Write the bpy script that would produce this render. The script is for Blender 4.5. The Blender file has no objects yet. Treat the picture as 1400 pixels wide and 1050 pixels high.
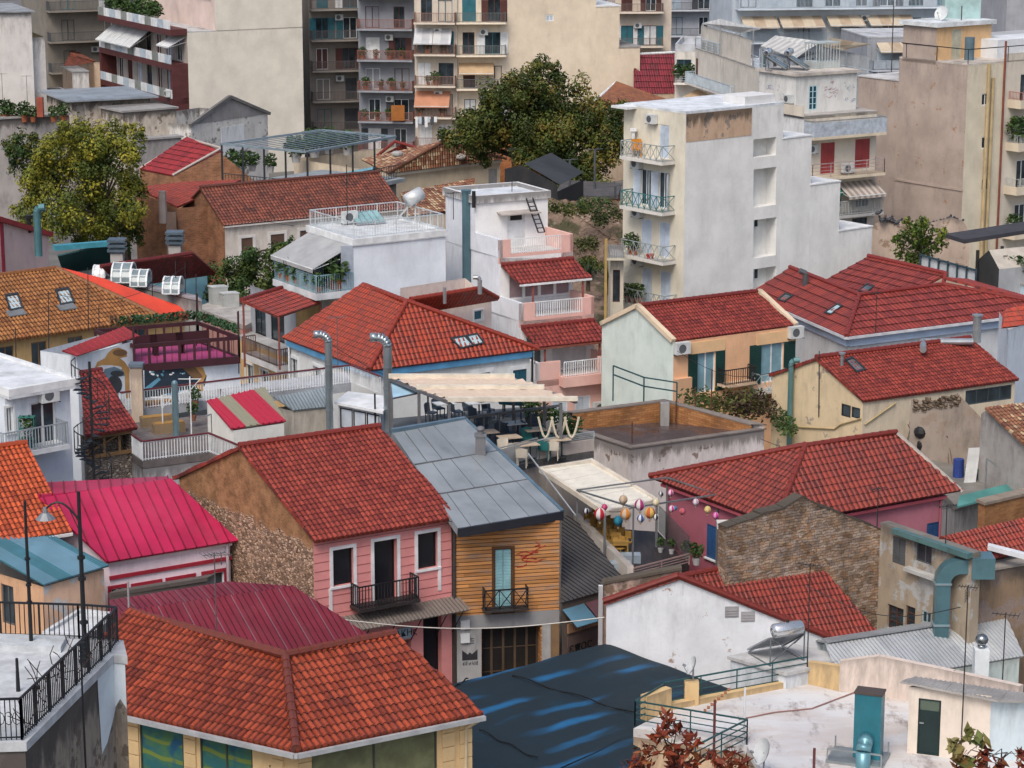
import bpy,bmesh,math,random
from mathutils import Vector as V
from math import sin,cos,pi,radians as R
random.seed(7)
S=bpy.context.scene
COL=S.collection
# camera, sky, sun, exposure
CAMZ,FPX,PITCH=33.0,3350.0,R(13)
cam=bpy.data.cameras.new('camera');co=bpy.data.objects.new('camera',cam);COL.objects.link(co)
co.location=(0,0,CAMZ);co.rotation_euler=(R(90)-PITCH,0,0)
cam.sensor_width=36;cam.lens=FPX/1400*36;cam.clip_end=6000;cam.clip_start=1
S.camera=co
W=bpy.data.worlds.new('World');S.world=W;W.use_nodes=True
nt=W.node_tree;sk=nt.nodes.new('ShaderNodeTexSky');sk.sky_type='NISHITA';sk.sun_disc=False
SUN_EL,SUN_AZ=R(52),R(200)
sk.sun_elevation=SUN_EL;sk.sun_rotation=SUN_AZ;sk.air_density=1.0;sk.dust_density=4.0;sk.ozone_density=.7
nt.links.new(sk.outputs[0],nt.nodes['Background'].inputs[0]);nt.nodes['Background'].inputs[1].default_value=0.14
sl=bpy.data.lights.new('sun','SUN');sl.energy=1.5;sl.angle=R(25);sl.color=(1,.955,.89)
so=bpy.data.objects.new('sun',sl);COL.objects.link(so)
sd=V((sin(SUN_AZ)*cos(SUN_EL),cos(SUN_AZ)*cos(SUN_EL),sin(SUN_EL)))
so.rotation_euler=(-sd).to_track_quat('-Z','Y').to_euler();so.location=sd*200
S.view_settings.view_transform='Standard';S.view_settings.look='None'
S.view_settings.exposure=0.15;S.view_settings.gamma=1
S.cycles.max_bounces=5;S.cycles.diffuse_bounces=3;S.cycles.glossy_bounces=2;S.cycles.transparent_max_bounces=6
S.cycles.use_adaptive_sampling=True;S.cycles.adaptive_threshold=0.02
# survey: where a sight line meets the place
O3=V((0,0,CAMZ))
def ray(x,y):
 a,b=x-700,525-y
 return V((a,FPX*cos(PITCH)+b*sin(PITCH),-FPX*sin(PITCH)+b*cos(PITCH)))
def G(x,y,z):
 d=ray(x,y);return O3+d*((z-CAMZ)/d.z)
def D(x,y,Y):
 d=ray(x,y);return O3+d*(Y/d.y)
def ON(A,B,x,y,off=0):
 n=V(((B-A).y,-(B-A).x,0)).normalized();d=ray(x,y)
 return O3+d*((A+n*off-O3).dot(n)/d.dot(n))
def FLAT(p,z):return V((p.x,p.y,z))
def PL(p0,p1,p2,x,y):
 n=(p1-p0).cross(p2-p0);d=ray(x,y);return O3+d*((p0-O3).dot(n)/d.dot(n))
# materials
MATS={}
class N:
 def __init__(s,name):
  s.m=bpy.data.materials.new(name);s.m.use_nodes=True;s.t=s.m.node_tree
  s.b=s.t.nodes['Principled BSDF']
 def n(s,kind,**kw):
  x=s.t.nodes.new('ShaderNode'+kind)
  for k,v in kw.items():
   if k[0]=='_':setattr(x,k[1:],v)
   else:s.put(x,k.replace('_',' '),v)
  return x
 def put(s,x,k,v):
  i=x.inputs[int(k[1:])]if k[0]=='i' and k[1:].isdigit()else x.inputs[k]
  if isinstance(v,bpy.types.NodeSocket):s.t.links.new(v,i)
  elif isinstance(v,bpy.types.Node):s.t.links.new(v.outputs[0],i)
  else:i.default_value=v
 def uv(s):return s.n('UVMap').outputs[0]
 def obj(s):return s.n('TexCoord').outputs['Object']
 def sc(s,vec,k):
  return s.n('VectorMath',_operation='MULTIPLY',i0=vec,i1=k).outputs[0]
 def noise(s,vec,scale,detail=3,rough=.6):
  return s.n('TexNoise',Vector=vec,Scale=scale,Detail=detail,Roughness=rough).outputs[0]
 def ramp(s,f,a,b,x=0.,y=1.):
  return s.n('MapRange',_interpolation_type='SMOOTHSTEP',i0=f,i1=a,i2=b,i3=x,i4=y).outputs[0]
 def mix(s,f,a,b,mode='MIX'):
  x=s.n('Mix',_data_type='RGBA',_blend_type=mode);s.put(x,'i0',f)
  s.put(x,'i6',a if not isinstance(a,tuple)else c4(a));s.put(x,'i7',b if not isinstance(b,tuple)else c4(b))
  return x.outputs[2]
 def math(s,op,a,b=0.):
  return s.n('Math',_operation=op,i0=a,i1=b).outputs[0]
 def hsv(s,col,v,sat=1.,hue=.5):
  return s.n('HueSaturation',Color=col,Value=v,Saturation=sat,Hue=hue).outputs[0]
 def bump(s,h,dist=.02,strength=.6):
  s.put(s.b,'Normal',s.n('Bump',Height=h,Distance=dist,Strength=strength).outputs[0])
 def fin(s,col,rough=.85,metal=0.,spec=.3):
  s.put(s.b,'Base Color',col if not isinstance(col,tuple)else c4(col))
  s.put(s.b,'Roughness',rough);s.put(s.b,'Metallic',metal);s.put(s.b,'Specular IOR Level',spec)
  return s.m
def c4(c):return(c[0],c[1],c[2],1.)
def srgb(h):
 f=lambda v:v/12.92 if v<=.04045 else((v+.055)/1.055)**2.4
 return tuple(f(int(h[i:i+2],16)/255)for i in(0,2,4))
def cached(fn):
 def g(*a,**k):
  key=(fn.__name__,a,tuple(sorted(k.items())))
  if key not in MATS:MATS[key]=fn(*a,**k)
  return MATS[key]
 return g
@cached
def plaster(col,dirt=.35,streak=.6,patch=0.,patchcol=(.3,.2,.13),top=2.2,seed=0.,dark=(.09,.08,.075)):
 """painted render: blotches, soot running down from the top edge (v = metres below it), flaked patches"""
 if max(col)>.5:col=tuple(min(.86,x*1.17)for x in col)
 n=N('plaster');uv=n.n('VectorMath',_operation='ADD',i0=n.uv(),i1=(seed*17.3,0,0)).outputs[0]
 big=n.noise(uv,.45,4);fine=n.noise(uv,6.,5,.7)
 c=n.hsv(c4(col),n.ramp(big,.25,.75,.87 if max(col)>.5 else.8,1.08))
 c=n.mix(n.ramp(fine,.45,.8,0.,.22),c,n.hsv(c,.72))
 if patch:
  pm=n.ramp(n.noise(uv,.8,6,.65),.62-patch*.25,.66-patch*.25)
  c=n.mix(pm,c,n.mix(n.noise(uv,9.,4),patchcol,tuple(x*.55 for x in patchcol)))
 gr=n.ramp(n.noise(n.sc(uv,(1.,.35,1.)),1.1,6,.7),.46,.8,0.,dirt)
 c=n.mix(gr,c,n.mix(.5,dark,tuple(x*.35 for x in col)))
 v=n.n('SeparateXYZ',i0=n.uv()).outputs[1]
 st=n.ramp(n.noise(n.sc(uv,(1.7,.3,1.)),1.1,6,.75),.42,.78)
 fall=n.ramp(v,-top,-.02)
 edge=n.ramp(n.math('ADD',v,n.math('MULTIPLY',n.noise(n.sc(uv,(2.2,.4,1.)),1.,4,.7),.3+streak*streak*1.3)),0.,.3+.25*streak)
 st=n.math('MULTIPLY',n.math('MAXIMUM',n.math('MULTIPLY',st,fall),n.math('MULTIPLY',edge,.75)),streak)
 c=n.mix(st,c,dark)
 n.bump(n.noise(uv,14.,5,.7),.012,.5)
 return n.fin(c,.92,spec=.15)
@cached
def tilemat(a,b,grime=.35,pale=0.,seed=0.):
 """clay roof tile: a = main colour, b = the odd tile; UV counts tiles"""
 n=N('roof_tile');uv=n.uv()
 cell=n.n('VectorMath',_operation='FLOOR',i0=uv).outputs[0]
 wn=n.n('TexWhiteNoise',_noise_dimensions='2D',Vector=cell)
 w2=n.n('TexWhiteNoise',_noise_dimensions='2D',Vector=n.n('VectorMath',_operation='ADD',i0=cell,i1=(31.7+seed,11.1,0)).outputs[0])
 c=n.mix(n.math('MULTIPLY',n.ramp(wn.outputs[0],.2,1.),n.ramp(n.noise(n.sc(uv,(.11,.17,1)),1.,4),.3,.65)),a,b)
 c=n.hsv(c,n.ramp(w2.outputs[0],0.,1.,.8,1.16))
 if pale:
  c=n.mix(n.ramp(w2.outputs[0],1-pale,1.02-pale),c,(.5,.36,.22))
 g=n.ramp(n.noise(n.sc(uv,(.16,.26,1)),1.2,6,.7),.42,.78,0.,grime)
 c=n.mix(g,c,(.05,.035,.03))
 fr=n.n('SeparateXYZ',i0=n.n('VectorMath',_operation='FRACTION',i0=uv).outputs[0])
 c=n.mix(n.ramp(fr.outputs[1],.72,1.,0.,.55),c,(.045,.02,.018))  # grime plus the shadow line under the next course, painted in
 vy=n.math('MULTIPLY',n.ramp(fr.outputs[0],.56,.74,0.,.72),n.ramp(fr.outputs[0],.9,1.01,1.,.3))
 c=n.mix(vy,c,(.04,.018,.016))  # gap shading in the valleys between tiles, put into the colour
 n.bump(n.noise(uv,5.,4),.01,.4)
 return n.fin(c,n.ramp(w2.outputs[0],0,1,.42,.7),spec=.4)
@cached
def sheet(col,rough=.5,metal=0.,wear=.3,alt=None,altw=4.,seam=None):
 """painted or bare sheet metal; UV in ribs along u"""
 n=N('sheet_metal');uv=n.uv()
 c=c4(col)
 if alt:
  u=n.n('SeparateXYZ',i0=uv).outputs[0]
  if altw<0:c=n.mix(n.ramp(n.math('FRACT',n.math('DIVIDE',u,-altw)),.1,.04),c,alt)
  else:
   wn=n.n('TexWhiteNoise',_noise_dimensions='1D',W=n.math('FLOOR',n.math('DIVIDE',u,altw)))
   c=n.mix(n.ramp(wn.outputs[0],.35,.7),c,alt)
 if seam:
  f=n.math('FRACT',n.n('SeparateXYZ',i0=uv).outputs[0]);c=n.mix(n.ramp(f,.11,.17,.8,0.),c,seam)  # seam shading painted as a dark line along each rib
 o=n.obj()
 c=n.hsv(c,n.ramp(n.noise(o,.5,4),.3,.7,.8,1.15))
 c=n.mix(n.ramp(n.noise(o,.3,5,.7),.45,.7,0.,.22),c,tuple(min(.8,x*1.25+.07)for x in col))
 c=n.mix(n.ramp(n.noise(n.sc(uv,(.9,.25,1)),1.,5,.7),.5,.8,0.,wear),c,(.06,.05,.045))
 n.bump(n.noise(o,1.2,3),.02,.3)
 return n.fin(c,rough,metal,.5)
@cached
def paint(col,rough=.55,metal=0.,var=.15,spec=.4):
 n=N('paint');o=n.obj()
 c=n.hsv(c4(col),n.ramp(n.noise(o,1.3,4),.3,.7,1-var,1+var))
 c=n.mix(n.ramp(n.noise(o,7.,5,.7),.55,.8,0.,.3),c,n.hsv(c,.55))
 return n.fin(c,rough,metal,spec)
@cached
def rubble(a,b,joint,scale=3.2,dirt=.3):
 n=N('rubble_stone');uv=n.uv()
 wv=n.n('VectorMath',_operation='ADD',i0=n.sc(uv,(1,1.5,1)),i1=n.sc(n.n('TexNoise',Vector=uv,Scale=2.).outputs[1],(.25,.25,0))).outputs[0]
 v=n.n('TexVoronoi',Vector=wv,Scale=scale);e=n.n('TexVoronoi',_feature='DISTANCE_TO_EDGE',Vector=wv,Scale=scale)
 sx=n.n('SeparateColor',i0=v.outputs[1])
 c=n.mix(sx.outputs[0],a,b);c=n.hsv(c,n.ramp(sx.outputs[1],0,1,.6,1.25))
 c=n.hsv(c,n.ramp(n.noise(uv,1.3,5,.7),.3,.7,.7,1.2))
 c=n.mix(n.ramp(e.outputs[0],.03,.12,1.,0.),c,joint)
 c=n.mix(n.ramp(n.noise(uv,.6,5,.7),.45,.75,0.,dirt),c,(.07,.055,.045))
 v2=n.n('SeparateXYZ',i0=uv).outputs[1]
 c=n.mix(n.math('MULTIPLY',n.ramp(v2,-1.2,0.),.45),c,(.05,.04,.035))
 n.bump(n.ramp(e.outputs[0],0,.25),.06,.9)
 return n.fin(c,.95,spec=.1)
@cached
def masonry(a,b,joint,scale=1.,dirt=.4):
 n=N('coursed_rubble');uv=n.uv()
 wv=n.n('VectorMath',_operation='ADD',i0=uv,i1=n.sc(n.n('TexNoise',Vector=uv,Scale=3.5,Detail=2.).outputs[1],(.22,.16,0))).outputs[0]
 t=n.n('TexBrick',Vector=wv,Color1=c4(a),Color2=c4(b),Mortar=c4(joint),Scale=scale);t.inputs['Mortar Size'].default_value=.016;t.inputs['Mortar Smooth'].default_value=.5;t.inputs['Brick Width'].default_value=.3;t.inputs['Row Height'].default_value=.15;t.offset_frequency=2;t.squash=1.6;t.squash_frequency=3
 v=n.n('TexVoronoi',Vector=n.sc(wv,(1.,1.9,1)),Scale=3.6);sx=n.n('SeparateColor',i0=v.outputs[1])
 c=n.hsv(t.outputs[0],n.ramp(sx.outputs[0],0,1,.65,1.15),n.ramp(sx.outputs[1],0,1,.6,1.0))
 c=n.hsv(c,n.ramp(n.noise(uv,1.1,6,.7),.3,.7,.65,1.25));c=n.mix(n.ramp(n.noise(uv,.5,6,.7),.45,.75,0.,dirt),c,(.06,.045,.035))
 c=n.mix(n.math('MULTIPLY',n.ramp(n.n('SeparateXYZ',i0=uv).outputs[1],-1.,0.),.55),c,(.04,.032,.028));n.bump(n.mix(.5,n.mix(t.outputs[1],(1,1,1),(0,0,0)),n.noise(uv,9.,5,.7)),.06,.9)
 return n.fin(c,.95,spec=.1)
@cached
def brickmat(a,b,mortar,scale=4.,dirt=.35):
 n=N('brick');uv=n.uv()
 t=n.n('TexBrick',Vector=uv,Color1=c4(a),Color2=c4(b),Mortar=c4(mortar),Scale=scale)
 t.inputs['Mortar Size'].default_value=.018;t.inputs['Brick Width'].default_value=.9;t.inputs['Row Height'].default_value=.32
 c=n.hsv(t.outputs[0],n.ramp(n.noise(uv,.9,5),.3,.7,.7,1.2))
 c=n.mix(n.ramp(n.noise(uv,.5,6,.7),.47,.75,0.,dirt),c,(.08,.055,.045))
 n.bump(t.outputs[1],.01,-.6)
 return n.fin(c,.95,spec=.1)
@cached
def plank(a,b,h=.16):
 n=N('planks');uv=n.uv();xy=n.n('SeparateXYZ',i0=uv)
 row=n.math('DIVIDE',xy.outputs[1],h)
 r=n.math('FLOOR',row)
 seg=n.math('FLOOR',n.math('ADD',n.math('DIVIDE',xy.outputs[0],1.7),n.math('MULTIPLY',r,.37)))
 wn=n.n('TexWhiteNoise',_noise_dimensions='2D',Vector=n.n('CombineXYZ',i0=r,i1=seg).outputs[0])
 c=n.mix(n.ramp(n.noise(n.sc(uv,(.5,5.,1)),1.4,5),.35,.7),a,b)
 c=n.hsv(c,n.ramp(wn.outputs[0],0,1,.78,1.18))
 fr=n.math('FRACT',row)
 c=n.mix(n.ramp(fr,.02,.3,.95,0.),c,(.03,.018,.012))
 c=n.mix(n.ramp(n.noise(n.sc(uv,(.3,1.6,1)),2.,6,.7),.46,.68,0.,.7),c,(.34,.26,.21))
 n.bump(n.ramp(fr,0.,.15),.02,.8)
 return n.fin(c,.8,spec=.2)
@cached
def glass(col=(.03,.045,.055),rough=.12):
 n=N('window_glass');o=n.obj()
 c=n.hsv(c4(col),n.ramp(n.noise(o,.9,2),.3,.7,.5,1.6))
 return n.fin(c,rough,0.,.6)
@cached
def concrete(col,stain=.6,scale=.35,wet=0.,dark=(.06,.055,.05)):
 n=N('concrete');o=n.obj()
 c=n.hsv(c4(col),n.ramp(n.noise(o,scale*3,5,.65),.3,.7,.78,1.15))
 g=n.noise(o,scale,6,.7)
 c=n.mix(n.ramp(g,.5,.72,0.,stain),c,dark)
 c=n.mix(n.ramp(n.noise(o,9.,4),.55,.8,0.,.3),c,n.hsv(c,.6))
 n.bump(n.noise(o,20.,4),.01,.4)
 r=n.ramp(n.noise(o,scale*1.3,3),.42,.58,.85,.85-wet)
 return n.fin(c,r,spec=.35)
@cached
def cloth(col,col2=None,w=.3,rough=.9,axis=0):
 n=N('cloth');uv=n.uv();c=c4(col)
 if col2:
  f=n.math('FRACT',n.math('DIVIDE',n.n('SeparateXYZ',i0=uv).outputs[axis],w))
  c=n.mix(n.ramp(f,.47,.53),col,col2)
 c=n.hsv(c,n.ramp(n.noise(uv,.8,4),.3,.7,.85,1.1))
 return n.fin(c,rough,spec=.15)
@cached
def leafmat(a,b,c_,rough=.6):
 n=N('leaf');o=n.obj()
 i=n.n('TexWhiteNoise',_noise_dimensions='3D',Vector=n.n('VectorMath',_operation='FLOOR',i0=n.sc(o,(2.2,2.2,2.2))).outputs[0])
 c=n.mix(n.ramp(n.noise(o,.45,3),.35,.65),a,b)
 c=n.mix(n.ramp(i.outputs[0],.55,1.,0.,.8),c,c_)
 n.put(n.b,'Transmission Weight',0.)
 return n.fin(c,rough,spec=.25)
# mesh builder
class M:
 def __init__(s):s.v=[];s.f=[];s.uv=[];s.mi=[];s.cur=0;s.mats=[]
 def use(s,m):
  if m not in s.mats:s.mats.append(m)
  s.cur=s.mats.index(m);return s
 def poly(s,pts,uv=None):
  i=len(s.v);s.v+=[V(p)for p in pts];s.f.append(list(range(i,i+len(pts))));s.mi.append(s.cur)
  if uv is None:
   a=V(pts[1])-V(pts[0])
   if a.length<1e-6:a=V((1,0,0))
   a.normalize();nn=(V(pts[1])-V(pts[0])).cross(V(pts[-1])-V(pts[0]))
   if nn.length<1e-9:nn=V((0,0,1))
   b=nn.normalized().cross(a);p0=V(pts[0])
   uv=[((V(p)-p0).dot(a),(V(p)-p0).dot(b)-3)for p in pts]
  s.uv+=uv;return s
 def obox(s,o,a,b,c):
  o,a,b,c=V(o),V(a),V(b),V(c)
  if a.cross(b).dot(c)<0:a,b=b,a
  s.poly([o,o+b,o+a+b,o+a]);s.poly([o+c,o+a+c,o+a+b+c,o+b+c])
  s.poly([o,o+a,o+a+c,o+c]);s.poly([o+a,o+a+b,o+a+b+c,o+a+c])
  s.poly([o+a+b,o+b,o+b+c,o+a+b+c]);s.poly([o+b,o,o+c,o+b+c]);return s
 def box(s,x0,y0,z0,x1,y1,z1):return s.obox((x0,y0,z0),(x1-x0,0,0),(0,y1-y0,0),(0,0,z1-z0))
 def bar(s,p,q,w=.04,h=None):
  p,q=V(p),V(q);h=h or w;d=(q-p)
  if d.length<1e-5:return s
  up=V((0,0,1))if abs(d.normalized().z)<.95 else V((1,0,0))
  a=d.cross(up).normalized();b=a.cross(d).normalized()
  return s.obox(p-a*w/2-b*h/2,a*w,b*h,d)
 def cyl(s,p,q,r,r2=None,n=8,cap=True):
  p,q=V(p),V(q);r2=r if r2 is None else r2;d=(q-p).normalized()
  up=V((0,0,1))if abs(d.z)<.95 else V((1,0,0));a=d.cross(up).normalized();b=d.cross(a)
  A=[p+(a*cos(2*pi*i/n)+b*sin(2*pi*i/n))*r for i in range(n)]
  B=[q+(a*cos(2*pi*i/n)+b*sin(2*pi*i/n))*r2 for i in range(n)]
  for i in range(n):
   j=(i+1)%n;s.poly([A[i],A[j],B[j],B[i]])
  if cap:s.poly(A[::-1]);s.poly(B)
  return s
 def tube(s,pts,r,n=8):
  for i in range(len(pts)-1):s.cyl(pts[i],pts[i+1],r,r,n)
  return s
 def ball(s,c,rx,rz=None,n=10,m=6,shape=None):
  c=V(c);rz=rz or rx;rows=[]
  for j in range(m+1):
   t=pi*j/m;k=shape(t)if shape else 1
   rows.append([c+V((cos(2*pi*i/n)*sin(t)*rx*k,sin(2*pi*i/n)*sin(t)*rx*k,cos(t)*rz))for i in range(n)])
  for j in range(m):
   for i in range(n):
    k=(i+1)%n;u0,u1=i/n,(i+1)/n
    s.poly([rows[j+1][i],rows[j+1][k],rows[j][k],rows[j][i]],[(u0,(j+1)/m),(u1,(j+1)/m),(u1,j/m),(u0,j/m)])
  return s
 def build(s,name,mat=None,parent=None,smooth=False,origin=None):
  me=bpy.data.meshes.new(name);o=origin
  if o is None:
   o=root_loc(parent)if parent else V((0,0,0))
   if parent is None and s.v:
    o=V((sum(p.x for p in s.v)/len(s.v),sum(p.y for p in s.v)/len(s.v),min(p.z for p in s.v)))
  me.from_pydata([tuple(p-o)for p in s.v],[],s.f)
  ul=me.uv_layers.new(name='UVMap')
  flat=[c for t in s.uv for c in t[:2]]
  ul.data.foreach_set('uv',flat)
  ms=s.mats or[mat]
  for m in ms:me.materials.append(m)
  if len(ms)>1:me.polygons.foreach_set('material_index',s.mi)
  if smooth:
   me.polygons.foreach_set('use_smooth',[True]*len(s.f))
  me.update()
  ob=bpy.data.objects.new(name,me);COL.objects.link(ob)
  if parent:ob.parent=parent
  else:ob.location=o
  if smooth:
   bm=bmesh.new();bm.from_mesh(me);bmesh.ops.remove_doubles(bm,verts=bm.verts,dist=1e-4);bm.to_mesh(me);bm.free()
  return ob
def root_loc(o):
 while o.parent:o=o.parent
 return V(o.location)
def tag(o,label,cat,group=None,kind=None):
 if label:o['label']=label
 if cat:o['category']=cat
 if group:o['group']=group
 if kind:o['kind']=kind
 return o
def empty(name,loc,label,cat,group=None):
 o=bpy.data.objects.new(name,None);COL.objects.link(o);o.location=loc;o.empty_display_size=.5
 return tag(o,label,cat,group)
KIDS={}
def dup(o,loc,rz=None,label=None,parent=None):
 kids=[k for k in COL.objects if k.parent==o]if o.name not in KIDS else KIDS[o.name]
 KIDS[o.name]=kids
 c=o.copy();COL.objects.link(c)
 if parent:c.parent=parent
 else:
  c.location=loc
  if rz is not None:c.rotation_euler=(0,0,rz)
  if label:c['label']=label
 for k in kids:dup(k,None,parent=c)
 return c
# roof sheets with real tiles / ribs
def slope_mesh(polys,w,l,amp,step,kind='tile',thick=.1,sub=6):
 """polys: lists of 3D points, the first two being the eave, seen from outside left to right"""
 vs,fs,uvs=[],[],[]
 for poly in polys:
  P=[V(p)for p in poly];o=P[0];ux=(P[1]-P[0]).normalized()
  nn=V((0,0,0))
  for i in range(1,len(P)-1):nn+=(P[i]-P[0]).cross(P[i+1]-P[0])
  nn.normalize()
  if nn.z<0:nn=-nn
  vy=nn.cross(ux).normalized()
  q=[((p-o).dot(ux),(p-o).dot(vy))for p in P]
  if sum(q[i][0]*q[(i+1)%len(q)][1]-q[(i+1)%len(q)][0]*q[i][1]for i in range(len(q)))<0:
   q=q[::-1]
  u0,u1=min(a for a,b in q),max(a for a,b in q);v0,v1=min(b for a,b in q),max(b for a,b in q)
  bm=bmesh.new();us=[]
  nu0,nu1=math.floor(u0/w),math.ceil(u1/w)
  if kind=='tile':prof=[(0,0),(.07,.55),(.2,.93),(.33,1.),(.46,.93),(.6,.55),(.68,0.)][:sub+1]
  elif kind=='corr':prof=[(0,0),(.25,.5),(.5,1),(.75,.5)]
  elif kind=='seam':prof=[(0,0),(.02,1),(.09,1),(.11,0)]
  elif kind=='trap':prof=[(0,0),(.06,1),(.3,1),(.36,0)]
  else:prof=[(0,0)]
  for k in range(nu0,nu1+1):
   for a,h in prof:us.append((w*(k+a),h*amp))
  rows=[]
  if kind=='tile':
   for k in range(math.floor(v0/l),math.ceil(v1/l)+1):
    rows+=[(k*l,step),((k+.985)*l,0.)]
  else:rows=[(v0-.01,0),(v1+.01,0)]
  if kind=='tile':
   jit={}
   grid=[]
   for(v,h)in rows:
    kv=round(v/l-.3)
    grid.append([bm.verts.new((u,v,hh+h+random.Random(int(u/w+.01)*7919+kv*104729).uniform(-.009,.009)))for u,hh in us])
  else:grid=[[bm.verts.new((u,v,hh+h))for u,hh in us]for v,h in rows]
  for j in range(len(rows)-1):
   for i in range(len(us)-1):
    bm.faces.new((grid[j][i],grid[j][i+1],grid[j+1][i+1],grid[j+1][i]))
  for i in range(len(q)):
   (ax,ay),(bx,by)=q[i],q[(i+1)%len(q)]
   if math.hypot(bx-ax,by-ay)<1e-4:continue
   g=bm.verts[:]+bm.edges[:]+bm.faces[:]
   bmesh.ops.bisect_plane(bm,geom=g,plane_co=(ax,ay,0),plane_no=(by-ay,-(bx-ax),0),clear_outer=True,dist=1e-5)
  bm.verts.index_update();base=len(vs)
  be=[e for e in bm.edges if len(e.link_faces)==1]
  for v in bm.verts:vs.append(o+ux*v.co.x+vy*v.co.y+nn*v.co.z)
  for f in bm.faces:
   fs.append([base+v.index for v in f.verts]);uvs+=[(v.co.x/w,v.co.y/l)for v in f.verts]
  for e in be:
   lp=e.link_loops[0];a,b=lp.vert,lp.link_loop_next.vert
   i=len(vs)
   for v,t in((a,0),(b,0),(b,1),(a,1)):
    vs.append(o+ux*v.co.x+vy*v.co.y+nn*(v.co.z if not t else-thick))
    uvs.append((v.co.x/w,v.co.y/l))
   fs.append([i+1,i,i+3,i+2])
  i=len(vs)
  vs+=[o+ux*a+vy*b-nn*thick for a,b in q[::-1]];uvs+=[(a/w,b/l)for a,b in q[::-1]]
  fs.append(list(range(i,i+len(q))))
  bm.free()
 m=M();m.v=vs;m.f=fs;m.uv=uvs;m.mi=[0]*len(fs)
 return m
def ridge_m(m,p,q,r=.13,seg=.4,lift=.03):
 p,q=V(p),V(q);L=(q-p).length;n=max(1,int(L/seg));d=(q-p)/n
 up=V((0,0,lift))
 for i in range(n):
  m.cyl(p+d*i+up,p+d*(i+1.08)+up,r*1.08,r*.9,8)
KINDS={'tile':(.2,.29,.05,.025),'big':(.215,.38,.065,.035),'corr':(.16,1.,.035,0),'fine':(.11,1.,.03,0),'seam':(.45,1.,.045,0),'flat':(1.,1.,0,0),'fine2':(.22,1.,.035,0),'trap':(.3,1.,.05,0),'wave':(.25,.31,.045,.025)}
class Bld:
 def __init__(s,name,label,cat,p,group=None):
  s.root=empty(name,(p[0],p[1],p[2]if len(p)>2 else 0),label,cat,group);s.walls=[];s.lab=label
 def wall(s,A,B,z0,z1,mat,top=None,name='wall'):
  w=Wall(s,V((A[0],A[1],0)),V((B[0],B[1],0)),z0,z1,mat,top,name);s.walls.append(w);return w
 def roof(s,polys,mat,kind='tile',ridges=(),name='roof',thick=.1,rr=.13,ridgemat=None,parent=None):
  w,l,amp,step=KINDS[kind]
  m=slope_mesh(polys,w,l,amp,step,{'big':'tile','wave':'tile','fine':'corr','fine2':'seam'}.get(kind,kind),thick)
  r=m.build(name,mat,parent or s.root);s.lastroof=r
  if ridges:
   k=M()
   for a,b in ridges:ridge_m(k,a,b,rr)
   k.build('ridge_cap',ridgemat or mat,r)
  return r
 def part(s,m,name,mat,parent=None,smooth=False):return m.build(name,mat,parent or s.root,smooth)
 def flat(s,poly,z,mat,para=.0,pt=.2,pmat=None,thick=.25,out=0.,name='roof'):
  """slab at z with an upstand of height para all round; poly counter-clockwise seen from above"""
  P=[V((p[0],p[1],0))for p in poly]
  if sum(P[i].x*P[(i+1)%len(P)].y-P[(i+1)%len(P)].x*P[i].y for i in range(len(P)))<0:P=P[::-1]
  if out:P=offset(P,-out)
  m=M();m.poly([FLAT(p,z)for p in P]);m.poly([FLAT(p,z-thick)for p in P[::-1]])
  for i in range(len(P)):
   a,b=P[i],P[(i+1)%len(P)];m.poly([FLAT(a,z-thick),FLAT(b,z-thick),FLAT(b,z),FLAT(a,z)])
  r=m.build(name,mat,s.root)
  if para:
   Q=offset(P,pt);m=M();P2=offset(P,-.004)
   L=0
   for i in range(len(P)):
    j=(i+1)%len(P);a,b,c,d=P2[i],P2[j],Q[j],Q[i];z2=z+para;zl=z-.2
    e=(b-a).length
    m.poly([FLAT(a,zl),FLAT(b,zl),FLAT(b,z2),FLAT(a,z2)],[(L,-para-.2),(L+e,-para-.2),(L+e,0),(L,0)])
    m.poly([FLAT(c,zl),FLAT(d,zl),FLAT(d,z2),FLAT(c,z2)],[(L,-para-.2),(L+e,-para-.2),(L+e,0),(L,0)])
    m.poly([FLAT(a,z2),FLAT(b,z2),FLAT(c,z2),FLAT(d,z2)]);L+=e
   m.build('parapet',pmat or mat,s.root)
  return r
 def done(s):
  for w in s.walls:w.build()
  return s
def offset(P,d):
 out=[]
 for i in range(len(P)):
  a,b,c=P[i-1],P[i],P[(i+1)%len(P)]
  e1=(b-a).normalized();e2=(c-b).normalized();n1=V((-e1.y,e1.x,0));n2=V((-e2.y,e2.x,0))
  t=n1+n2;k=t.dot(n1)
  out.append(b+t*(d/k if abs(k)>.2 else d))
 return out
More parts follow.
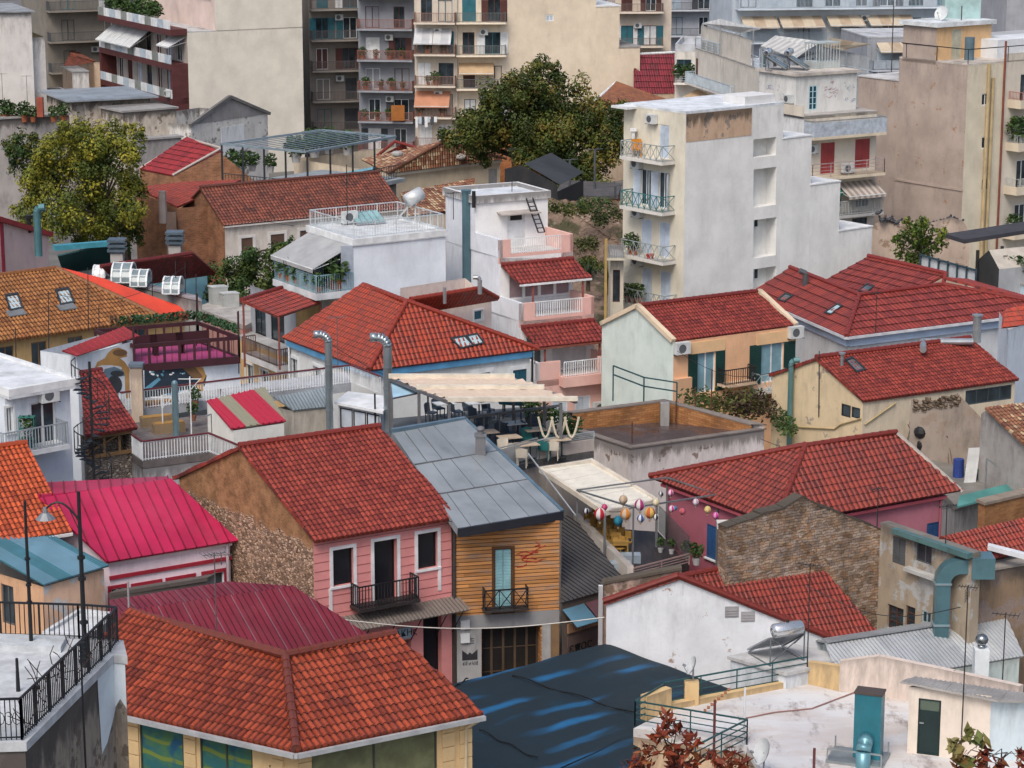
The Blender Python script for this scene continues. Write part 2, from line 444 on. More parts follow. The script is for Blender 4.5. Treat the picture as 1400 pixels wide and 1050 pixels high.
class Wall:
 def __init__(s,b,A,B,z0,z1,mat,top,name):
  s.b,s.A,s.B,s.z0,s.z1,s.mat,s.top,s.name=b,A,B,z0,z1,mat,top,name
  s.L=(B-A).length;s.d=(B-A)/s.L;s.n=V((s.d.y,-s.d.x,0));s.ops=[];s.cut=[]
 def P(s,u,z,o=0.):return s.A+s.d*u+s.n*o+V((0,0,z))
 def uz(s,x,y,off=0.):
  p=ON(s.A,s.B,x,y,off);return(p-s.A).dot(s.d),p.z
 def rect(s,x0,y0,x1,y1):
  xm,ym=(x0+x1)/2,(y0+y1)/2
  u0,u1=s.uz(x0,ym)[0],s.uz(x1,ym)[0];za,zb=s.uz(xm,y1)[1],s.uz(xm,y0)[1]
  return min(u0,u1),max(u0,u1),za,zb
 def hole(s,r,depth=.16,back=None):
  u0,u1,a,b=r;u0=max(u0,.03);u1=min(u1,s.L-.03);a=max(a,s.z0+.01);b=min(b,s.z1-.02)
  if u1-u0>.05 and b-a>.05:s.ops.append((u0,u1,a,b,depth));return(u0,u1,a,b)
  return None
 def win(s,r,frame=None,pane=None,depth=.16,fw=.06,mull=1,bars=0,surround=None,sw=.12,sill=None,shutter=None,sh='none',kind='window',shade=None,cross=0):
  """r = (u0,u1,z0,z1) or four picture numbers via rect(); sh: none/open/closed/half"""
  if s.b is None:return
  r=s.hole(r,depth)
  if not r:return None
  u0,u1,a,b=r;fr=frame or WHITE;m=M();d=-depth+.02;h=.05
  def barr(ua,za,ub,zb,hh=.05):m.obox(s.P(ua,za,d),s.d*(ub-ua),V((0,0,zb-za)),s.n*hh)
  barr(u0+.002,a+.002,u0+fw,b-.002);barr(u1-fw,a+.002,u1-.002,b-.002);barr(u0+fw,a+.002,u1-fw,a+fw);barr(u0+fw,b-fw,u1-fw,b-.002)
  for i in range(mull):
   uc=u0+(u1-u0)*(i+1)/(mull+1);barr(uc-fw*.6,a+fw,uc+fw*.6,b-fw,.04)
  for i in range(bars):
   zc=a+(b-a)*(i+1)/(bars+1);barr(u0+fw,zc-.02,u1-fw,zc+.02,.035)
  if surround:
   m.use(fr)
  o=m.build(kind,fr,s.b.root)
  g=M();g.poly([s.P(u0+.01,a+.01,d+.012),s.P(u1-.01,a+.01,d+.012),s.P(u1-.01,b-.01,d+.012),s.P(u0+.01,b-.01,d+.012)])
  if sh!='closed':g.build('pane',pane or GLASS,o)
  if surround:
   k=M();t=.035
   k.obox(s.P(u0-sw,a,-.02),s.d*sw,V((0,0,b-a)),s.n*(t+.02));k.obox(s.P(u1,a,-.02),s.d*sw,V((0,0,b-a)),s.n*(t+.02))
   k.obox(s.P(u0-sw,b,-.02),s.d*(u1-u0+2*sw),V((0,0,sw)),s.n*(t+.025));k.obox(s.P(u0-sw,a-sw*.7,-.02),s.d*(u1-u0+2*sw),V((0,0,sw*.7)),s.n*(t+.05))
   k.build('surround',surround,o)
  elif sill:
   k=M();k.obox(s.P(u0-.06,a-.06,-.02),s.d*(u1-u0+.12),V((0,0,.06)),s.n*.12);k.build('sill',sill,o)
  if shutter and sh!='none':
   sw_=(u1-u0)/2
   for side in(0,1):
    k=M()
    if sh=='closed':org=s.P(u0+.01+side*sw_,a+.01,-.07);ax=s.d*(sw_-.02)
    elif sh=='half':
     org=s.P(u0 if side==0 else u1,a,.01);ax=(s.d*(-.55 if side==0 else.55)+s.n*.8).normalized()*sw_
    else:org=s.P(u0-sw_ if side==0 else u1,a,.012);ax=s.d*sw_
    nn=V((ax.y,-ax.x,0)).normalized()*.035
    if nn.dot(s.n)<0:nn=-nn
    k.obox(org,ax,V((0,0,b-a-.02)),nn)
    nsl=max(3,int((b-a)/.12));axn=ax
    for i in range(nsl):
     zz=.06+(b-a-.16)*i/nsl
     k.obox(org+axn*.1+V((0,0,zz))+nn,axn*.8,V((0,0,(b-a-.16)/nsl*.6)),nn*.4)
    k.build('shutter',shutter,o)
  if shade:
   k=M();k.obox(s.P(u0,b-(b-a)*shade,-.05),s.d*(u1-u0),V((0,0,(b-a)*shade-.02)),s.n*.03);k.build('blind',BLIND,o)
  return o
 def balc(s,xa,ya,xb,yb,depth,slab,rail,style='bars',h=1.,t=.16,px=True,solid=None,name='balcony',mid=0):
  """front bottom edge of the slab from (xa,ya) to (xb,yb) in the picture, or u0,z,u1,_ when px is False"""
  if px:
   u0,z0=s.uz(xa,ya,depth);u1,z1=s.uz(xb,yb,depth);z=(z0+z1)/2
  else:u0,z,u1=xa,ya,xb
  if u0>u1:u0,u1=u1,u0
  m=M();m.obox(s.P(u0,z,.003),s.d*(u1-u0),s.n*depth,V((0,0,t)))
  o=m.build(name,slab,s.b.root);zt=z+t
  path=[s.P(u0+.05,zt,.05),s.P(u0+.05,zt,depth-.06),s.P(u1-.05,zt,depth-.06),s.P(u1-.05,zt,.05)]
  if solid:
   k=M()
   k.obox(s.P(u0,zt,.003),s.d*.12,s.n*(depth-.003),V((0,0,solid[1])));k.obox(s.P(u1-.12,zt,.003),s.d*.12,s.n*(depth-.003),V((0,0,solid[1])))
   k.obox(s.P(u0+.12,zt,depth-.12),s.d*(u1-u0-.24),s.n*.12,V((0,0,solid[1])));k.build('parapet',solid[0],o)
   path=[p+V((0,0,solid[1]))for p in path]
  if rail:railing(path,h,rail,style).build('railing',rail,o)
  s.last=(u0,u1,z,depth)
  return o
 def awn(s,u0,u1,z,out,drop,mat,fall=.2,frame=True):
  m=M();k=8;n=max(1,int((u1-u0)/1.2))
  a,b=s.P(u0,z,.05),s.P(u1,z,.05);c,d=s.P(u1,z-drop,out),s.P(u0,z-drop,out)
  up=V((0,0,.025));m.poly([d,c,b,a],[(0,0),(u1-u0,0),(u1-u0,out),(0,out)]);m.poly([d-up,a-up,b-up,c-up],[(0,0),(0,out),(u1-u0,out),(u1-u0,0)])
  m.poly([d,a,a-up,d-up]);m.poly([c,c-up,b-up,b])
  if fall:m.obox(d-V((0,0,fall)),c-d,V((0,0,fall)),s.n*.015)
  o=m.build('awning',mat,s.b.root)
  if frame:
   f=M()
   for u in(u0+.05,u1-.05):f.bar(s.P(u,z-.5,.05),s.P(u,z-drop-.04,out-.05),.03)
   f.bar(d,c,.045);f.build('awning_frame',WHITE,o)
  return o
 def build(s):
  us=sorted({0.,s.L}|{x for o in s.ops for x in o[:2]});zs=sorted({s.z0,s.z1}|{x for o in s.ops for x in o[2:4]})
  m=M();zt=max([s.z1]+[p[1]for p in(s.top or[])])
  uv=lambda u,z:(u,z-zt)
  for i in range(len(us)-1):
   for j in range(len(zs)-1):
    uc,zc=(us[i]+us[i+1])/2,(zs[j]+zs[j+1])/2
    if any(o[0]<uc<o[1]and o[2]<zc<o[3]for o in s.ops):continue
    q=[(us[i],zs[j]),(us[i+1],zs[j]),(us[i+1],zs[j+1]),(us[i],zs[j+1])]
    m.poly([s.P(*p)for p in q],[uv(*p)for p in q])
  if s.top:
   q=[(0,s.z1),(s.L,s.z1)]+s.top;m.poly([s.P(*p)for p in q],[uv(*p)for p in q])
  for u0,u1,a,b,dp in s.ops:
   c=[(u0,a),(u1,a),(u1,b),(u0,b)]
   for i in range(4):
    p,q=c[i],c[(i+1)%4]
    m.poly([s.P(*p),s.P(*p,-dp),s.P(*q,-dp),s.P(*q)][::-1],[uv(*p),(p[0]+.1,p[1]-zt),(q[0]+.1,q[1]-zt),uv(*q)][::-1])
   m.poly([s.P(*p,-dp)for p in c],[uv(*p)for p in c])
  s.ob=m.build(s.name,s.mat,s.b.root)
def railing(path,h,mat,style='bars',sp=.13,rb=.018):
 m=M()
 for i in range(len(path)-1):
  p,q=V(path[i]),V(path[i+1]);L=(q-p).length;up=V((0,0,h))
  if L<.05:continue
  m.bar(p+up,q+up,.05)
  if style=='bars':
   m.bar(p+V((0,0,.08)),q+V((0,0,.08)),.03)
   n=max(1,int(L/sp))
   for k in range(n+1):a=p+(q-p)*k/n;m.bar(a+V((0,0,.02)),a+up,rb*2 if k%8 else.05)
  elif style=='h':
   for k in range(1,4):m.bar(p+up*k/4,q+up*k/4,.03)
   n=max(1,int(L/1.4))
   for k in range(n+1):a=p+(q-p)*k/n;m.bar(a,a+up,.045)
  elif style=='x':
   n=max(1,int(L/.5));m.bar(p+V((0,0,.08)),q+V((0,0,.08)),.03)
   for k in range(n):
    a,b=p+(q-p)*k/n,p+(q-p)*(k+1)/n
    m.bar(a+V((0,0,.08)),b+up,.03);m.bar(b+V((0,0,.08)),a+up,.03);m.bar(a,a+up,.035)
  elif style=='glass':
   n=max(1,int(L/1.2))
   for k in range(n):a,b=p+(q-p)*(k+.04)/n,p+(q-p)*(k+.96)/n;m.obox(a+V((0,0,.1)),b-a,V((0,0,h-.16)),V((-(q-p).y,(q-p).x,0)).normalized()*.02)
   for k in range(n+1):a=p+(q-p)*k/n;m.bar(a,a+up,.04)
 return m
def gable(b,A,B,C,z0,ze,zr,wm,rm,kind='tile',over=.3,side=.25,wmats=None,hide_back=True,trim=None,rr=.13,ridgemat=None,back=True):
 """A front-left eave corner, B front-right, C rear-left; front slope faces the side A-B"""
 A,B,C=FLAT(A,0),FLAT(B,0),FLAT(C,0);Dd=B+C-A;wmats=wmats or{}
 half=(C-A).length/2;M1,M2=(A+C)/2,(B+Dd)/2
 w={}
 w['front']=b.wall(A,B,z0,ze,wmats.get('front',wm))
 w['left']=b.wall(C,A,z0,ze,wmats.get('left',wm),[(half,zr)])
 w['right']=b.wall(B,Dd,z0,ze,wmats.get('right',wm),[(half,zr)])
 w['back']=b.wall(Dd,C,z0,ze,wmats.get('back',wm))
 ax=(B-A).normalized();s1=(A-M1);k=(ze-zr)/half;s1n=s1.normalized()
 up=V((0,0,.06));r1,r2=FLAT(M1-ax*side,zr)+up,FLAT(M2+ax*side,zr)+up
 e1,e2=FLAT(A-ax*side+s1n*over,ze+k*over)+up,FLAT(B+ax*side+s1n*over,ze+k*over)+up
 f1,f2=FLAT(Dd+ax*side-s1n*over,ze+k*over)+up,FLAT(C-ax*side-s1n*over,ze+k*over)+up
 polys=[[e1,e2,r2,r1]]+([[f1,f2,r1,r2]]if back else[])
 b.roof(polys,rm,kind,[(r1+up*.6,r2+up*.6)]if kind in('tile','big','wave')else(),rr=rr,ridgemat=ridgemat)
 w['pts']=(e1,e2,r2,r1);return w
WHITE=paint((.72,.74,.75));GLASS=glass();BLIND=paint((.55,.55,.52));BLACK=paint((.015,.016,.018));GALV=paint((.42,.45,.47),.4,.7);RUST=paint((.1,.04,.025),.8)
# ground
m=M();m.poly([(-1500,-50,0),(1500,-50,0),(1500,3500,0),(-1500,3500,0)])
tag(m.build('ground',concrete((.16,.155,.15),.5,.15)),'grey town ground between the houses',None,None,'structure')
def inset_pts(P,d):return offset([FLAT(p,0)for p in P],d)
def wallring(b,P,z0,z1,mat,skip=()):
 return[b.wall(P[i],P[(i+1)%len(P)],z0,z1,mat)if i not in skip else None for i in range(len(P))]
T_ORANGE=tilemat((.36,.062,.025),(.22,.038,.02),.35,0.);T_RED=tilemat((.31,.05,.032),(.22,.031,.024),.22)
T_BRIGHT=tilemat((.44,.06,.03),(.28,.035,.022),.2);T_BROWN=tilemat((.36,.155,.05),(.25,.095,.032),.4)
T_OLD=tilemat((.25,.075,.045),(.12,.045,.032),.7,0.);T_PALE=tilemat((.33,.15,.08),(.18,.07,.045),.65,.25)
T_DARK=tilemat((.26,.035,.03),(.13,.02,.02),.35);T_CRIM=tilemat((.31,.03,.032),(.24,.022,.026),.15)
CREAM=plaster((.52,.40,.25),.25,.4);BEIGE=plaster((.55,.43,.32),.35,.6);PINK=plaster((.58,.2,.19),.15,.25)
WHITEP=plaster((.66,.68,.71),.22,.45);OLDW=plaster((.55,.52,.5),.5,.9,.3,(.32,.27,.23));GREYP=plaster((.34,.33,.32),.5,.8)
# bottom-left terrace building, close to the viewer
def terrace_house():
 z=12.
 P=[G(-90,1018,z),G(34,1014,z),G(154,894,z),G(171,896,z),G(166,876,z),G(110,872,z),G(-90,866,z)]
 b=Bld('terrace_house','weathered grey house with a white roof terrace ringed by thin black railings','house',P[1])
 w=plaster((.36,.31,.255),.75,1.2,.3,(.22,.18,.15),top=5.)
 for i in range(len(P)):
  b.wall(P[i],P[(i+1)%len(P)],0,z-.22,w)
 b.flat(P,z,concrete((.52,.54,.56),.35,.5),thick=.22,out=.05,name='terrace_floor')
 m=M();a,c=FLAT(P[2],0),FLAT(P[3],0);e=(a-FLAT(P[1],0)).normalized();q=a-e*1.25
 prof=[(0,z-.5),(.1,z-2.3),(.55,z-2.15),(1.0,z-1.75),(1.25,z-1.5)]
 n1=V((e.y,-e.x,0))*.02
 m.poly([q+n1+e*u+V((0,0,h))for u,h in prof]+[q+n1+e*1.25+V((0,0,z-.24)),q+n1+V((0,0,z-.24))])
 e2=(c-a).normalized();n2=V((e2.y,-e2.x,0))*.02;L=(c-a).length
 m.poly([a+n2+V((0,0,z-1.5)),a+n2+e2*L*.5+V((0,0,z-1.2)),a+n2+e2*L+V((0,0,z-1.45)),a+n2+e2*L+V((0,0,z-.24)),a+n2+V((0,0,z-.24))])
 b.part(m,'render_patch',plaster((.62,.68,.72),.2,.3))
 I=paint((.012,.014,.018),.5)
 Q=[FLAT(p,z)for p in offset([FLAT(p,0)for p in P],.1)]
 r=railing([Q[0],Q[1],Q[2]],1.03,I,'bars',.115,.012)
 for k in range(5):
  p=Q[0]+(Q[1]-Q[0])*(.55+.1*k)
  for t in range(8):
   a0,a1=t*pi/4,(t+1)*pi/4
   r.bar(p+V((cos(a0)*.1,0,.55+sin(a0)*.16)),p+V((cos(a1)*.1,0,.55+sin(a1)*.16)),.015)
 b.part(r,'railing',I)
 b.part(railing([Q[2]+V((0,.0,0)),Q[4],Q[5],Q[6]],.95,I,'bars',.13,.012),'railing',I)
 m=M();k0=FLAT(P[6],z+.002);m.obox(FLAT(P[6],z+.002)-V((0,1.2,0)),FLAT(P[5],0)-FLAT(P[6],0)-V((.3,0,0)),V((0,.9,0)),V((0,0,.16)));b.part(m,'step',concrete((.5,.53,.55),.3,.7))
 b.done()
 for i,(x,y,h,lab)in enumerate([(43,884,685,'tall thin black mast standing at the back railing of the terrace'),(25,945,900,'short black iron stake on the terrace edge behind scrolled railing')]):
  p=G(x,y,z);q=D(x,h,p.y);m=M();m.cyl(p,FLAT(p,q.z),.055,.035,8);
  if i==0:
   for t in(.3,.42,.45,.6):m.cyl(p+V((0,0,(q.z-z)*t)),p+V((0,0,(q.z-z)*t+.06)),.075)
  tag(m.build('mast',I),lab,'mast')
 p=G(117,912,z);q=D(102,672,p.y)
 b2=empty('street_lamp',p,'black lamp post with curved arm and grey conical lamp shade','street lamp')
 m=M();m.cyl(p,FLAT(p,q.z),.07,.045,8);
 for t in(.25,.5,.62):m.cyl(p+V((0,0,(q.z-z)*t)),p+V((0,0,(q.z-z)*t+.08)),.1)
 m.build('post',I,b2)
 h=D(102,712,p.y).z;pts=[]
 for t in range(11):
  s=t/10;pts.append(V((p.x-.85*s,p.y,h+.42*sin(pi*min(1,s*.85+.0))+.1*s)))
 m=M();m.tube(pts,.028,6);m.bar(pts[3],p+V((0,0,h-z-.3)),.02);m.build('arm',I,b2)
 m=M();e=pts[-1];m.cyl(e+V((0,0,-.24)),e+V((0,0,-.08)),.25,.09,14);m.cyl(e+V((0,0,-.08)),e+V((0,0,.06)),.07,.05,10);m.build('lamp_shade',paint((.28,.3,.32),.4,.5),b2)
 m=M();m.ball(e+V((0,0,-.23)),.1,.07);m.build('bulb',paint((.6,.6,.55),.2),b2)
 p=G(92,950,z)+V((.5,-.6,0));q=D(92,895,p.y);m=M();m.cyl(V((p.x,p.y,8.)),V((p.x-.02,p.y,q.z+.3)),.03,.025,6)
 for t in range(8):m.cyl(V((p.x+.05*(t%2),p.y,q.z-.2+t*.07)),V((p.x+.05*(t%2),p.y,q.z-.17+t*.07)),.06)
 tag(m.build('pipe',I),'thin dark pipe clipped up the stained wall below the terrace railing','pipe')
 m=M();rnd=random.Random(3)
 for k in range(26):
  t=rnd.uniform(.02,.95);p=Q[1]+(Q[2]-Q[1])*t+V((rnd.uniform(-.06,.06),0,rnd.uniform(.1,.9)))
  d=V((rnd.uniform(-.3,.3),rnd.uniform(-.5,.5),rnd.uniform(-.1,.5)))*1.3
  for j in range(3):
   q=p+d*.4;m.cyl(p,q,.014,.01,5);p=q;d=d+V((rnd.uniform(-.3,.3),rnd.uniform(-.4,.4),rnd.uniform(-.2,.35)))
 tag(m.build('vine',paint((.05,.035,.03),.9)),'bare leafless vine twisted through the long black railing','vine')
terrace_house()
# bright orange hipped roof, nearest to the viewer
def corner_house():
 ze,zr=6.5,7.9
 L2,C,Rr=G(62,950,ze),G(405,1027,ze),G(661,975,ze)
 H,RL,RR_=G(390,898,zr),G(177,839,zr),G(540,868,zr)
 b=Bld('corner_house','cream corner house under a bright orange tiled roof bent round a hip','house',C)
 kb=lambda p,q:(FLAT(p,0)-FLAT(q,0)).normalized()
 n1=kb(RL,L2);n2=kb(RR_,Rr)
 BL,BR,BH=RL+n1*1.3-V((0,0,.5)),RR_+n2*1.3-V((0,0,.5)),H+(n1+n2).normalized()*1.7-V((0,0,.5))
 u=V((0,0,.05))
 b.roof([[L2,C,H,RL],[C,Rr,RR_,H],[BR,BH,H,RR_],[BH,BL,RL,H]],T_ORANGE,'big',[(RL+u,H+u),(H+u,RR_+u),(C+u,H+u)],rr=.14,ridgemat=tilemat((.3,.06,.03),(.15,.04,.03),.6),thick=.12)
 k=M();f=lambda p:p-V((0,0,.12));d1,d2=(C-L2).normalized(),(Rr-C).normalized()
 o1,o2=V((d1.y,-d1.x,0))*.1,V((d2.y,-d2.x,0))*.1
 k.bar(f(L2+o1),f(C+o1),.13,.14);k.bar(f(C+o1),f(C+o2),.13,.14);k.bar(f(C+o2),f(Rr+o2),.13,.14)
 b.part(k,'gutter',paint((.5,.52,.54),.4,.3))
 k=M();p=Rr+o2*.3-d2*.45;k.tube([f(Rr+o2-d2*.05),p+V((0,0,-.5))-o2*3.2,V((p.x,p.y,0))-o2*3.2],.05);b.part(k,'downpipe',paint((.55,.45,.3)))
 P=[L2-o1*3,None,Rr-o2*3]
 q1,q2=L2-o1*3.5,C-o1*3.5;q3,q4=C-o2*3.5,Rr-o2*3.5-d2*.35
 den=d1.x*d2.y-d1.y*d2.x;t=((q3.x-q1.x)*d2.y-(q3.y-q1.y)*d2.x)/den;X=q1+d1*t
 rust=plaster((.60,.43,.23),.15,.25)
 w1=b.wall(q1,X,0,ze-.1,rust);w2=b.wall(X,q4,0,ze-.1,rust)
 b.wall(q4,FLAT(BR,0),0,ze-.1,rust);b.wall(FLAT(BR,0),FLAT(BH,0),0,ze+.9,rust);b.wall(FLAT(BH,0),FLAT(BL,0),0,ze+.9,rust);b.wall(FLAT(BL,0),q1,0,ze-.1,rust)
 n=N('mural_glass');v=n.uv();
 wv=n.n('TexWave',_wave_type='RINGS',Vector=v,Scale=.55,Distortion=5.,Detail=1.5)
 c=n.mix(n.ramp(n.noise(v,1.5,3),.4,.65),(.03,.13,.14),(.07,.17,.08));c=n.mix(n.ramp(wv.outputs[0],.78,.9),c,(.16,.22,.05));c=n.mix(n.ramp(n.noise(v,1.1,2),.58,.7),c,(.02,.09,.17))
 art=n.fin(c,.35)
 olive=paint((.16,.17,.09),.2,0.,.25);fr=paint((.05,.06,.05))  # olive stands for the reflection in the shop glass, painted on the pane
 for x0,x1 in((193,252),(275,346)):w1.win(w1.rect(x0,984+(x0-193)*.25,x1,1130),fr,art,.08,.05,0 if x0<200 else 1)
 w2.win(w2.rect(425,1012,598,1150),fr,olive,.1,.05,1)
 for w,xs in((w1,(176,253,372)),(w2,(407,604,628))):
  for j,x in enumerate(xs):
   u0=w.uz(x,1020)[0];wd=.42
   for i in range(14):
    k=M();k.obox(w.P(u0,i*.46,.0),w.d*wd,w.n*.05,V((0,0,.43)));
    if i==0:km=M()
    km.v+=[];
    base=len(km.v);km.v+=k.v;km.f+=[[base+t for t in f_]for f_ in k.f];km.uv+=k.uv;km.mi+=k.mi
   b.part(km,'pilaster',rust)
 b.done()
 a=w1.P(w1.uz(358,1020)[0],ze-1.4,.0);m=M();rnd=random.Random(5)
 for k in range(60):
  p=a+V((rnd.gauss(0,.25),-abs(rnd.gauss(.25,.12)),rnd.gauss(-.1,.35)));s=.09
  d1_,d2_=V((rnd.uniform(-1,1),rnd.uniform(-1,1),rnd.uniform(-1,1))).normalized()*s,V((rnd.uniform(-1,1),rnd.uniform(-1,1),rnd.uniform(-1,1))).normalized()*s
  m.poly([p,p+d1_,p+d1_+d2_,p+d2_])
 m.cyl(FLAT(a,ze-3.5)-V((0,.25,0)),a-V((0,.25,0)),.05,.02)
 tag(m.build('shrub',leafmat((.03,.04,.03),(.06,.07,.04),(.02,.02,.02))),'dark thin shrub under the gutter between two painted shop windows','shrub')
corner_house()
def magenta_shed():
 T1,T2,E2=G(150,838,6.8),G(401,801,6.8),G(509,871,5.6);E1=T1+(E2-T2)
 b=Bld('metal_roof_shop','low shop with a dark magenta ribbed metal roof behind the orange hip','shop',E2)
 b.roof([[E1,E2,T2,T1],[T1,T2,G(312,795,6.9),G(150,820,6.9)]],sheet((.18,.016,.03),.5,0.,.45,(.30,.15,.18),-4.,(.06,.008,.014)),'fine2')
 ex=(T2-T1).normalized()*.2;P=[E1+ex,E2-ex,T2-ex,T1+ex]
 wm=plaster((.4,.3,.28),.4)
 b.wall(P[0],P[1],0,5.4,wm)
 w=b.wall(P[1],P[2],0,5.4,wm,[((P[2]-P[1]).length,6.6)]);b.wall(P[2],P[3],0,6.6,wm);b.wall(P[3],P[0],0,5.4,wm,[(0,6.6)])
 b.done()
 A,B=G(149,811,6.2),G(282,789,6.2)
 b=Bld('parapet_wall','mossy old parapet wall below the pink house with crimson roof','wall',A)
 d=V((.25,.4,0));b.wall(A,B,0,6.06,plaster((.2,.15,.13),.8,1.));b.wall(B,B+d,0,6.06,GREYP);b.wall(B+d,A+d,0,6.06,GREYP);b.wall(A+d,A,0,6.06,GREYP)
 b.flat([A,B,B+d,A+d],6.2,plaster((.13,.11,.1),.8),thick=.14,out=.06,name='coping');b.done()
 p=G(176,836,6.8);q=D(175,795,p.y);m=M();m.cyl(FLAT(p,5.5),q,.035);tag(m.build('post',paint((.3,.3,.32))),'short grey post beside the tip of the orange roof','post')
 p=G(296,864,6.4);q=D(295,755,p.y);tv_aerial(p,q.z,'slender grey aerial mast rising from the dark magenta roof')
def tv_aerial(p,ztop,label,kind=0,rz=.5,mat=None,group=None,w=.8):
 mt=mat or paint((.16,.16,.17),.5,.5);r=empty('tv_aerial',p,label,'aerial',group)
 m=M();m.cyl(p,FLAT(p,ztop),.025,.02,6);m.build('mast',mt,r)
 m=M();d=V((cos(rz),sin(rz),0));e=V((-d.y,d.x,0));t=FLAT(p,ztop-.06)
 m.bar(t-d*w*.5,t+d*w*.5,.022)
 for i in range(7):
  c=t+d*w*(i/6-.5);k=.34-i*.03;m.bar(c-e*k,c+e*k,.014)
 if kind:
  t2=FLAT(p,ztop-.5)
  for i in range(5):m.bar(t2+V((0,0,i*.09))-e*.3+d*.05,t2+V((0,0,i*.09))+e*.3+d*.05,.014)
  m.bar(t2-e*.3,t2-e*.3+V((0,0,.36)),.014);m.bar(t2+e*.3,t2+e*.3+V((0,0,.36)),.014)
 m.build('antenna',mt,r);return r
magenta_shed()
# left edge: orange roof and blue lean-to
def left_houses():
 ze,zr=7.,9.4
 B=G(98,727,ze);A=B+(G(0,742,ze)-B)*1.9;d=(B-A).normalized();n=V((-d.y,d.x,0));Cc=A+n*9
 b=Bld('orange_roof_house','house at the picture edge with a vivid orange tile roof above a blue lean-to','house',B)
 m1=(A+Cc)/2;t2=FLAT(B+n*4.6,zr);t1=FLAT(A+n*4.6,zr)
 b.roof([[A-n*.0,B,t2,t1]],T_ORANGE2,'tile',[(t1,t2)])
 wm=plaster((.6,.58,.56),.3);i=.35
 A2,B2=A+n*.45,B+n*.45-d*.35
 b.wall(A2,B2,0,ze,wm);b.wall(B2,B2+n*8,0,ze,wm,[(4.15,zr-.15)]);b.wall(B2+n*8,A2+n*8,0,ze,wm)
 k=M();k.bar(B-V((0,0,.12)),t2-V((0,0,.12)),.1);k.bar(A-n*.06-V((0,0,.08)),B-n*.06-V((0,0,.08)),.1);b.part(k,'gutter',paint((.6,.6,.6)));b.done()
 q=[G(60,799,6.4),G(149,773,6.4),G(75,733,6.95)];q.append(q[0]+q[2]-q[1]+V((0,0,0)))
 ex=q[3]-q[0];q[3]=q[0]+ex*1.6;q[2]=q[1]+(q[2]-q[1])*1.6
 b=Bld('lean_to','peach and white lean-to with a faded blue corrugated metal roof','shed',q[0])
 b.roof([q],sheet((.045,.16,.21),.55,.2,.6,(.12,.24,.32),6.),'fine',thick=.05)
 c=(q[0]+q[1]+q[2]+q[3])/4;P=[FLAT(c+(p-c)*.93,0)for p in q]
 w=b.wall(P[0],P[1],0,6.25,plaster((.62,.42,.30),.25,.5,.45,(.7,.72,.74),seed=2.));w2=b.wall(P[3],P[0],0,6.25,plaster((.55,.33,.2),.3,.5))
 b.wall(P[1],P[2],0,6.25,BEIGE);b.wall(P[2],P[3],0,6.25,BEIGE)
 w2.win((w2.L-2.4,w2.L-1.7,4.4,5.9),paint((.1,.1,.1)),GLASS,.12);b.done()
 b=Bld('low_outbuilding','small white flat roofed outbuilding behind the terrace railing','shed',G(110,870,5.))
 P=[G(58,868,5.),G(118,875,5.),G(165,842,5.),G(108,836,5.)]
 wallring(b,inset_pts(P,.05),0,4.9,OLDW);b.flat(P,5.,concrete((.6,.63,.66),.3),.12,.15,thick=.2);b.done()
T_ORANGE2=tilemat((.56,.10,.03),(.36,.06,.022),.15)
left_houses()
# crimson sheet-metal roof house
def crimson():
 ze,zr=6.,8.
 A,B=G(146.6,768,ze),G(326.6,738.5,ze);T2=G(234,654,zr);T1=G(58,681,zr)
 T1=T2+FLAT(A,0)-FLAT(B,0)
 b=Bld('crimson_roof_house','pale pink house under a crimson standing seam metal roof','house',A)
 d=(B-A).normalized();n=V((-d.y,d.x,0));run=(FLAT(T2,0)-FLAT(B,0))
 F2_,F1_=G(230,651,7.72),G(10,662,7.72)
 b.roof([[A,B,T2,T1],[F2_,F1_,T1,T2]],sheet((.42,.012,.07),.45,0.,.3,seam=(.15,.005,.02)),'seam')
 pw=plaster((.70,.60,.67),.12,.25)
 A2,B2=A+n*.3+d*.2,B+n*.3-d*.25;F2w=B2+run*1.9
 w=b.wall(A2,B2,0,ze-.02,pw);b.wall(B2,F2w,0,ze-.02,pw,[((F2w-B2).length/2,zr-.1)]);b.wall(F2w,A2+run*1.9,0,ze,pw);b.wall(A2+run*1.9,A2,0,ze,pw,[((F2w-B2).length/2,zr-.1)])
 RED=paint((.33,.02,.04));k=M();z=w.uz(236,776)[1]
 k.obox(w.P(-.03,z-.06,0),w.d*(w.L+.06),w.n*.07,V((0,0,.14)));b.part(k,'cornice',RED)
 k=M();k.obox(w.P(-.05,ze-.22,0),w.d*(w.L+.1),w.n*.12,V((0,0,.18)));b.part(k,'eave_board',paint((.7,.6,.64)))
 for x0,x1,y0 in((150,171,804),(184,218,799),(231,264,791),(280,307,783)):
  w.win(w.rect(x0,y0,x1,y0+46),WHITE,GLASS,.14,.05,1,surround=RED,sw=.13)
 k=M();k.tube([w.P(w.L-.15,ze-.1,.1),w.P(w.L-.15,0,.1)],.06);b.part(k,'downpipe',paint((.5,.45,.5)))
 b.done()
 p=w.P(w.uz(295,760)[0],ze-1.2,.5);
 tv_aerial(FLAT(p,5.2),D(294,757,p.y).z,'small twiggy aerial in front of the pale pink wall',0,.2)
crimson()
q=[G(329,809,3.4),G(404,806,3.4),G(354,766,4.3),G(329,760,4.3)];b=Bld('lean_to','little rust red roofed lean-to in the gap beside the rubble gable of the pink house','shed',q[0]);b.roof([q],sheet((.30,.05,.02),.6,0.,.4),'fine',thick=.06);wallring(b,offset([FLAT(p,0)for p in q],.08),0,3.3,GREYP);b.done()
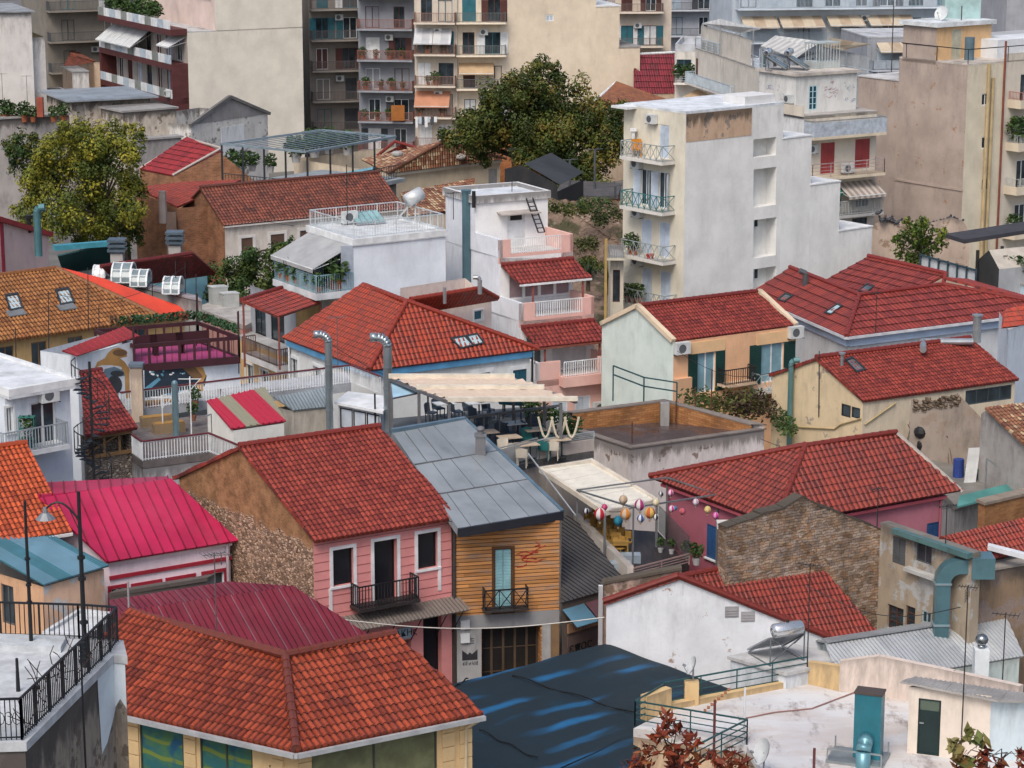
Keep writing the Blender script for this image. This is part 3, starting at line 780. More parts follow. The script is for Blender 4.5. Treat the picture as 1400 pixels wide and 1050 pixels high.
# pink house, wooden house
def pink_house():
 ze,zr=7.5,9.75
 A,B,C=G(428,733,ze),G(617,702,ze),G(245,652,ze)
 b=Bld('pink_house','two storey pink house with red tiles, white framed windows and a rubble gable','house',A)
 rub=rubble((.34,.2,.12),(.46,.33,.24),(.3,.2,.14),3.4)
 n=N('gable_wall');uv=n.uv();mix=n.ramp(n.math('ADD',n.math('MULTIPLY',n.noise(uv,.8,5),1.6),n.n('SeparateXYZ',i0=uv).outputs[1]),-1.95,-1.75)
 v=n.n('TexVoronoi',Vector=n.sc(uv,(1,1.4,1)),Scale=7.);e=n.n('TexVoronoi',_feature='DISTANCE_TO_EDGE',Vector=n.sc(uv,(1,1.4,1)),Scale=7.)
 sx=n.n('SeparateColor',i0=v.outputs[1]);st=n.hsv(n.mix(sx.outputs[0],(.38,.23,.15),(.52,.36,.27)),n.ramp(sx.outputs[1],0,1,.4,1.35));st=n.mix(n.ramp(e.outputs[0],.02,.1,1,0),st,(.25,.16,.11))
 tb=n.n('TexBrick',Vector=uv,Color1=(.36,.17,.075,1),Color2=(.26,.12,.055,1),Mortar=(.30,.2,.13,1),Scale=3.4);tb.inputs['Mortar Size'].default_value=.03;orr=n.hsv(tb.outputs[0],n.ramp(n.noise(uv,1.6,6,.7),.3,.7,.6,1.25));col=n.mix(mix,st,orr);n.bump(n.math('MULTIPLY',n.ramp(e.outputs[0],0,.2),n.math('SUBTRACT',1.,mix)),.05,.8);gm=n.fin(col,.95,spec=.1)
 pk=plaster((.62,.25,.24),.12,.2)
 T=T_RED
 W_=gable(b,A,B,C,0,ze,zr,pk,T,'tile',.35,.12,{'left':gm,'right':OLDW,'back':OLDW},rr=.12)
 w=W_['front']
 wf=paint((.72,.70,.72))
 dk=paint((.012,.013,.018),.3)
 w.win(w.rect(455,750,483,800),dk,dk,.2,.05,0,surround=wf,sw=.13)
 w.win(w.rect(511.5,738,543,824),dk,dk,.3,.05,0,surround=wf,sw=.13)
 w.win(w.rect(571,728,598,777),dk,dk,.2,.05,0,surround=wf,sw=.13)
 for x0,x1,y0,y1 in((455,483,806,834),(571,598,785,810)):
  r=w.rect(x0,y0,x1,y1);k=M()
  for u in(r[0]-.16,r[1]+.02):k=M();k.obox(w.P(u,r[2],0),w.d*.13,w.n*.035,V((0,0,r[3]-r[2]+.15)));b.part(k,'panel_moulding',wf)
 k=M()
 zz=4.4
 while zz<ze-.3:
  u=.02
  for o in sorted(w.ops)+[(w.L-.02,0,-1,99)]:
   if o[2]-.3<zz<o[3]+.2:
    if o[0]-.14-u>.05:k.obox(w.P(u,zz,0),w.d*(o[0]-(.14 if o[2]>=0 else 0)-u),w.n*.012,V((0,0,.02)))
    u=o[1]+.14
  zz+=.34
 b.part(k,'weatherboard_line',paint((.32,.09,.09)))
 I=paint((.012,.012,.015),.5)
 w.balc(491,838,575,824,.75,paint((.03,.025,.025)),I,'bars',.85,.12)
 u0,u1=.55,w.L+.25;zc=w.uz(545,829)[1]
 p=[w.P(u0,zc-.3,.95),w.P(u1,zc-.3,.95),w.P(u1,zc,.02),w.P(u0,zc,.02)]
 r=b.roof([p],sheet((.2,.17,.15),.7,.3,.6),'corr',thick=.03,name='canopy')
 k=M()
 for u in(.8,1.8,2.9,4.,5.1,w.L):k.bar(w.P(u,zc-.33,.88),w.P(u,zc-1.4,.03),.03)
 k.build('bracket',I,r)
 s=w.rect(496,862,562,877);w.win((s[0],s[1],.4,s[2]-.08),paint((.2,.2,.2)),dk,.35,.08,1);w.win(w.rect(579,838,604,985),dk,dk,.35,.05,0)
 k=M();k.obox(w.P(s[0],s[2],.02),w.d*(s[1]-s[0]),w.n*.06,V((0,0,s[3]-s[2])));so_=b.part(k,'shop_sign',paint((.30,.37,.42)))
 write('\u039d.\u0399. \u03a3\u03a5\u03a1\u0391\u039a\u0397\u03c2',w,(s[0]+s[1])/2+.1,(s[2]+s[3])/2,.085,.36,paint((.02,.022,.03)),so_,'lettering')
 k=M();k.tube([w.P(w.L+.06,ze-.1,.12),w.P(w.L+.06,0,.12)],.055);b.part(k,'downpipe',paint((.05,.04,.04)))
 b.done();return w
def strokes(w,u0,u1,z,h,off,n_,mat,parent):
 k=M();rnd=random.Random(n_)
 for i in range(n_):
  u=u0+(u1-u0)*(i+.5)/n_;k.obox(w.P(u+rnd.uniform(-.01,.01),z+rnd.uniform(0,h*.3),off),w.d*rnd.uniform(.015,.035),w.n*.006,V((0,0,h*rnd.uniform(.5,1.))))
 k.build('lettering',mat,parent)
def write(text,w,u,z,off,size,mat,parent,name='lettering',depth=.01,squeeze=1.):
 cu=bpy.data.curves.new(name,'FONT');cu.body=text;cu.size=size;cu.align_x='CENTER';cu.align_y='CENTER';cu.extrude=depth
 ob=bpy.data.objects.new('t',cu);COL.objects.link(ob);bpy.context.view_layer.update()
 me=bpy.data.meshes.new_from_object(ob.evaluated_get(bpy.context.evaluated_depsgraph_get()));bpy.data.objects.remove(ob)
 rl=root_loc(parent)
 for v in me.vertices:
  x,y,zz=v.co;v.co=w.P(u+x*squeeze,z+y,off+zz)-rl
 me.materials.clear();me.materials.append(mat);me.name=name
 if not me.uv_layers:me.uv_layers.new(name='UVMap')
 o=bpy.data.objects.new(name,me);COL.objects.link(o);o.parent=parent;return o
PW=pink_house()
def wood_house():
 ze=7.3
 A=PW.P(PW.L+.12,0,.1);B0=G(765,701,ze);d=(B0-FLAT(A,ze));B=FLAT(B0,0)
 b=Bld('wooden_house','house with orange weathered planks, a pale blue door and flat grey metal roof','house',A)
 E1,E2=G(626,722,ze),G(768.5,698.5,ze);T1,T2=G(536,589.5,9.3),G(636,573,9.3)
 gm=sheet((.30,.33,.35),.45,.25,.35)
 b.roof([[E1,E2,T2,T1]],gm,'flat',thick=.3)
 dd=(E2-E1).normalized();nn=V((-dd.y,dd.x,0));up=(T2-E2).normalized();nr=dd.cross(up).normalized()
 k=M()
 for t in(.33,.64):p=E1+(T1-E1)*t;q=E2+(T2-E2)*t;k.bar(p+nr*.01,q+nr*.01,.05,.05)
 for r0,r1,cs in((0,.33,(.12,.3,.5,.68,.86)),(.33,.64,(.2,.42,.66,.85)),(.64,1,(.15,.33,.55,.8))):
  for c in cs:k.bar(E1+(E2-E1)*c+(T1-E1+((T2-E2)-(T1-E1))*c)*r0+nr*.006,E1+(E2-E1)*c+(T1-E1+((T2-E2)-(T1-E1))*c)*r1+nr*.006,.02,.022)
 k.build('sheet_seam',paint((.13,.14,.15)),b.lastroof)
 k=M();k.bar(E1-V((0,0,.17))-nn*.05,E2-V((0,0,.17))-nn*.05,.12,.34);b.part(k,'fascia',paint((.02,.022,.03),.4))
 k=M();k.bar(E2-V((0,0,.1)),T2-V((0,0,.1)),.14,.3);k.bar(T1,T2,.2,.2);k.build('roof_edge',paint((.13,.2,.26),.4,.3),b.lastroof)
 wd=plank((.60,.28,.10),(.42,.19,.07),.145)
 w=b.wall(A,B,0,ze-.3,wd)
 side=FLAT(T2,0)-FLAT(E2,0)
 L_=side.length;b.wall(B,B+side,0,ze-.4,plaster((.2,.2,.21),.5),[(L_,8.8)]);b.wall(B+side,A+side,0,8.8,GREYP);b.wall(A+side,A,0,6.9,GREYP,[(0,8.8)])
 zb=(w.uz(690,838)[1]);zc=w.uz(690,857)[1];conc=plaster((.3,.3,.31),.6,.6)
 k=M();k.obox(w.P(0,zc,0),w.d*w.L,w.n*.05,V((0,0,zb-zc)));b.part(k,'concrete_band',conc)
 k=M()
 k.obox(w.P(.02,0,0),w.d*.95,w.n*.06,V((0,0,zc)));b.part(k,'wall_facing',plaster((.42,.42,.42),.35));k=M();k.obox(w.P(w.L-.34,0,0),w.d*.34,w.n*.05,V((0,0,zc)));b.part(k,'wall_facing',plaster((.27,.17,.09),.5));k=M();k.obox(w.P(w.L-.68,0,0),w.d*.34,w.n*.06,V((0,0,zc)));b.part(k,'wall_facing',plaster((.42,.42,.42),.35))
 dk=paint((.02,.018,.018),.3)
 sh=w.win((1.0,w.L-.72,.02,zc-.02),paint((.09,.06,.04)),dk,.5,.08,4,2)
 k=M();k.obox(w.P(2.1,.5,-.35),w.d*1.2,w.n*.3,V((0,0,.5)));k.build('bench',paint((.4,.28,.06)),sh)
 brn=paint((.1,.045,.02));tl=paint((.25,.46,.50))
 w.win(w.rect(676,750,700,836),brn,tl,.1,.05,0,surround=brn,sw=.1,shutter=tl,sh='closed')
 I=paint((.012,.012,.015),.5);w.balc(662,842,724,831,.55,paint((.04,.035,.035)),I,'x',.8,.06)
 u,z=w.uz(727,757);k=M();rnd=random.Random(11)
 for j in range(9):
  p=w.P(u+rnd.uniform(-.35,.35),z+rnd.uniform(-.3,.3),.012)
  for i in range(4):
   q=p+w.d*rnd.uniform(-.25,.3)+V((0,0,rnd.uniform(-.15,.15)));k.obox(p,q-p,V((0,0,.035)),w.n*.004);p=q
 b.part(k,'graffiti',paint((.36,.03,.02)))
 k=M();u0,z0=.52,w.uz(627,896)[1];pts=[(-.3,.22),(-.08,0.03),(.0,.12),(.08,.03),(.3,.22),(.3,-.2),(-.3,-.2)];k.poly([w.P(u0+a,z0+c,.066)for a,c in pts[::-1]][::-1]);e=b.part(k,'emblem',paint((.03,.03,.035)))
 write('\u03a4\u039e',w,u0,z0+.55,.066,.28,paint((.05,.05,.05)),e,'lettering');strokes(w,u0-.3,u0+.3,z0-.42,.17,.066,12,paint((.05,.05,.06)),e)
 k=M()
 for zz in(zc+.06,zc-.48):k.obox(w.P(.15,zz,.06),w.d*.35,w.n*.12,V((0,0,.35)))
 b.part(k,'meter_box',WHITE)
 b.done()
 p=PL(E1,E2,T2,657,620);m=M();m.box(p.x-.2,p.y-.2,p.z-.1,p.x+.2,p.y+.2,p.z+.75);m.box(p.x-.24,p.y-.24,p.z+.72,p.x+.24,p.y+.24,p.z+.8);m.cyl(p+V((0,0,.8)),p+V((0,0,.95)),.12,.12);m.ball(p+V((0,0,1.0)),.17,.12)
 m.build('chimney',paint((.16,.16,.17)),b.lastroof)
 return w,B,side
WW,WB,WSIDE=wood_house()
# dark market awning over the street
def tarp():
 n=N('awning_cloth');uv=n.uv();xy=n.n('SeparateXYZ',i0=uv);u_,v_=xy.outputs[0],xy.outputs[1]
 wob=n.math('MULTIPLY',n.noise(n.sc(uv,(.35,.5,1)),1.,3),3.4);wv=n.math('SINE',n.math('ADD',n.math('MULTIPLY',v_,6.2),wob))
 f=n.math('MULTIPLY',n.ramp(wv,.1,1.),n.ramp(n.noise(n.sc(uv,(.3,.75,1)),1.,2.,.5),.44,.66));c=n.mix(f,(.014,.026,.036),(.018,.115,.26));c=n.mix(n.ramp(n.noise(uv,.5,4),.5,.75,0.,.35),c,(.01,.05,.085))  # blue sheen on the cloth painted as streaks in its colour
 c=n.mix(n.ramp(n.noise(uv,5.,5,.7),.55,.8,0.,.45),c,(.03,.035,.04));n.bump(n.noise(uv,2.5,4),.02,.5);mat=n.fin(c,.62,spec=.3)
 P0,P1,P2=G(585,945,3.),G(830,880,3.),G(872,1002,1.9);TP=lambda x,y:PL(P0,P1,P2,x,y);o=P1;ax=(P0-P1).normalized();nz=(P0-P1).cross(P2-P1).normalized();nz=nz if nz.z>0 else-nz;ay=ax.cross(nz)*-1;ay=ay if ay.y<0 else-ay;m=M()
 for poly in([P0,P1,TP(1000,944),P2,TP(560,1150)],[P2,TP(884,1080),TP(700,1180),TP(560,1150)]):
  hull=[((p-o).dot(ax),(p-o).dot(ay))for p in poly];k_=len(hull);bm=bmesh.new();g=[]
  for j in range(130):
   row=[]
   for i in range(90):
    u,v=-6+i*.25,-2+j*.16;row.append(bm.verts.new((u,v,.028*sin(v*3.4+sin(u*.5))+.03*sin(u*1.1+v*.7)+.012*sin(u*3.1-v*2.))))
   g.append(row)
  for j in range(129):
   for i in range(89):bm.faces.new((g[j][i],g[j][i+1],g[j+1][i+1],g[j+1][i]))
  if sum(hull[i][0]*hull[(i+1)%k_][1]-hull[(i+1)%k_][0]*hull[i][1]for i in range(k_))<0:hull=hull[::-1]
  for i in range(k_):
   (x0,y0),(x1,y1)=hull[i],hull[(i+1)%k_]
   bmesh.ops.bisect_plane(bm,geom=bm.verts[:]+bm.edges[:]+bm.faces[:],plane_co=(x0,y0,0),plane_no=(y1-y0,-(x1-x0),0),clear_outer=True,dist=1e-5)
  bm.verts.index_update();b0=len(m.v);m.v+=[o+ax*v.co.x+ay*v.co.y+nz*v.co.z for v in bm.verts]
  for fc in bm.faces:m.f.append([b0+v.index for v in fc.verts][::-1]);m.uv+=[(v.co.x,v.co.y)for v in list(fc.verts)[::-1]];m.mi.append(0)
  bm.free()
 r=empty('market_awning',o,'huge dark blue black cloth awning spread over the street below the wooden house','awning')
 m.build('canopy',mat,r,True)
 def seam(p,q):
  k=M();p,q=TP(*p),TP(*q);n_=14;pts=[p+(q-p)*t/n_+V((0,0,.10+.05*sin(t)))for t in range(n_+1)]
  k.tube([p-V((0,0,.03))for p in pts],.025,6);k.build('seam_rope',paint((.006,.007,.008),.9),r)
 seam((700,926),(868,978));seam((655,1000),(735,1040));seam((640,930),(612,948))
tarp()
# white gable house with red roof
def white_gable():
 A1,E1=D(930,791,87.),D(1135,874,87.4);A2=G(1105,757,A1.z);E2=PL(A1,E1,A2,1199,866)
 L0=ON(A1,E1,829,826);L1=L0+FLAT(A2,0)-FLAT(A1,0)
 b=Bld('white_gable_house','house with a tall blank white gable and red tile roof beside the dark awning','house',A1)
 u=V((0,0,.07));ov=(FLAT(A1,0)-FLAT(A2,0)).normalized()*.12
 T=tilemat((.28,.042,.028),(.18,.026,.02),.3)
 b.roof([[E1+u+ov,E2+u,A2+u,A1+u+ov],[L1+u,L0+u+ov,A1+u+ov,A2+u]],T,'tile',[(A1+u+ov,A2+u),(A1+u*1.8+ov,E1+u*1.8+ov),(A1+u*1.8+ov,L0+u*1.8+ov)],rr=.12)
 wm=plaster((.66,.68,.71),.28,.5,.06,(.5,.36,.28),seed=1.)
 zE=E1.z-.03;w=b.wall(L0,E1,0,zE,wm,[((FLAT(A1,0)-FLAT(L0,0)).length,A1.z-.04),(0,L0.z)])
 b.wall(E1,E2,0,zE,wm);b.wall(E2,L1,0,zE,wm);b.wall(L1,L0,0,min(L0.z,L1.z)-.03,wm)
 k=M()
 for x0,x1,y0,y1 in((991,1010,829,844),(1013,1032,836,850)):
  r=w.rect(x0,y0,x1,y1);k=M();k.obox(w.P(r[0],r[2],0),w.d*(r[1]-r[0]),w.n*.02,V((0,0,r[3]-r[2])))
  for i in range(3):k.obox(w.P(r[0]+.03,r[2]+.05+i*.1,.02),w.d*(r[1]-r[0]-.06),w.n*.02,V((0,0,.05)))
  b.part(k,'vent',paint((.32,.31,.32)))
 b.done()
 P,Q=ON(A1,E1,823,799,-.5),ON(A1,E1,932,779,-.5);d=V((0,.35,0))
 b=Bld('parapet_wall','stained pinkish parapet wall stepping up behind the white gable','wall',P)
 for a,c in((P,Q),(Q,Q+d),(Q+d,P+d),(P+d,P)):b.wall(a,c,0,min(a.z,c.z),plaster((.5,.36,.3),.6,.9,.3),[((FLAT(c,0)-FLAT(a,0)).length,c.z),(0,a.z)]if abs(a.z-c.z)>.01 else None)
 k=M();k.obox(P-V((0,.05,0)),Q-P,d*1.3,V((0,0,.1)));b.part(k,'coping',plaster((.12,.1,.08),.8))
 k=M();k.bar(FLAT(P,0)+V((-.05,-.12,0)),P+V((-.05,-.12,0)),.16);b.part(k,'pier',plaster((.6,.6,.62),.5));b.done()
 z=3.05;P=[G(999,897,z),G(1075,919,z),G(1160,899,z),G(1080,880,z)]
 b=Bld('annex','low white flat roofed annex under the solar water heater','shed',P[0]);wallring(b,[FLAT(p,0)for p in P],0,z-.1,plaster((.58,.62,.66),.3,.5));b.flat(P,z,concrete((.5,.5,.5),.6),thick=.12,out=.08);b.done()
 solar_heater(G(1062,899,z),R(205),'solar water heater with a shiny steel tank on the low white annex',s=.95,tl=.68)
def solar_heater(p,rz,label,s=1.,panels=2,tank=(.62,.64,.66),group=None,tl=.95):
 r=empty('solar_heater',p,label,'solar heater',group);c,sn=cos(rz),sin(rz)
 X,Y=V((c,sn,0))*s,V((-sn,c,0))*s;Z=V((0,0,1))*s
 f=M()
 for u in(-.75,.75):
  f.bar(p+X*u-Y*.85,p+X*u+Y*.75,.05);f.bar(p+X*u+Y*.75,p+X*u+Y*.75+Z*1.15,.05);f.bar(p+X*u-Y*.85+Z*.08,p+X*u+Y*.7+Z*1.05,.05)
 f.bar(p-X*.75+Y*.75+Z*.1,p+X*.75+Y*.75+Z*1.1,.03);f.bar(p+X*.75+Y*.75+Z*.1,p-X*.75+Y*.75+Z*1.1,.03);f.build('stand',paint((.2,.22,.24),.4,.6),r)
 for i in range(panels):
  u0=-.85+i*1.7/panels;q=p+X*u0-Y*.9+Z*.12;e=Y*1.5+Z*.9;nn=X.cross(e).normalized()*.07*s
  m=M();m.obox(q,X*(1.7/panels-.06),e,nn);k=m.build('panel_frame',paint((.45,.48,.5),.3,.8),r)
  m=M();m.obox(q+X*.05+e*.03+nn,X*(1.7/panels-.16),e*.94,nn*.08);m.build('collector',glass((.02,.025,.03),.15),k)
 t=p+Y*.72+Z*1.38;m=M();prof=[(-tl,.14),(.05-tl,.24),(.11-tl,.285),(tl-.11,.285),(tl-.05,.24),(tl,.14)]
 for(a,ra),(b,rb)in zip(prof,prof[1:]):m.cyl(t+X*a,t+X*b,ra*s,rb*s,18,False)
 m.poly([t+X*-tl+(Y*cos(i*.349)+Z*sin(i*.349))*.14 for i in range(18)]);m.poly([t+X*tl+(Y*cos(-i*.349)+Z*sin(-i*.349))*.14 for i in range(18)])
 m.build('tank',paint(tank,.22,.75,.08),r,True)
 m=M();m.cyl(t+Z*.28,t+Z*.36,.07*s,.05*s,8);m.tube([t-X*(tl+.03),t-X*(tl+.1)-Z*.3,p-X*.9-Y*.2+Z*.4],.03*s,6);m.build('pipework',BLACK,r)
 return r
white_gable()
# white roof terrace at the lower right
TEAL=paint((.015,.075,.08),.45)
def roof_terrace():
 z=2.4
 P=[G(866,996,z),G(1021,1020,z),G(1085,1120,z),G(1500,1120,z),G(1500,965,z),G(1150,946,z),G(1104,935,z),G(912,972,z)]
 b=Bld('terrace_building','building with a worn white roof terrace edged by dark green rails','building',P[0])
 n=N('roof_coating');o=n.obj();c=n.mix(n.ramp(n.noise(n.sc(o,(.35,1.,1.)),.55,6,.7),.38,.64,0.,.65),(.66,.67,.68),(.52,.43,.36));c=n.mix(n.ramp(n.noise(n.sc(o,(1.,.4,1)),.9,7,.75),.52,.66,0.,.8),c,(.2,.15,.13));c=n.mix(n.ramp(n.noise(o,.25,3),.4,.7,0.,.35),c,(.45,.45,.5))
 wm=plaster((.58,.42,.28),.45,.8)
 for i in range(len(P)):b.wall(P[i],P[(i+1)%len(P)],0,z-.3,wm)
 b.flat(P,z,n.fin(c,.7),thick=.3,name='terrace_floor')
 def lowwall(pts,zt,mat,t=.25,name='parapet'):
  k=M()
  for(p,q),(za,zb)in zip(zip(pts,pts[1:]),zip(zt,zt[1:])):
   d=(FLAT(q,0)-FLAT(p,0)).normalized();nn=V((-d.y,d.x,0))*t;p0,q0=FLAT(p,z-.05),FLAT(q,z-.05);L=(q0-p0).length
   k.poly([p0,q0,FLAT(q,zb),FLAT(p,za)],[(0,z-za),(L,z-zb),(L,0),(0,0)]);k.poly([q0+nn,p0+nn,FLAT(p,za)+nn,FLAT(q,zb)+nn],[(0,z-zb),(L,z-za),(L,0),(0,0)])
   k.poly([FLAT(p,za),FLAT(q,zb),FLAT(q,zb)+nn,FLAT(p,za)+nn]);k.poly([p0+nn,p0,FLAT(p,za),FLAT(p,za)+nn]);k.poly([q0,q0+nn,FLAT(q,zb)+nn,FLAT(q,zb)])
  b.part(k,name,mat)
 pk=plaster((.60,.51,.45),.4,.6);ye=plaster((.56,.40,.21),.3,.6)
 a0,a1,a2,a3,a4=G(1104,935,z),G(1147,945,z),G(1200,951,z),G(1300,969,z),G(1390,1000,z)
 up=lambda p,x,y:ON(p,p+V((1,.0,0)),x,y).z
 lowwall([a0,a1],[up(a0,1104,905),up(a1,1147,911)],ye)
 lowwall([a1,a2,a3,a4],[up(a1,1147,904),up(a2,1196,897),up(a3,1300,918),up(a4,1388,938)],pk)
 lowwall([G(912,972,z),G(1104,935,z)],[z+.22,z+.22],ye,.3);lowwall([G(884,984,z),G(918,972,z)],[z+.85,z+.85],ye,.3)
 k=M();q=G(945,962,z);k.box(q.x-.25,q.y-.2,z,q.x+.25,q.y+.2,z+.85);b.part(k,'pier',ye)
 i_=lambda x,y:G(x,y,z)
 for pts,h in(([i_(908,968),i_(1103,932)],.95),([i_(908,968),i_(868,992),i_(1021,1018),i_(950,1055)],.9)):
  b.part(railing(pts,h,TEAL,'h'),'railing',TEAL)
 b.done()
 dish(G(947,962,z)+V((0,0,.95)),R(188),.34,'white satellite dish on the ochre pier by the green rails')
 dish(G(1044,1062,z)+V((0,0,.4)),R(200),.45,'grey satellite dish cut off by the picture edge')
 f0,f1=G(1240,1029,z),G(1351,1043,z);w_=FLAT(f1,0)-FLAT(f0,0);nn=V((-w_.y,w_.x,0)).normalized()
 b=Bld('rooftop_shed','cream rooftop shed with a dark green door and corrugated lid','shed',f0)
 Q=[f0,f1,f1+V((3.2,.9,0)),f0+nn*1.0+V((.3,.1,0))]
 w=b.wall(Q[0],Q[1],z,4.75,plaster((.66,.58,.5),.2,.3));w2=b.wall(Q[1],Q[2],z,4.15,plaster((.55,.64,.68),.25,.4),[(0,4.62)]);b.wall(Q[2],Q[3],z,4.15,pk,[((Q[3]-Q[2]).length,4.5)]);b.wall(Q[3],Q[0],z,4.5,pk,[((Q[0]-Q[3]).length,4.75)])
 gd=paint((.012,.028,.028),.35);dr=w.win(w.rect(1254.5,956,1285.5,1034),gd,gd,.08,.05,0,0,kind='door')
 r=w.rect(1256,958,1284,972);k=M();k.obox(w.P(r[0],r[2],-.055),w.d*(r[1]-r[0]),w.n*.01,V((0,0,r[3]-r[2])));k.build('pane',paint((.09,.12,.09),.2),dr)
 uu,zz=w.uz(1257,989);k=M();k.obox(w.P(uu,zz,-.05),w.d*.14,w.n*.06,V((0,0,.04)));k.build('handle',GALV,dr)
 d1=(FLAT(f1,0)-FLAT(f0,0)).normalized();c0,c1=FLAT(f0-d1*.3-nn*.12,4.92),FLAT(f1+d1*.25-nn*.3,4.72)
 b.roof([[c0,c1,FLAT(Q[2]+V((.4,.2,0)),4.25),FLAT(Q[3]-d1*.3,4.6)]],sheet((.38,.36,.34),.7,.1,.6),'corr',thick=.05);b.done()
 p=G(1186,1038,z);r=empty('air_duct',p,'tall teal rectangular air duct with a galvanised elbow on the white roof','duct')
 tm=sheet((.03,.2,.26),.35,.3,.35);k=M();d=w_.normalized();top=D(1186,947,p.y).z
 k.obox(p-d*.45-nn*.25+V((0,0,.1)),d*.9,nn*.6,V((0,0,top-z-.1)));k.build('duct_body',tm,r)
 k=M();k.obox(FLAT(p,top)-d*.48-nn*.28,d*.96,nn*.66,V((0,0,.06)));k.build('cap',paint((.08,.06,.05)),r)
 k=M();e=p-nn*.75;k.tube([e+V((0,0,-.6)),e+V((0,0,.55)),e+nn*.12+V((0,0,.72)),e+nn*.5+V((0,0,.8))],.25,16);k.build('elbow',paint((.16,.34,.4),.35,.4),r,True)
 k=M();k.obox(p-d*1.25-nn*.8,d*1.9,nn*1.4,V((0,0,.1)))
 for a in(-1.2,.6):
  for c in(-.75,.5):k.bar(p+d*a+nn*c-V((0,0,.0)),p+d*a+nn*c+V((0,0,.5)),.05)
 k.bar(p-d*1.2-nn*.75+V((0,0,.5)),p+d*.6-nn*.75+V((0,0,.5)),.05);k.build('stand',paint((.3,.33,.34),.5,.5),r)
 for x0,y0,y1,lab,kk in((1103,935,770,'rusty aerial mast at the corner of the green railing',0),(1313,1044,800,'tall black aerial mast in front of the shed with the dark door',1),(1368,985,838,'aerial mast with small yagi beside the white chimney',0)):
  p=G(x0,y0,z);q=D(x0-(3 if kk else 0),y1,p.y)
  tv_aerial(p,q.z,lab,0 if not kk else 1,R(160),paint((.03,.025,.025),.6),w=.6 if kk else.9)
 p=G(1017,1015,z);k=M();k.cyl(p,FLAT(p,D(1012,940,p.y).z),.035);tag(k.build('post',WHITE),'slim white post at the bend of the dark green railing','post')
 for x0,y0,y1,lab in((976,1030,957,'thin dark stake behind the red leaved tree'),(1112,1075,1023,'short maroon pipe standing on the white roof')):
  p=G(x0,y0,z);k=M();k.cyl(p,FLAT(p,D(x0,y1,p.y).z),.045);tag(k.build('pipe',paint((.14,.04,.04))),lab,'pipe')
 k=M();pts=[G(1010,985,z),G(1060,975,z),G(1110,970,z),G(1168,948,z)];k.tube([q+V((0,0,.04))for q in pts],.025,5);tag(k.build('cable',paint((.3,.16,.14))),'reddish cable lying across the worn white roof','cable')
 p=G(962,975,z);k=M()
 for i in range(8):k.cyl(p+V((i*.12,i*.03,.1+i*.1)),p+V((i*.12+.1,i*.03,.1+i*.1)),.06,.05,6)
 tag(k.build('flower_pot',paint((.3,.12,.06))),'leaning string of small terracotta pots behind the green rail','pots')
def dish(p,rz,r,label,mat=None):
 o=empty('satellite_dish',p,label,'satellite dish');d=V((cos(rz),sin(rz),.45)).normalized();a=d.cross(V((0,0,1))).normalized();b=a.cross(d)
 m=M();n=20;rows=[[p+V((0,0,.45))+(a*cos(2*pi*i/n)+b*sin(2*pi*i/n))*r*k+d*(.28*r*k*k)for i in range(n)]for k in(.02,.35,.7,1.)]
 back=[[q-d*.02 for q in rr]for rr in rows]
 for R_,fl in((rows,1),(back,0)):
  for j in range(3):
   for i in range(n):
    q=[R_[j][i],R_[j][(i+1)%n],R_[j+1][(i+1)%n],R_[j+1][i]];m.poly(q if fl else q[::-1])
 m.build('reflector',mat or paint((.6,.63,.64),.4),o,True)
 m=M();c=p+V((0,0,.45));m.cyl(p-V((0,0,.1)),c,.03,.03);e=c+d*r*1.1-b*r*.25;m.bar(c-b*r*.9+d*.1,e,.025);m.cyl(e,e-d*.12,.05,.04);m.build('arm',paint((.3,.32,.33),.5,.4),o);return o
roof_terrace()
def grey_shed():
 T1,T2,E2=G(1128,878,3.4),G(1374,840,3.4),G(1400,897,2.6);rr=FLAT(E2,0)-FLAT(T2,0)
 E2=E2+(T2-T1)*0;E1=T1+(E2-T2)
 b=Bld('corrugated_shed','long shed under a pale grey corrugated roof behind the white terrace','shed',T1);gm=sheet((.46,.48,.49),.5,.2,.45,(.36,.38,.4),9.)
 b2=T1+(T1-E1)*.8,T2+(T2-E2)*.8;k1,k2=FLAT(b2[0],2.8),FLAT(b2[1],2.8)
 b.roof([[E1,E2,T2,T1],[k2,k1,T1,T2]],gm,'corr',thick=.04)
 k=M();k.bar(T1+V((0,0,.06)),T2+V((0,0,.06)),.4,.06);k.build('ridge_cap',sheet((.34,.36,.38),.5,.3),b.lastroof)
 i=(T2-T1).normalized()*.2;P=[FLAT(x,0)for x in(E1+i,E2-i,k2-i,k1+i)];wm=plaster((.5,.57,.55),.3)
 half=(P[3]-P[0]).length*.55
 b.wall(P[0],P[1],0,2.55,wm);b.wall(P[1],P[2],0,2.55,wm,[(half,3.35)]);b.wall(P[2],P[3],0,2.55,wm);b.wall(P[3],P[0],0,2.55,wm,[(half*.8,3.35)]);
 q=G(1340,925,2.5);m=M();m.box(q.x-.26,q.y-.24,1.8,q.x+.26,q.y+.24,3.6);c=m.build('chimney',plaster((.66,.7,.72),.2,.3),b.root)
 m=M();m.cyl(FLAT(q,3.6),FLAT(q,3.72),.14,.14,10);m.ball(FLAT(q,3.92),.24,.22,14,8);m.build('cowl',paint((.3,.32,.33),.25,.9),c,True);b.done()
grey_shed()
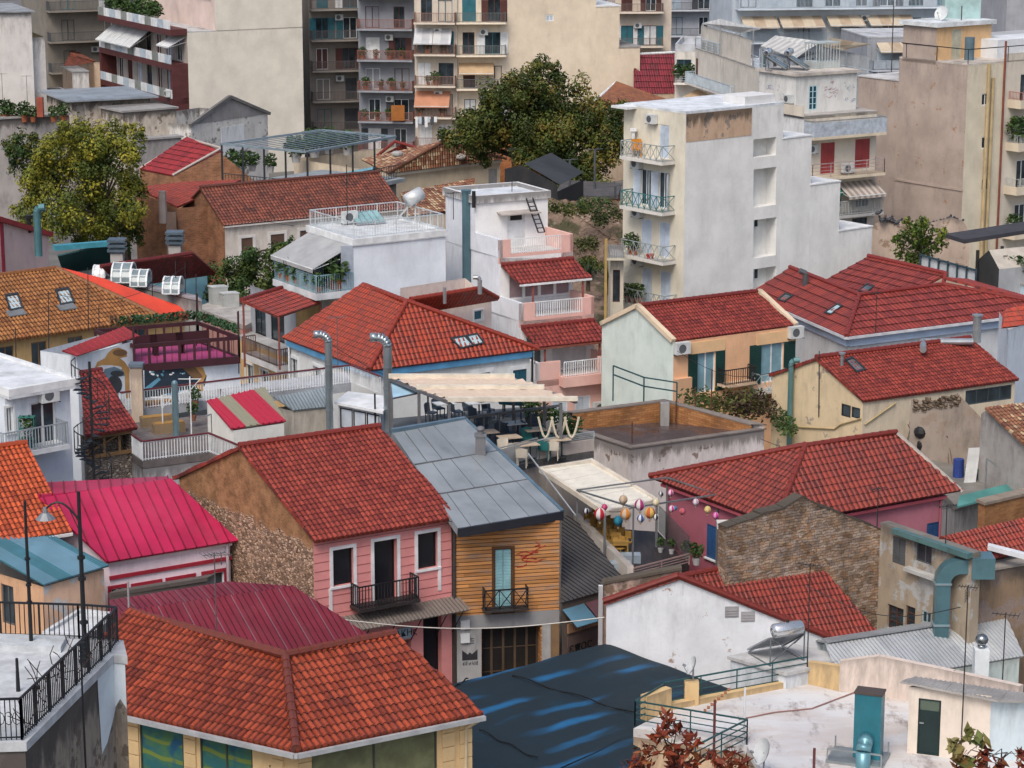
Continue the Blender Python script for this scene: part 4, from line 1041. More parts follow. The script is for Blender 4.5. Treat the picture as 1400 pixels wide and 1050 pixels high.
# rubble gable, its plastered wing, the ducts, the brown wall
def stone_house():
 K=G(1205,724,6.2);d=V((cos(R(30)),sin(R(30)),0));A=FLAT(ON(K,K+d,992,740),0)
 b=Bld('rubble_gable','tall roofless rubble stone gable in front of the pink house with blue door','ruin',A)
 st=masonry((.33,.19,.11),(.44,.31,.21),(.20,.135,.09),1.35,.45)
 L=(FLAT(K,0)-A).length;ua=(ON(K,K+d,1098,678)-A).dot(d);za=ON(K,K+d,1098,678).z;zl=ON(K,K+d,992,721).z
 nb=V((-d.y,d.x,0))*.5;tops=[(L,K.z),(ua+.8,za-.5),(ua,za),(ua-.9,za-.35),(0,zl)]
 b.wall(A,K,0,min(zl,K.z)-.02,st,tops);b.wall(FLAT(K,0)+nb,A+nb,0,min(zl,K.z)-.02,st,[(L-u,z_)for u,z_ in tops][::-1]);b.wall(A+nb,A,0,zl,st);b.wall(FLAT(K,0),FLAT(K,0)+nb,0,K.z,st)
 k=M();pts=[(0,zl),(ua-.9,za-.35),(ua,za),(ua+.8,za-.5),(L,K.z)];rnd=random.Random(4)
 for(u0,z0),(u1,z1)in zip(pts,pts[1:]):
  nseg=max(1,int((u1-u0)/.45))
  for i in range(nseg):
   p=A+d*(u0+(u1-u0)*i/nseg)+V((0,0,z0+(z1-z0)*i/nseg-.02+rnd.uniform(-.03,.04)));q=A+d*(u0+(u1-u0)*(i+.95)/nseg)+V((0,0,z0+(z1-z0)*(i+.95)/nseg-.02))
   k.obox(p-nb*.04,q-p,nb*1.08,V((0,0,.04+rnd.uniform(0,.07))))
 b.part(k,'coping',plaster((.10,.085,.07),.8));b.done()
 e=FLAT(G(1330,760,6.4),0);Kf=FLAT(K,0)-d*.05
 b=Bld('plaster_house','dilapidated plastered house with closed grey shutters and rusty gutter beside the rubble gable','house',Kf)
 pw=plaster((.40,.33,.25),.75,.9,.35,(.55,.55,.54),seed=3.)
 w=b.wall(Kf,e,0,6.4,pw);bk=V((.35,.25,0));b.wall(e,e+bk,0,6.4,pw);b.wall(e+bk,Kf+bk,0,6.4,pw);b.wall(Kf+bk,Kf,0,6.4,pw)
 b.flat([Kf,e,e+bk,Kf+bk],6.5,concrete((.2,.18,.16)),thick=.1)
 k=M();k.obox(w.P(.9,6.32,.0),w.d*(w.L-.9),w.n*.28,V((0,0,.2)));b.part(k,'gutter',sheet((.1,.2,.2),.6,.3,.8))
 sg=paint((.09,.095,.1),.7);w.win(w.rect(1220,735,1238,772),sg,sg,.1,.05,0,shutter=sg,sh='closed');w.win(w.rect(1250,739,1274,771),sg,paint((.04,.04,.05)),.2,.05,1)
 wd=paint((.08,.035,.025),.7);w.win(w.rect(1213,829,1235,862),wd,GLASS,.15,.07,1,2);w.win(w.rect(1238,829,1251,860),wd,GLASS,.15,.07,0,2);w.win(w.rect(1260,836,1273,853),paint((.3,.4,.42)),GLASS,.1,.05,1)
 u0,z0=w.uz(1243,768);k=M();k.obox(w.P(u0,z0-.3,0),w.d*1.9,w.n*.3,V((0,0,.14)));b.part(k,'ledge',plaster((.5,.5,.48),.6));b.done()
 gm=sheet((.13,.26,.30),.32,.55,.4);p=w.P(w.L-1.0,0,.7);r=empty('air_duct',FLAT(p,0),'big galvanised ventilation duct bending down the decaying plaster wall','duct')
 x=D(1286,850,p.y);p=V((x.x,p.y,0));zt=D(1286,792,p.y).z;k=M();k.box(p.x-.27,p.y-.27,2.5,p.x+.27,p.y+.27,zt-.1);k.build('duct_body',gm,r)
 k=M();c=V((p.x+.65,p.y,zt-.1));pr=None
 for i in range(8):
  a0,a1=pi-i*pi/16,pi-(i+1)*pi/16
  f=lambda a,rr:c+V((cos(a)*rr,0,sin(a)*rr))
  i0,o0,i1,o1=f(a0,.38),f(a0,.92),f(a1,.38),f(a1,.92);y=V((0,.27,0))
  k.poly([i0-y,i1-y,o1-y,o0-y]);k.poly([i0+y,o0+y,o1+y,i1+y]);k.poly([o0-y,o1-y,o1+y,o0+y]);k.poly([i0+y,i1+y,i1-y,i0-y])
 k.build('elbow',gm,r)
 k=M();k.box(c.x,c.y-.27,c.z+.38,c.x+.35,c.y+.27,c.z+.92);k.box(c.x+.35,c.y-.5,c.z+.25,c.x+1.2,c.y+.45,c.z+1.05);k.build('fan_box',gm,r)
 for zz in(3.6,zt-.15):k=M();k.box(p.x-.31,p.y-.31,zz,p.x+.31,p.y+.31,zz+.07);k.build('flange',paint((.4,.5,.54),.3,.6),r)
 A,B=FLAT(e,0)+V((-.9,.6,0)),D(1440,780,89.8);B.z=0
 b=Bld('old_wall','crumbling brown rubble and plaster wall at the picture edge','wall',A);bw=plaster((.30,.21,.14),.8,1.,.45,(.36,.28,.24),seed=5.)
 t=V((-.2,.5,0));zt=5.35
 for a,c in((A,B),(B,B+t),(B+t,A+t),(A+t,A)):b.wall(a,c,0,zt,bw)
 b.flat([A,B,B+t,A+t],zt+.1,plaster((.3,.27,.24),.7),thick=.1,out=.06,name='coping');b.done()
 E1,E2,T2,T1=G(1345,759,5.6),G(1450,742,5.6),G(1410,706,6.6),G(1285,734,6.6)
 E1=T1+(G(1410,790,5.5)-G(1352,762,6.2))*1.3;E1=G(1352,765,5.7);E2=E1+(T2-T1)*1.3
 b=Bld('tiled_house','low house with a red tile roof poking out behind the brown wall','house',E1)
 b.roof([[E1,E2,T2+(T2-T1)*.3,T1]],T_RED,'tile');P=[FLAT(x,0)for x in(E1,E2,T2,T1)];P=offset(P,.25);wallring(b,P,0,5.5,OLDW)
 k=M();a,c=G(1350,752,6.0),G(1440,775,5.8);k.obox(a,c-a,V((.1,.35,0)),V((0,0,.18)));b.part(k,'coping',plaster((.6,.62,.65),.4));b.done()
 A,B=G(1347,690,6.2),G(1440,668,6.2);A2,B2=FLAT(A,0),FLAT(B,0)
 b=Bld('brick_wall','ochre brick wall with weathered coping at the picture edge','wall',A2);bm_=brickmat((.36,.18,.07),(.28,.12,.05),(.3,.22,.15));t=V((-.2,.4,0))
 for a,c in((A2,B2),(B2,B2+t),(B2+t,A2+t),(A2+t,A2)):b.wall(a,c,0,6.2,bm_)
 b.flat([A2,B2,B2+t,A2+t],6.32,plaster((.3,.25,.2),.8),thick=.12,out=.08,name='coping');b.done()
stone_house()
# rose house with hipped red roof
def rose_house():
 z=6.2;Cn,Rr,L=G(1060,719,z),G(1316,672,z),G(888,654,z);Hp,Re=G(1101,612,8.45),G(1225,593,8.45)
 back=L+(Rr-Cn);b=Bld('rose_house','deep pink house with a wide red hipped roof and blue shutters','house',Cn)
 T=tilemat((.28,.045,.03),(.21,.032,.024),.2)
 u=V((0,0,.06));f2=Re+(Re-Rr);f2.z=z
 b.roof([[Cn+u,Rr+u,Re+u,Hp+u],[L+u,Cn+u,Hp+u],[f2+u,L+u,Hp+u,Re+u]],T,'wave',[(Hp+u,Re+u),(Cn+u*1.5,Hp+u*1.5),(L+u*1.5,Hp+u*1.5)],rr=.12)
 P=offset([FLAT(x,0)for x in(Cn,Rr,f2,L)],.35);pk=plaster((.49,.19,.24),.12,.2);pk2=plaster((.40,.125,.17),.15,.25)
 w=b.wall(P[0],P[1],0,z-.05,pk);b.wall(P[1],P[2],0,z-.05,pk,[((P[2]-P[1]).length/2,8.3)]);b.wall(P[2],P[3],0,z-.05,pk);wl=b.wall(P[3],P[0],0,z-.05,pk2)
 bl=paint((.03,.09,.22),.5);w.win(w.rect(1267,714,1288,741),bl,bl,.08,.05,0,shutter=bl,sh='closed');wl.win(wl.rect(966,718,980,764),bl,bl,.08,.05,0,shutter=bl,sh='closed',sill=WHITE)
 k=M();k.bar(Rr+V((0,0,.02)),Re+V((0,0,.08)),.16,.1);k.build('verge_board',paint((.5,.45,.4)),b.lastroof)
 k=M();k.obox(w.P(-.1,z-.22,.0),w.d*(w.L+.2),w.n*.22,V((0,0,.12)));k.obox(wl.P(-.1,z-.22,0),wl.d*(wl.L+.2),wl.n*.22,V((0,0,.12)));b.part(k,'cornice',plaster((.5,.11,.14),.1))
 k=M();k.tube([w.P(w.L-.1,z-.1,.1),w.P(w.L-.1,0,.1)],.055);b.part(k,'downpipe',pk2);b.done()
 q=G(989,770,4.);k=M();k.box(q.x-.2,q.y-.2,2,q.x+.2,q.y+.2,5.5);k.box(q.x-.3,q.y-.3,5.5,q.x+.2,q.y+.2,5.75);tag(k.build('pillar',plaster((.6,.58,.56),.4,.6)),'chipped white pillar between blue shuttered wall and rubble stones','pillar')
rose_house()
# dark shed, balloon terrace
def balloon_place():
 E1,E2=G(767,824,4.1),G(858,798,4.1);T1=G(768.5,702,5.5);T2=PL(E1,E2,T1,791,715)
 b=Bld('dark_shed','narrow shop under a black corrugated roof beside the wooden house','shop',E1)
 b.roof([[E1,E2,T2,T1]],sheet((.085,.08,.08),.55,.2,.4,seam=(.008,.008,.008)),'fine2',thick=.04)
 w=b.wall(E1+V((.05,.2,0)),E2+V((0,.2,0)),0,4.,plaster((.16,.12,.10),.6));P=[FLAT(x,0)for x in(E2+V((0,.2,0)),T2,T1,E1+V((.05,.2,0)))]
 for a,c in zip(P,P[1:]):b.wall(a,c,0,4.0,GREYP)
 def panel(x0,x1,mt):
  u0,z_=w.uz(x0,826);u1=w.uz(x1,822)[0];k=M();k.obox(w.P(u0,3.75,.05),w.d*(u1-u0),w.n*.8-V((0,0,.5)),V((0,0,.03)));b.part(k,'awning',mt)
 panel(768,797,sheet((.1,.22,.3),.5,.2,.4));panel(799,825,sheet((.12,.05,.06),.6))
 k=M();k.obox(w.P(.25,2.75,.02),w.d*(w.L-.3),w.n*.06,V((0,0,.38)));s_=b.part(k,'shop_sign',paint((.3,.17,.1)))
 strokes(w,.45,w.L-.3,2.82,.24,.085,22,paint((.05,.03,.025)),s_)
 k=M();k.obox(w.P(.25,0,.01),w.d*(w.L-.35),w.n*.03,V((0,0,2.6)));s2=b.part(k,'shutter',paint((.13,.09,.08)));write('\u03b5\u03c0\u03bf\u03c2',w,.95,2.1,.045,.55,BLACK,s2,'graffiti');b.done()
 zf=4.0;P=[G(792,719,zf),G(866,792,zf),G(942,772,zf),G(900,727,zf)]
 b=Bld('terrace_bar','small bar terrace with dark planks, low white ledge and glass screens','terrace',P[1])
 n=N('deck');uv=n.obj();c=n.mix(n.ramp(n.noise(n.sc(uv,(6,.6,1)),1.,4),.35,.7),(.05,.04,.04),(.02,.018,.018))
 b.flat(P,zf,n.fin(c,.5),thick=.3,name='deck');wallring(b,offset([FLAT(p,0)for p in(P if True else P)],.02)[::1],0,zf-.3,GREYP)
 k=M();a,c=P[0],P[1];e=V((-.25,-.12,0));k.obox(a+V((0,0,-.3)),c-a,e,V((0,0,.85)));b.part(k,'ledge',plaster((.6,.55,.5),.3))
 fr=paint((.2,.21,.22),.4,.4);gl=glass((.05,.06,.06),.1);al=paint((.35,.24,.22))
 b.part(railing([P[1],P[2]],.45,al,'h'),'railing',al)
 gp=[P[3],P[2]];k=M()
 for i in range(3):p,q=gp[0]+(gp[1]-gp[0])*(i/3),gp[0]+(gp[1]-gp[0])*((i+.96)/3);k.obox(p+V((0,0,.05)),q-p,V((0,0,1.1)),V((.02,0,0)))
 n=N('clear_glass');n.put(n.b,'Transmission Weight',.9);n.put(n.b,'IOR',1.05);b.part(k,'glass_screen',n.fin((.5,.55,.55),.05))
 b.done()
 F_=[D(789,670,98.5),D(912,652.5,98.2),D(981,676,93.6),D(866,694,91.8)];zt=sum(p.z for p in F_)/4;F_=[G(789,670,zt),G(912,653,zt),G(981,676,zt),G(866,694,zt)]
 b2=empty('steel_pergola',FLAT(F_[3],zf),'thin grey steel tube frame over the terrace with hanging balloons','pergola');k=M()
 for i in range(4):k.bar(F_[i],F_[(i+1)%4],.06)
 k.bar(F_[0],F_[3]+(F_[2]-F_[3])*.02,.04);k.build('top_rail',fr,b2)
 for i in range(4):k=M();k.bar(FLAT(F_[i],zf if i!=2 else 3.),F_[i],.07);k.build('post',fr,b2)
 for i in range(2):
  k=M();a,c=(F_[0],F_[3])if i==0 else(F_[1],F_[2]);pts=[a+(c-a)*t/8-V((0,0,.5*sin(pi*t/8)))for t in range(9)];k.tube(pts,.012,4);k.build('wire',BLACK,b2)
 Wt=(.62,.6,.58);BL=[(395,695,17,(.02,.03,.06),Wt,92.7,'small navy and white striped balloon at the shaded end'),(492,675,18,(.45,.04,.14),(.5,.12,.2),92.2,'small deep pink balloon beside the red one'),(468,712,34,(.45,.025,.04),Wt,91.6,'large red and white striped balloon'),(592,635,25,(.42,.3,.2),(.5,.4,.3),92.0,'plain tan balloon in front of the cream awning'),(605,712,32,(.55,.2,.03),(.5,.4,.32),91.3,'large orange and tan striped balloon'),(565,748,27,(.02,.14,.22),(.03,.2,.28),91.8,'teal round balloon low between red and orange ones'),(680,662,31,(.35,.04,.16),Wt,91.6,'large magenta and white striped balloon'),(685,735,22,(.05,.1,.3),Wt,91.3,'small blue and white balloon under the magenta one'),(733,705,31,(.6,.42,.12),(.5,.12,.05),91.3,'large yellow balloon with red and green stripes'),(765,727,17,(.02,.03,.05),Wt,91.2,'small black and white balloon beside the yellow one'),(765,650,20,(.6,.52,.3),(.65,.6,.45),92.2,'pale cream balloon at the awning corner'),(793,603,15,(.02,.03,.05),Wt,93.1,'small black and white balloon highest near the eave'),(843,598,18,(.6,.06,.25),Wt,92.9,'pink and white balloon just under the red eave'),(848,683,19,(.6,.05,.28),Wt,92.2,'bright pink balloon with white top on the rose wall'),(868,680,12,(.04,.12,.3),(.1,.3,.4),92.7,'tiny blue balloon behind the bright pink one'),(905,697,18,(.55,.12,.2),(.4,.1,.1),92.0,'dusty pink balloon with a brown basket'),(977,648,19,(.5,.3,.45),Wt,92.2,'lilac and white balloon under the tiles'),(1040,688,20,(.6,.42,.16),(.62,.5,.25),91.8,'yellow balloon against the rose wall'),(1083,720,19,(.6,.05,.3),(.6,.3,.45),91.6,'magenta balloon farthest along beside the blue shutter')]
 for x,y,r,c1,c2,Y,lab in BL:
  px,py=700+x/3.889,520+y/3.889;p=D(px,py,Y);rr=.93*r/3.889/(3350/(Y*.974+(33-p.z)*.225));o=empty('paper_balloon',p,lab,'balloon','paper balloons hung over the bar terrace')
  k=M();k.ball(p,rr,rr*1.12,16,10,lambda t:1. if t<pi/2 else 1-.45*((t-pi/2)/(pi/2))**2);k.build('envelope',cloth(c1,c2,.25,.7),o,True)
  k=M();g=p-V((0,0,rr*1.65));k.cyl(g,g+V((0,0,rr*.3)),rr*.16,rr*.22,8);k.build('basket',paint((.5,.35,.2)),o)
  k=M()
  for a in range(4):k.bar(g+V((cos(a*pi/2)*rr*.2,sin(a*pi/2)*rr*.2,rr*.28)),p+V((cos(a*pi/2)*rr*.5,sin(a*pi/2)*rr*.5,-rr*.85)),.008)
  k.bar(p+V((0,0,rr)),p+V((0,0,max(rr+.1,min(1.6,zt-p.z)))),.008);k.build('string',paint((.2,.2,.2)),o)
 B1,B2,Fr,Fl=G(739,642,6.8),G(809,631,6.8),G(898,685,5.95),G(827,701,5.95)
 o=empty('patio_awning',Fl,'cream retractable roof awning in a white frame above the bar','awning');k=M();n_=10
 for i in range(n_):
  a,c=i/n_,(i+1)/n_;k.poly([Fl+(B1-Fl)*a,Fr+(B2-Fr)*a,Fr+(B2-Fr)*c,Fl+(B1-Fl)*c])if False else k.obox(Fl+(B1-Fl)*a,Fr-Fl,(B1-Fl)*(c-a)*.985,V((0,0,.03+.01*(i%2))))
 k.build('canopy_fabric',cloth((.68,.65,.57)),o);fm=paint((.62,.56,.47))
 for a,c in((B1,Fl),(B2,Fr),(Fl,Fr),(B1,B2)):k=M();k.bar(a,c,.16,.2);k.build('frame_bar',fm,o)
 for p in(Fl,Fr):k=M();k.bar(FLAT(p,3.6),p,.1);k.build('post',fr,o)
 k=M();k.bar(D(722,620,97.),D(787,705,92.),.05);k.build('strut',paint((.5,.52,.53),.4,.4),o)
 YE=paint((.36,.21,.05),.7);rnd=random.Random(9)
 def bchair(p,rz,lab):
  o=empty('bar_chair',p,lab,'chair','yellow chairs upturned on the bar terrace');o.rotation_euler=(0,0,rz)
  k=M();k.box(-.2,-.2,.43,.2,.2,.47);k.v=[v+p for v in k.v];k.build('seat',YE,o)
  k=M();k.box(-.2,.17,.6,.2,.21,.9);k.v=[v+p for v in k.v];k.build('backrest',YE,o)
  for x in(-.17,.17):
   for y in(-.17,.19):k=M();k.bar((x,y,0),(x,y,.9 if y>0 else.44),.04);k.v=[v+p for v in k.v];k.build('leg',YE,o)
  return o
 o1=bchair(G(806,730,zf),.3,'yellow wooden chair crowded with others on the dark bar terrace');cnt=0
 for i in range(9):
  for j in range(2):
   if i+j==0:continue
   t=i/9;p=G(806+46*t+j*9,728+40*t-j*7,zf);dup(o1,p+V((0,0,.0)),rnd.uniform(-1,1))
 for x,y,lab in((848,762,'square yellow table on the bar terrace by the chairs'),(838,748,'yellow table half hidden among chairs on the bar terrace')):
  p=G(x,y,zf);o=empty('bar_table',p,lab,'table');k=M();k.box(p.x-.32,p.y-.32,zf+.7,p.x+.32,p.y+.32,zf+.75);k.build('tabletop',YE,o);k=M();k.box(p.x-.3,p.y-.31,zf+.58,p.x+.3,p.y-.29,zf+.7);k.build('apron',YE,o)
  for a in(-.28,.28):
   for c in(-.28,.28):k=M();k.bar((p.x+a,p.y+c,zf),(p.x+a,p.y+c,zf+.7),.05);k.build('leg',YE,o)
 for i,(x,y,h)in enumerate(((862,768,.55),(848,778,.5))):
  p=G(x,y,zf);k=M();k.box(p.x-.4,p.y-.25,zf,p.x+.4,p.y+.25,zf+h*.6);tag(k.build('bar_counter',paint((.35,.42,.48),.3)),['pale blue white counter at the front ledge of the bar','low bluish counter tucked against the ledge'][i],'counter')
 for x,y,s,lab in((903,755,.2,'small white pot with a bushy plant by the glass screen'),(918,757,.2,'second white pot with green plant along the glass screen'),(940,764,.35,'dark pot with an upright green plant'),(952,772,.5,'largest bushy green plant at the terrace corner')):
  pot_plant(G(x,y,zf),s,lab)
LEAF=None
def leafball(m,c,r,n,size,rnd,flat=1.):
 for i in range(n):
  d=V((rnd.gauss(0,1),rnd.gauss(0,1),rnd.gauss(0,1)*flat)).normalized()*r*rnd.random()**.4;p=c+d
  a=V((rnd.uniform(-1,1),rnd.uniform(-1,1),rnd.uniform(-.6,.6))).normalized()*size;b_=a.cross(V((rnd.uniform(-1,1),rnd.uniform(-1,1),rnd.uniform(-1,1)))).normalized()*size*.55
  m.poly([p-a,p-b_*.8,p+a,p+b_*.8])
GREEN=leafmat((.035,.075,.02),(.07,.12,.03),(.02,.04,.015))
def pot_plant(p,s,label,col=(.45,.45,.45),group=None,mat=None):
 o=empty('potted_plant',p,label,'plant',group);k=M();k.cyl(p,p+V((0,0,.35*s+.1)),.13*s+.06,.2*s+.08,10);k.build('pot',paint(col),o)
 k=M();leafball(k,p+V((0,0,.5*s+.35)),.42*s+.1,int(90+60*s),.1*s+.05,random.Random(int(p.x*100)),1.2);k.build('foliage',mat or GREEN,o)
 return o
balloon_place()
# white house with spiral stair, tiled lean-to, plant terrace
BLUEW=plaster((.60,.65,.71),.2,.4);PALE=plaster((.62,.62,.58),.2,.4)
def f2(w,d):return w.P(0,0),d
def white_house():
 z=10.7;A,B=G(6,534,z),G(95,519,z);d=(B-A).normalized();n=V((-d.y,d.x,0))
 b=Bld('white_house','white flat roofed house at the picture edge with balcony and glass door','house',B)
 w=b.wall(A,B,0,z-.3,BLUEW);C_,D_=FLAT(B+n*8,0),FLAT(A+n*8,0);b.wall(B,C_,0,z-.3,BLUEW);b.wall(C_,D_,0,z-.3,BLUEW);b.wall(D_,A,0,z-.3,BLUEW)
 b.flat([A-n*.35,B-n*.35+d*.25,C_+d*.25,D_],z,concrete((.66,.69,.72),.3,.3),.1,.2,WHITE,thick=.32)
 w.win(w.rect(43,549,77,608),WHITE,GLASS,.15,.07,1);w.win(w.rect(5,557,18,592),WHITE,GLASS,.12,.06,1,surround=WHITE,sw=.1)
 w.balc(5,630,96,614,1.0,paint((.62,.65,.68)),paint((.3,.34,.38)),'bars',.9,.2);b.done()
 u,zf,dp=w.last[0],w.last[2]+.2,w.last[3]
 p=w.P(w.uz(37,600,.5)[0],zf,.55);o=empty('plant_stand',p,'green plant stand with leafy pots on the white balcony','plant stand');k=M();G_=paint((.03,.16,.13))
 for a in(-.3,.3):
  for c in(-.15,.15):k.bar(p+V((a,c,0)),p+V((a,c,1.35)),.03)
 for zz in(.4,.8,1.3):k.obox(p+V((-.32,-.17,zz)),(.64,0,0),(0,.34,0),(0,0,.03))
 k.build('rack',G_,o);k=M();k.cyl(p,p+V((0,0,.35)),.2,.24,10);k.build('tub',paint((.03,.13,.16)),o);k=M();leafball(k,p+V((0,0,1.1)),.3,120,.09,random.Random(2));leafball(k,p+V((0,0,.6)),.25,60,.09,random.Random(3));k.build('foliage',GREEN,o)
 ac_unit(w.P(w.uz(64,540)[0],w.uz(64,548)[1],.02),w,'white air conditioner above the balcony glass door of the white house',.8)
 ac_unit(w.P(w.uz(28,650)[0],w.uz(28,651)[1],.02),w,'air conditioner low on the wall under the white balcony',.85)
 k=M();p=w.P(w.uz(40,640)[0],0,.12);k.cyl(p,FLAT(p,D(40,625,p.y).z),.02);k.ball(FLAT(p,D(40,625,p.y).z),.1);tag(k.build('post',GALV),'thin post with a small round cap below the white balcony','post')
 p=V((B.x,B.y,0))+d*.75-n*.35;o=empty('spiral_staircase',p,'black iron spiral staircase on the corner of the white house','staircase');I=paint((.02,.022,.025),.5)
 k=M();k.cyl(FLAT(p,3),FLAT(p,11.4),.06);k.build('pole',I,o);k=M();r=M();st=0.2;pv=None
 for i in range(38):
  a=i*pi/7;zz=3.4+i*st;e=V((cos(a),sin(a),0));e2=V((cos(a+.42),sin(a+.42),0));q=FLAT(p,zz)
  k.poly([q+e*.06,q+e*.75,q+e2*.75,q+e2*.06]);k.poly([q+e2*.06-V((0,0,.03)),q+e2*.75-V((0,0,.03)),q+e*.75-V((0,0,.03)),q+e*.06-V((0,0,.03))]);k.bar(q+e*.06,q+e*.75,.03)
  t=q+e*.75+V((0,0,.9));r.bar(q+e*.75,t,.025)
  if pv:r.bar(pv,t,.035)
  pv=t
 k.build('steps',I,o);r.build('railing',I,o)
 E1,E2,T2,T1=G(116,596,7.6),G(188,585,7.6),G(138,506,9.35),G(110,511,9.35)
 b=Bld('tiled_shed','open fronted shed on rubble stones under a dark red tile roof','shed',E1);b.roof([[E1,E2,T2,T1]],T_DARK,'tile',[(T1,T2)])
 dd=(E2-E1).normalized();nn=V((-dd.y,dd.x,0));P=[FLAT(x,0)for x in(E1+nn*.3+dd*.15,E2+nn*.3-dd*.15,T2,T1)]
 st=rubble((.36,.3,.25),(.5,.45,.4),(.2,.16,.13),5.5,.5);w=b.wall(P[0],P[1],0,7.45,st);[b.wall(P[i],P[(i+1)%4],0,7.4,st,[((P[2]-P[1]).length,9.2)]if i==1 else None)for i in(1,2,3)]
 w.hole((.05,w.L-.1,6.55,7.4),.6);k=M();T=paint((.22,.13,.06),.8)
 for u in(.1,w.L*.42,w.L*.75):k.bar(w.P(u,6.5,-.05),w.P(u,7.45,-.05),.1)
 k.bar(w.P(.1,6.7,-.1),w.P(w.L*.7,7.3,-.1),.07);k.bar(w.P(0,7.4,.02),w.P(w.L,7.4,.02),.12);k.bar(w.P(0,6.55,.0),w.P(w.L,6.55,0),.14);b.part(k,'timber_frame',T);b.done()
 k=M();q=w.P(w.L+.12,0,.25);k.cyl(q,FLAT(q,7.0),.1,.1,10);tag(k.build('pipe',paint((.12,.22,.27),.4,.3)),'bluish drain pipe beside the rubble wall of the tiled shed','pipe')
def ac_unit(p,w,label,s=.8,group='air conditioners',up=True):
 o=empty('air_conditioner',p,label,'air conditioner',group);k=M();q=p-w.d*s/2;k.obox(q,w.d*s,w.n*.32,V((0,0,s*.72)));k.build('casing',paint((.58,.6,.6)),o)
 k=M();c=p+w.d*s*-.1+w.n*.325+V((0,0,s*.36));n_=14
 k.poly([c+w.d*cos(i*2*pi/n_)*s*.27+V((0,0,sin(i*2*pi/n_)*s*.27))for i in range(n_)]);k.build('fan_grille',paint((.1,.11,.12)),o)
 k=M();k.bar(q+V((0,0,-.03)),q+w.n*.35+V((0,0,-.03)),.03);k.bar(q+w.d*s+V((0,0,-.03)),q+w.d*s+w.n*.35+V((0,0,-.03)),.03);k.build('bracket',BLACK,o);return o
white_house()
RAILR=paint((.14,.03,.035),.5)
def railtop(b,path,h,sp=.13):
 o=b.part(railing(path,h,WHITE,'bars',sp,.016),'railing',WHITE);k=M()
 for p,q in zip(path,path[1:]):k.bar(p+V((0,0,h+.04)),q+V((0,0,h+.04)),.09,.06)
 k.build('handrail',RAILR,o)
def plant_terrace():
 z=6.5;P=[G(181,621,z),G(195,631,z),G(286,619,z),G(326,636,z),G(345,612,z),G(300,565,z),G(165,580,z)]
 b=Bld('terrace_building','building with a wet tiled terrace, planters and white railing topped in dark red','building',P[1])
 wet=concrete((.16,.14,.135),.6,.5,.55);b.flat(P,z,wet,thick=.35,name='terrace_floor');wallring(b,P,0,z-.3,plaster((.5,.5,.52),.6,.9))
 railtop(b,[p+V((0,.06,0))for p in P[:4]],.82)
 R_=[G(165,563,6.9),G(300,546,6.9),G(480,524,6.9),G(520,540,6.9)]
 railtop(b,R_,.85)
 k=M();k.obox(R_[0]-V((0,0,.4)),R_[1]-R_[0],V((-.2,3.,0)),V((0,0,.4)));k.obox(R_[1]-V((0,0,.4)),R_[2]-R_[1],V((-.4,2.5,0)),V((0,0,.4)));b.part(k,'upper_floor',concrete((.4,.42,.45),.3));b.done()
 A,B=G(105,484,9.6),G(184,463,9.6);n=V((-(B-A).y,(B-A).x,0)).normalized();wm=plaster((.64,.68,.72),.15,.3)
 b=Bld('mural_hut','white hut with a red sheet roof and an orange and grey mural','shed',A);w=b.wall(A,B,0,9.5,wm);Q=[FLAT(x,0)for x in(B,B+n*2.2,A+n*2.2,A)]
 for a,c in zip(Q,Q[1:]):b.wall(a,c,0,9.5,wm)
 E1,E2=G(106,486,9.6),G(191,459,9.6);b.roof([[E1,E2,G(168,448,9.95),G(86,477,9.95)]],sheet((.30,.03,.035),.5),'seam',thick=.06);tor,gry,dkg=paint((.5,.27,.09)),paint((.16,.24,.3)),paint((.04,.045,.055));brn=paint((.2,.11,.05))
 def art(w,shapes,parent,o0=.004):
  for i,(mt,pts)in enumerate(shapes):
   k=M();k.poly([w.P(*w.uz(x,y),o0+i*.002)for x,y in pts][::-1])
   if(k.v[1]-k.v[0]).cross(k.v[-1]-k.v[0]).dot(w.n)<0:k.f=[f[::-1]for f in k.f]
   k.build('mural_paint',mt,parent)
 Z=lambda pts:[(70+x/4.774,430+y/4.774)for x,y in pts]
 ell=lambda cx,cy,rx,ry,n_=16,a0=0,a1=2*pi:[(cx+cos(a0+(a1-a0)*i/n_)*rx,cy+sin(a0+(a1-a0)*i/n_)*ry)for i in range(n_)]
 root=b.walls[0].b.root
 art(w,[(tor,Z([(280,360),(300,310),(350,285),(370,250),(400,225),(440,215),(490,235),(495,275),(450,285),(480,310),(510,355),(515,640),(485,600),(480,400),(400,330),(330,330)])),(brn,Z(ell(448,250,48,22))),(WHITE,Z(ell(330,348,30,14))),(WHITE,Z(ell(420,350,40,16))),(gry,Z([(330,400),(350,355),(410,340),(470,365),(480,400),(420,410),(370,420)])),(dkg,Z(ell(430,385,45,20))),(dkg,Z(ell(410,460,52,62)))],root)
 b.done()
 k=M();q=G(189,567,6.7);k.box(q.x-.26,q.y-.24,5.5,q.x+.26,q.y+.24,8.95);r=empty('masonry_chimney',FLAT(q,6.5),'tall beige square chimney between the two murals','chimney');k.build('stack',plaster((.52,.42,.33),.4,.6),r);k=M();k.box(q.x-.32,q.y-.3,8.95,q.x+.32,q.y+.3,9.1);k.build('cap',paint((.12,.15,.19)),r)
 A,B=G(186,506,8.25),G(328,490,8.25);n=V((-(B-A).y,(B-A).x,0)).normalized()
 b=Bld('deck_house','white house with a blue mural carrying a dark timber deck with magenta floor','house',A);w=b.wall(A,B,0,8.2,wm);Q=[FLAT(x,0)for x in(B,B+n*4,A+n*4,A)];[b.wall(a,c,0,8.2,wm)for a,c in zip(Q,Q[1:])]
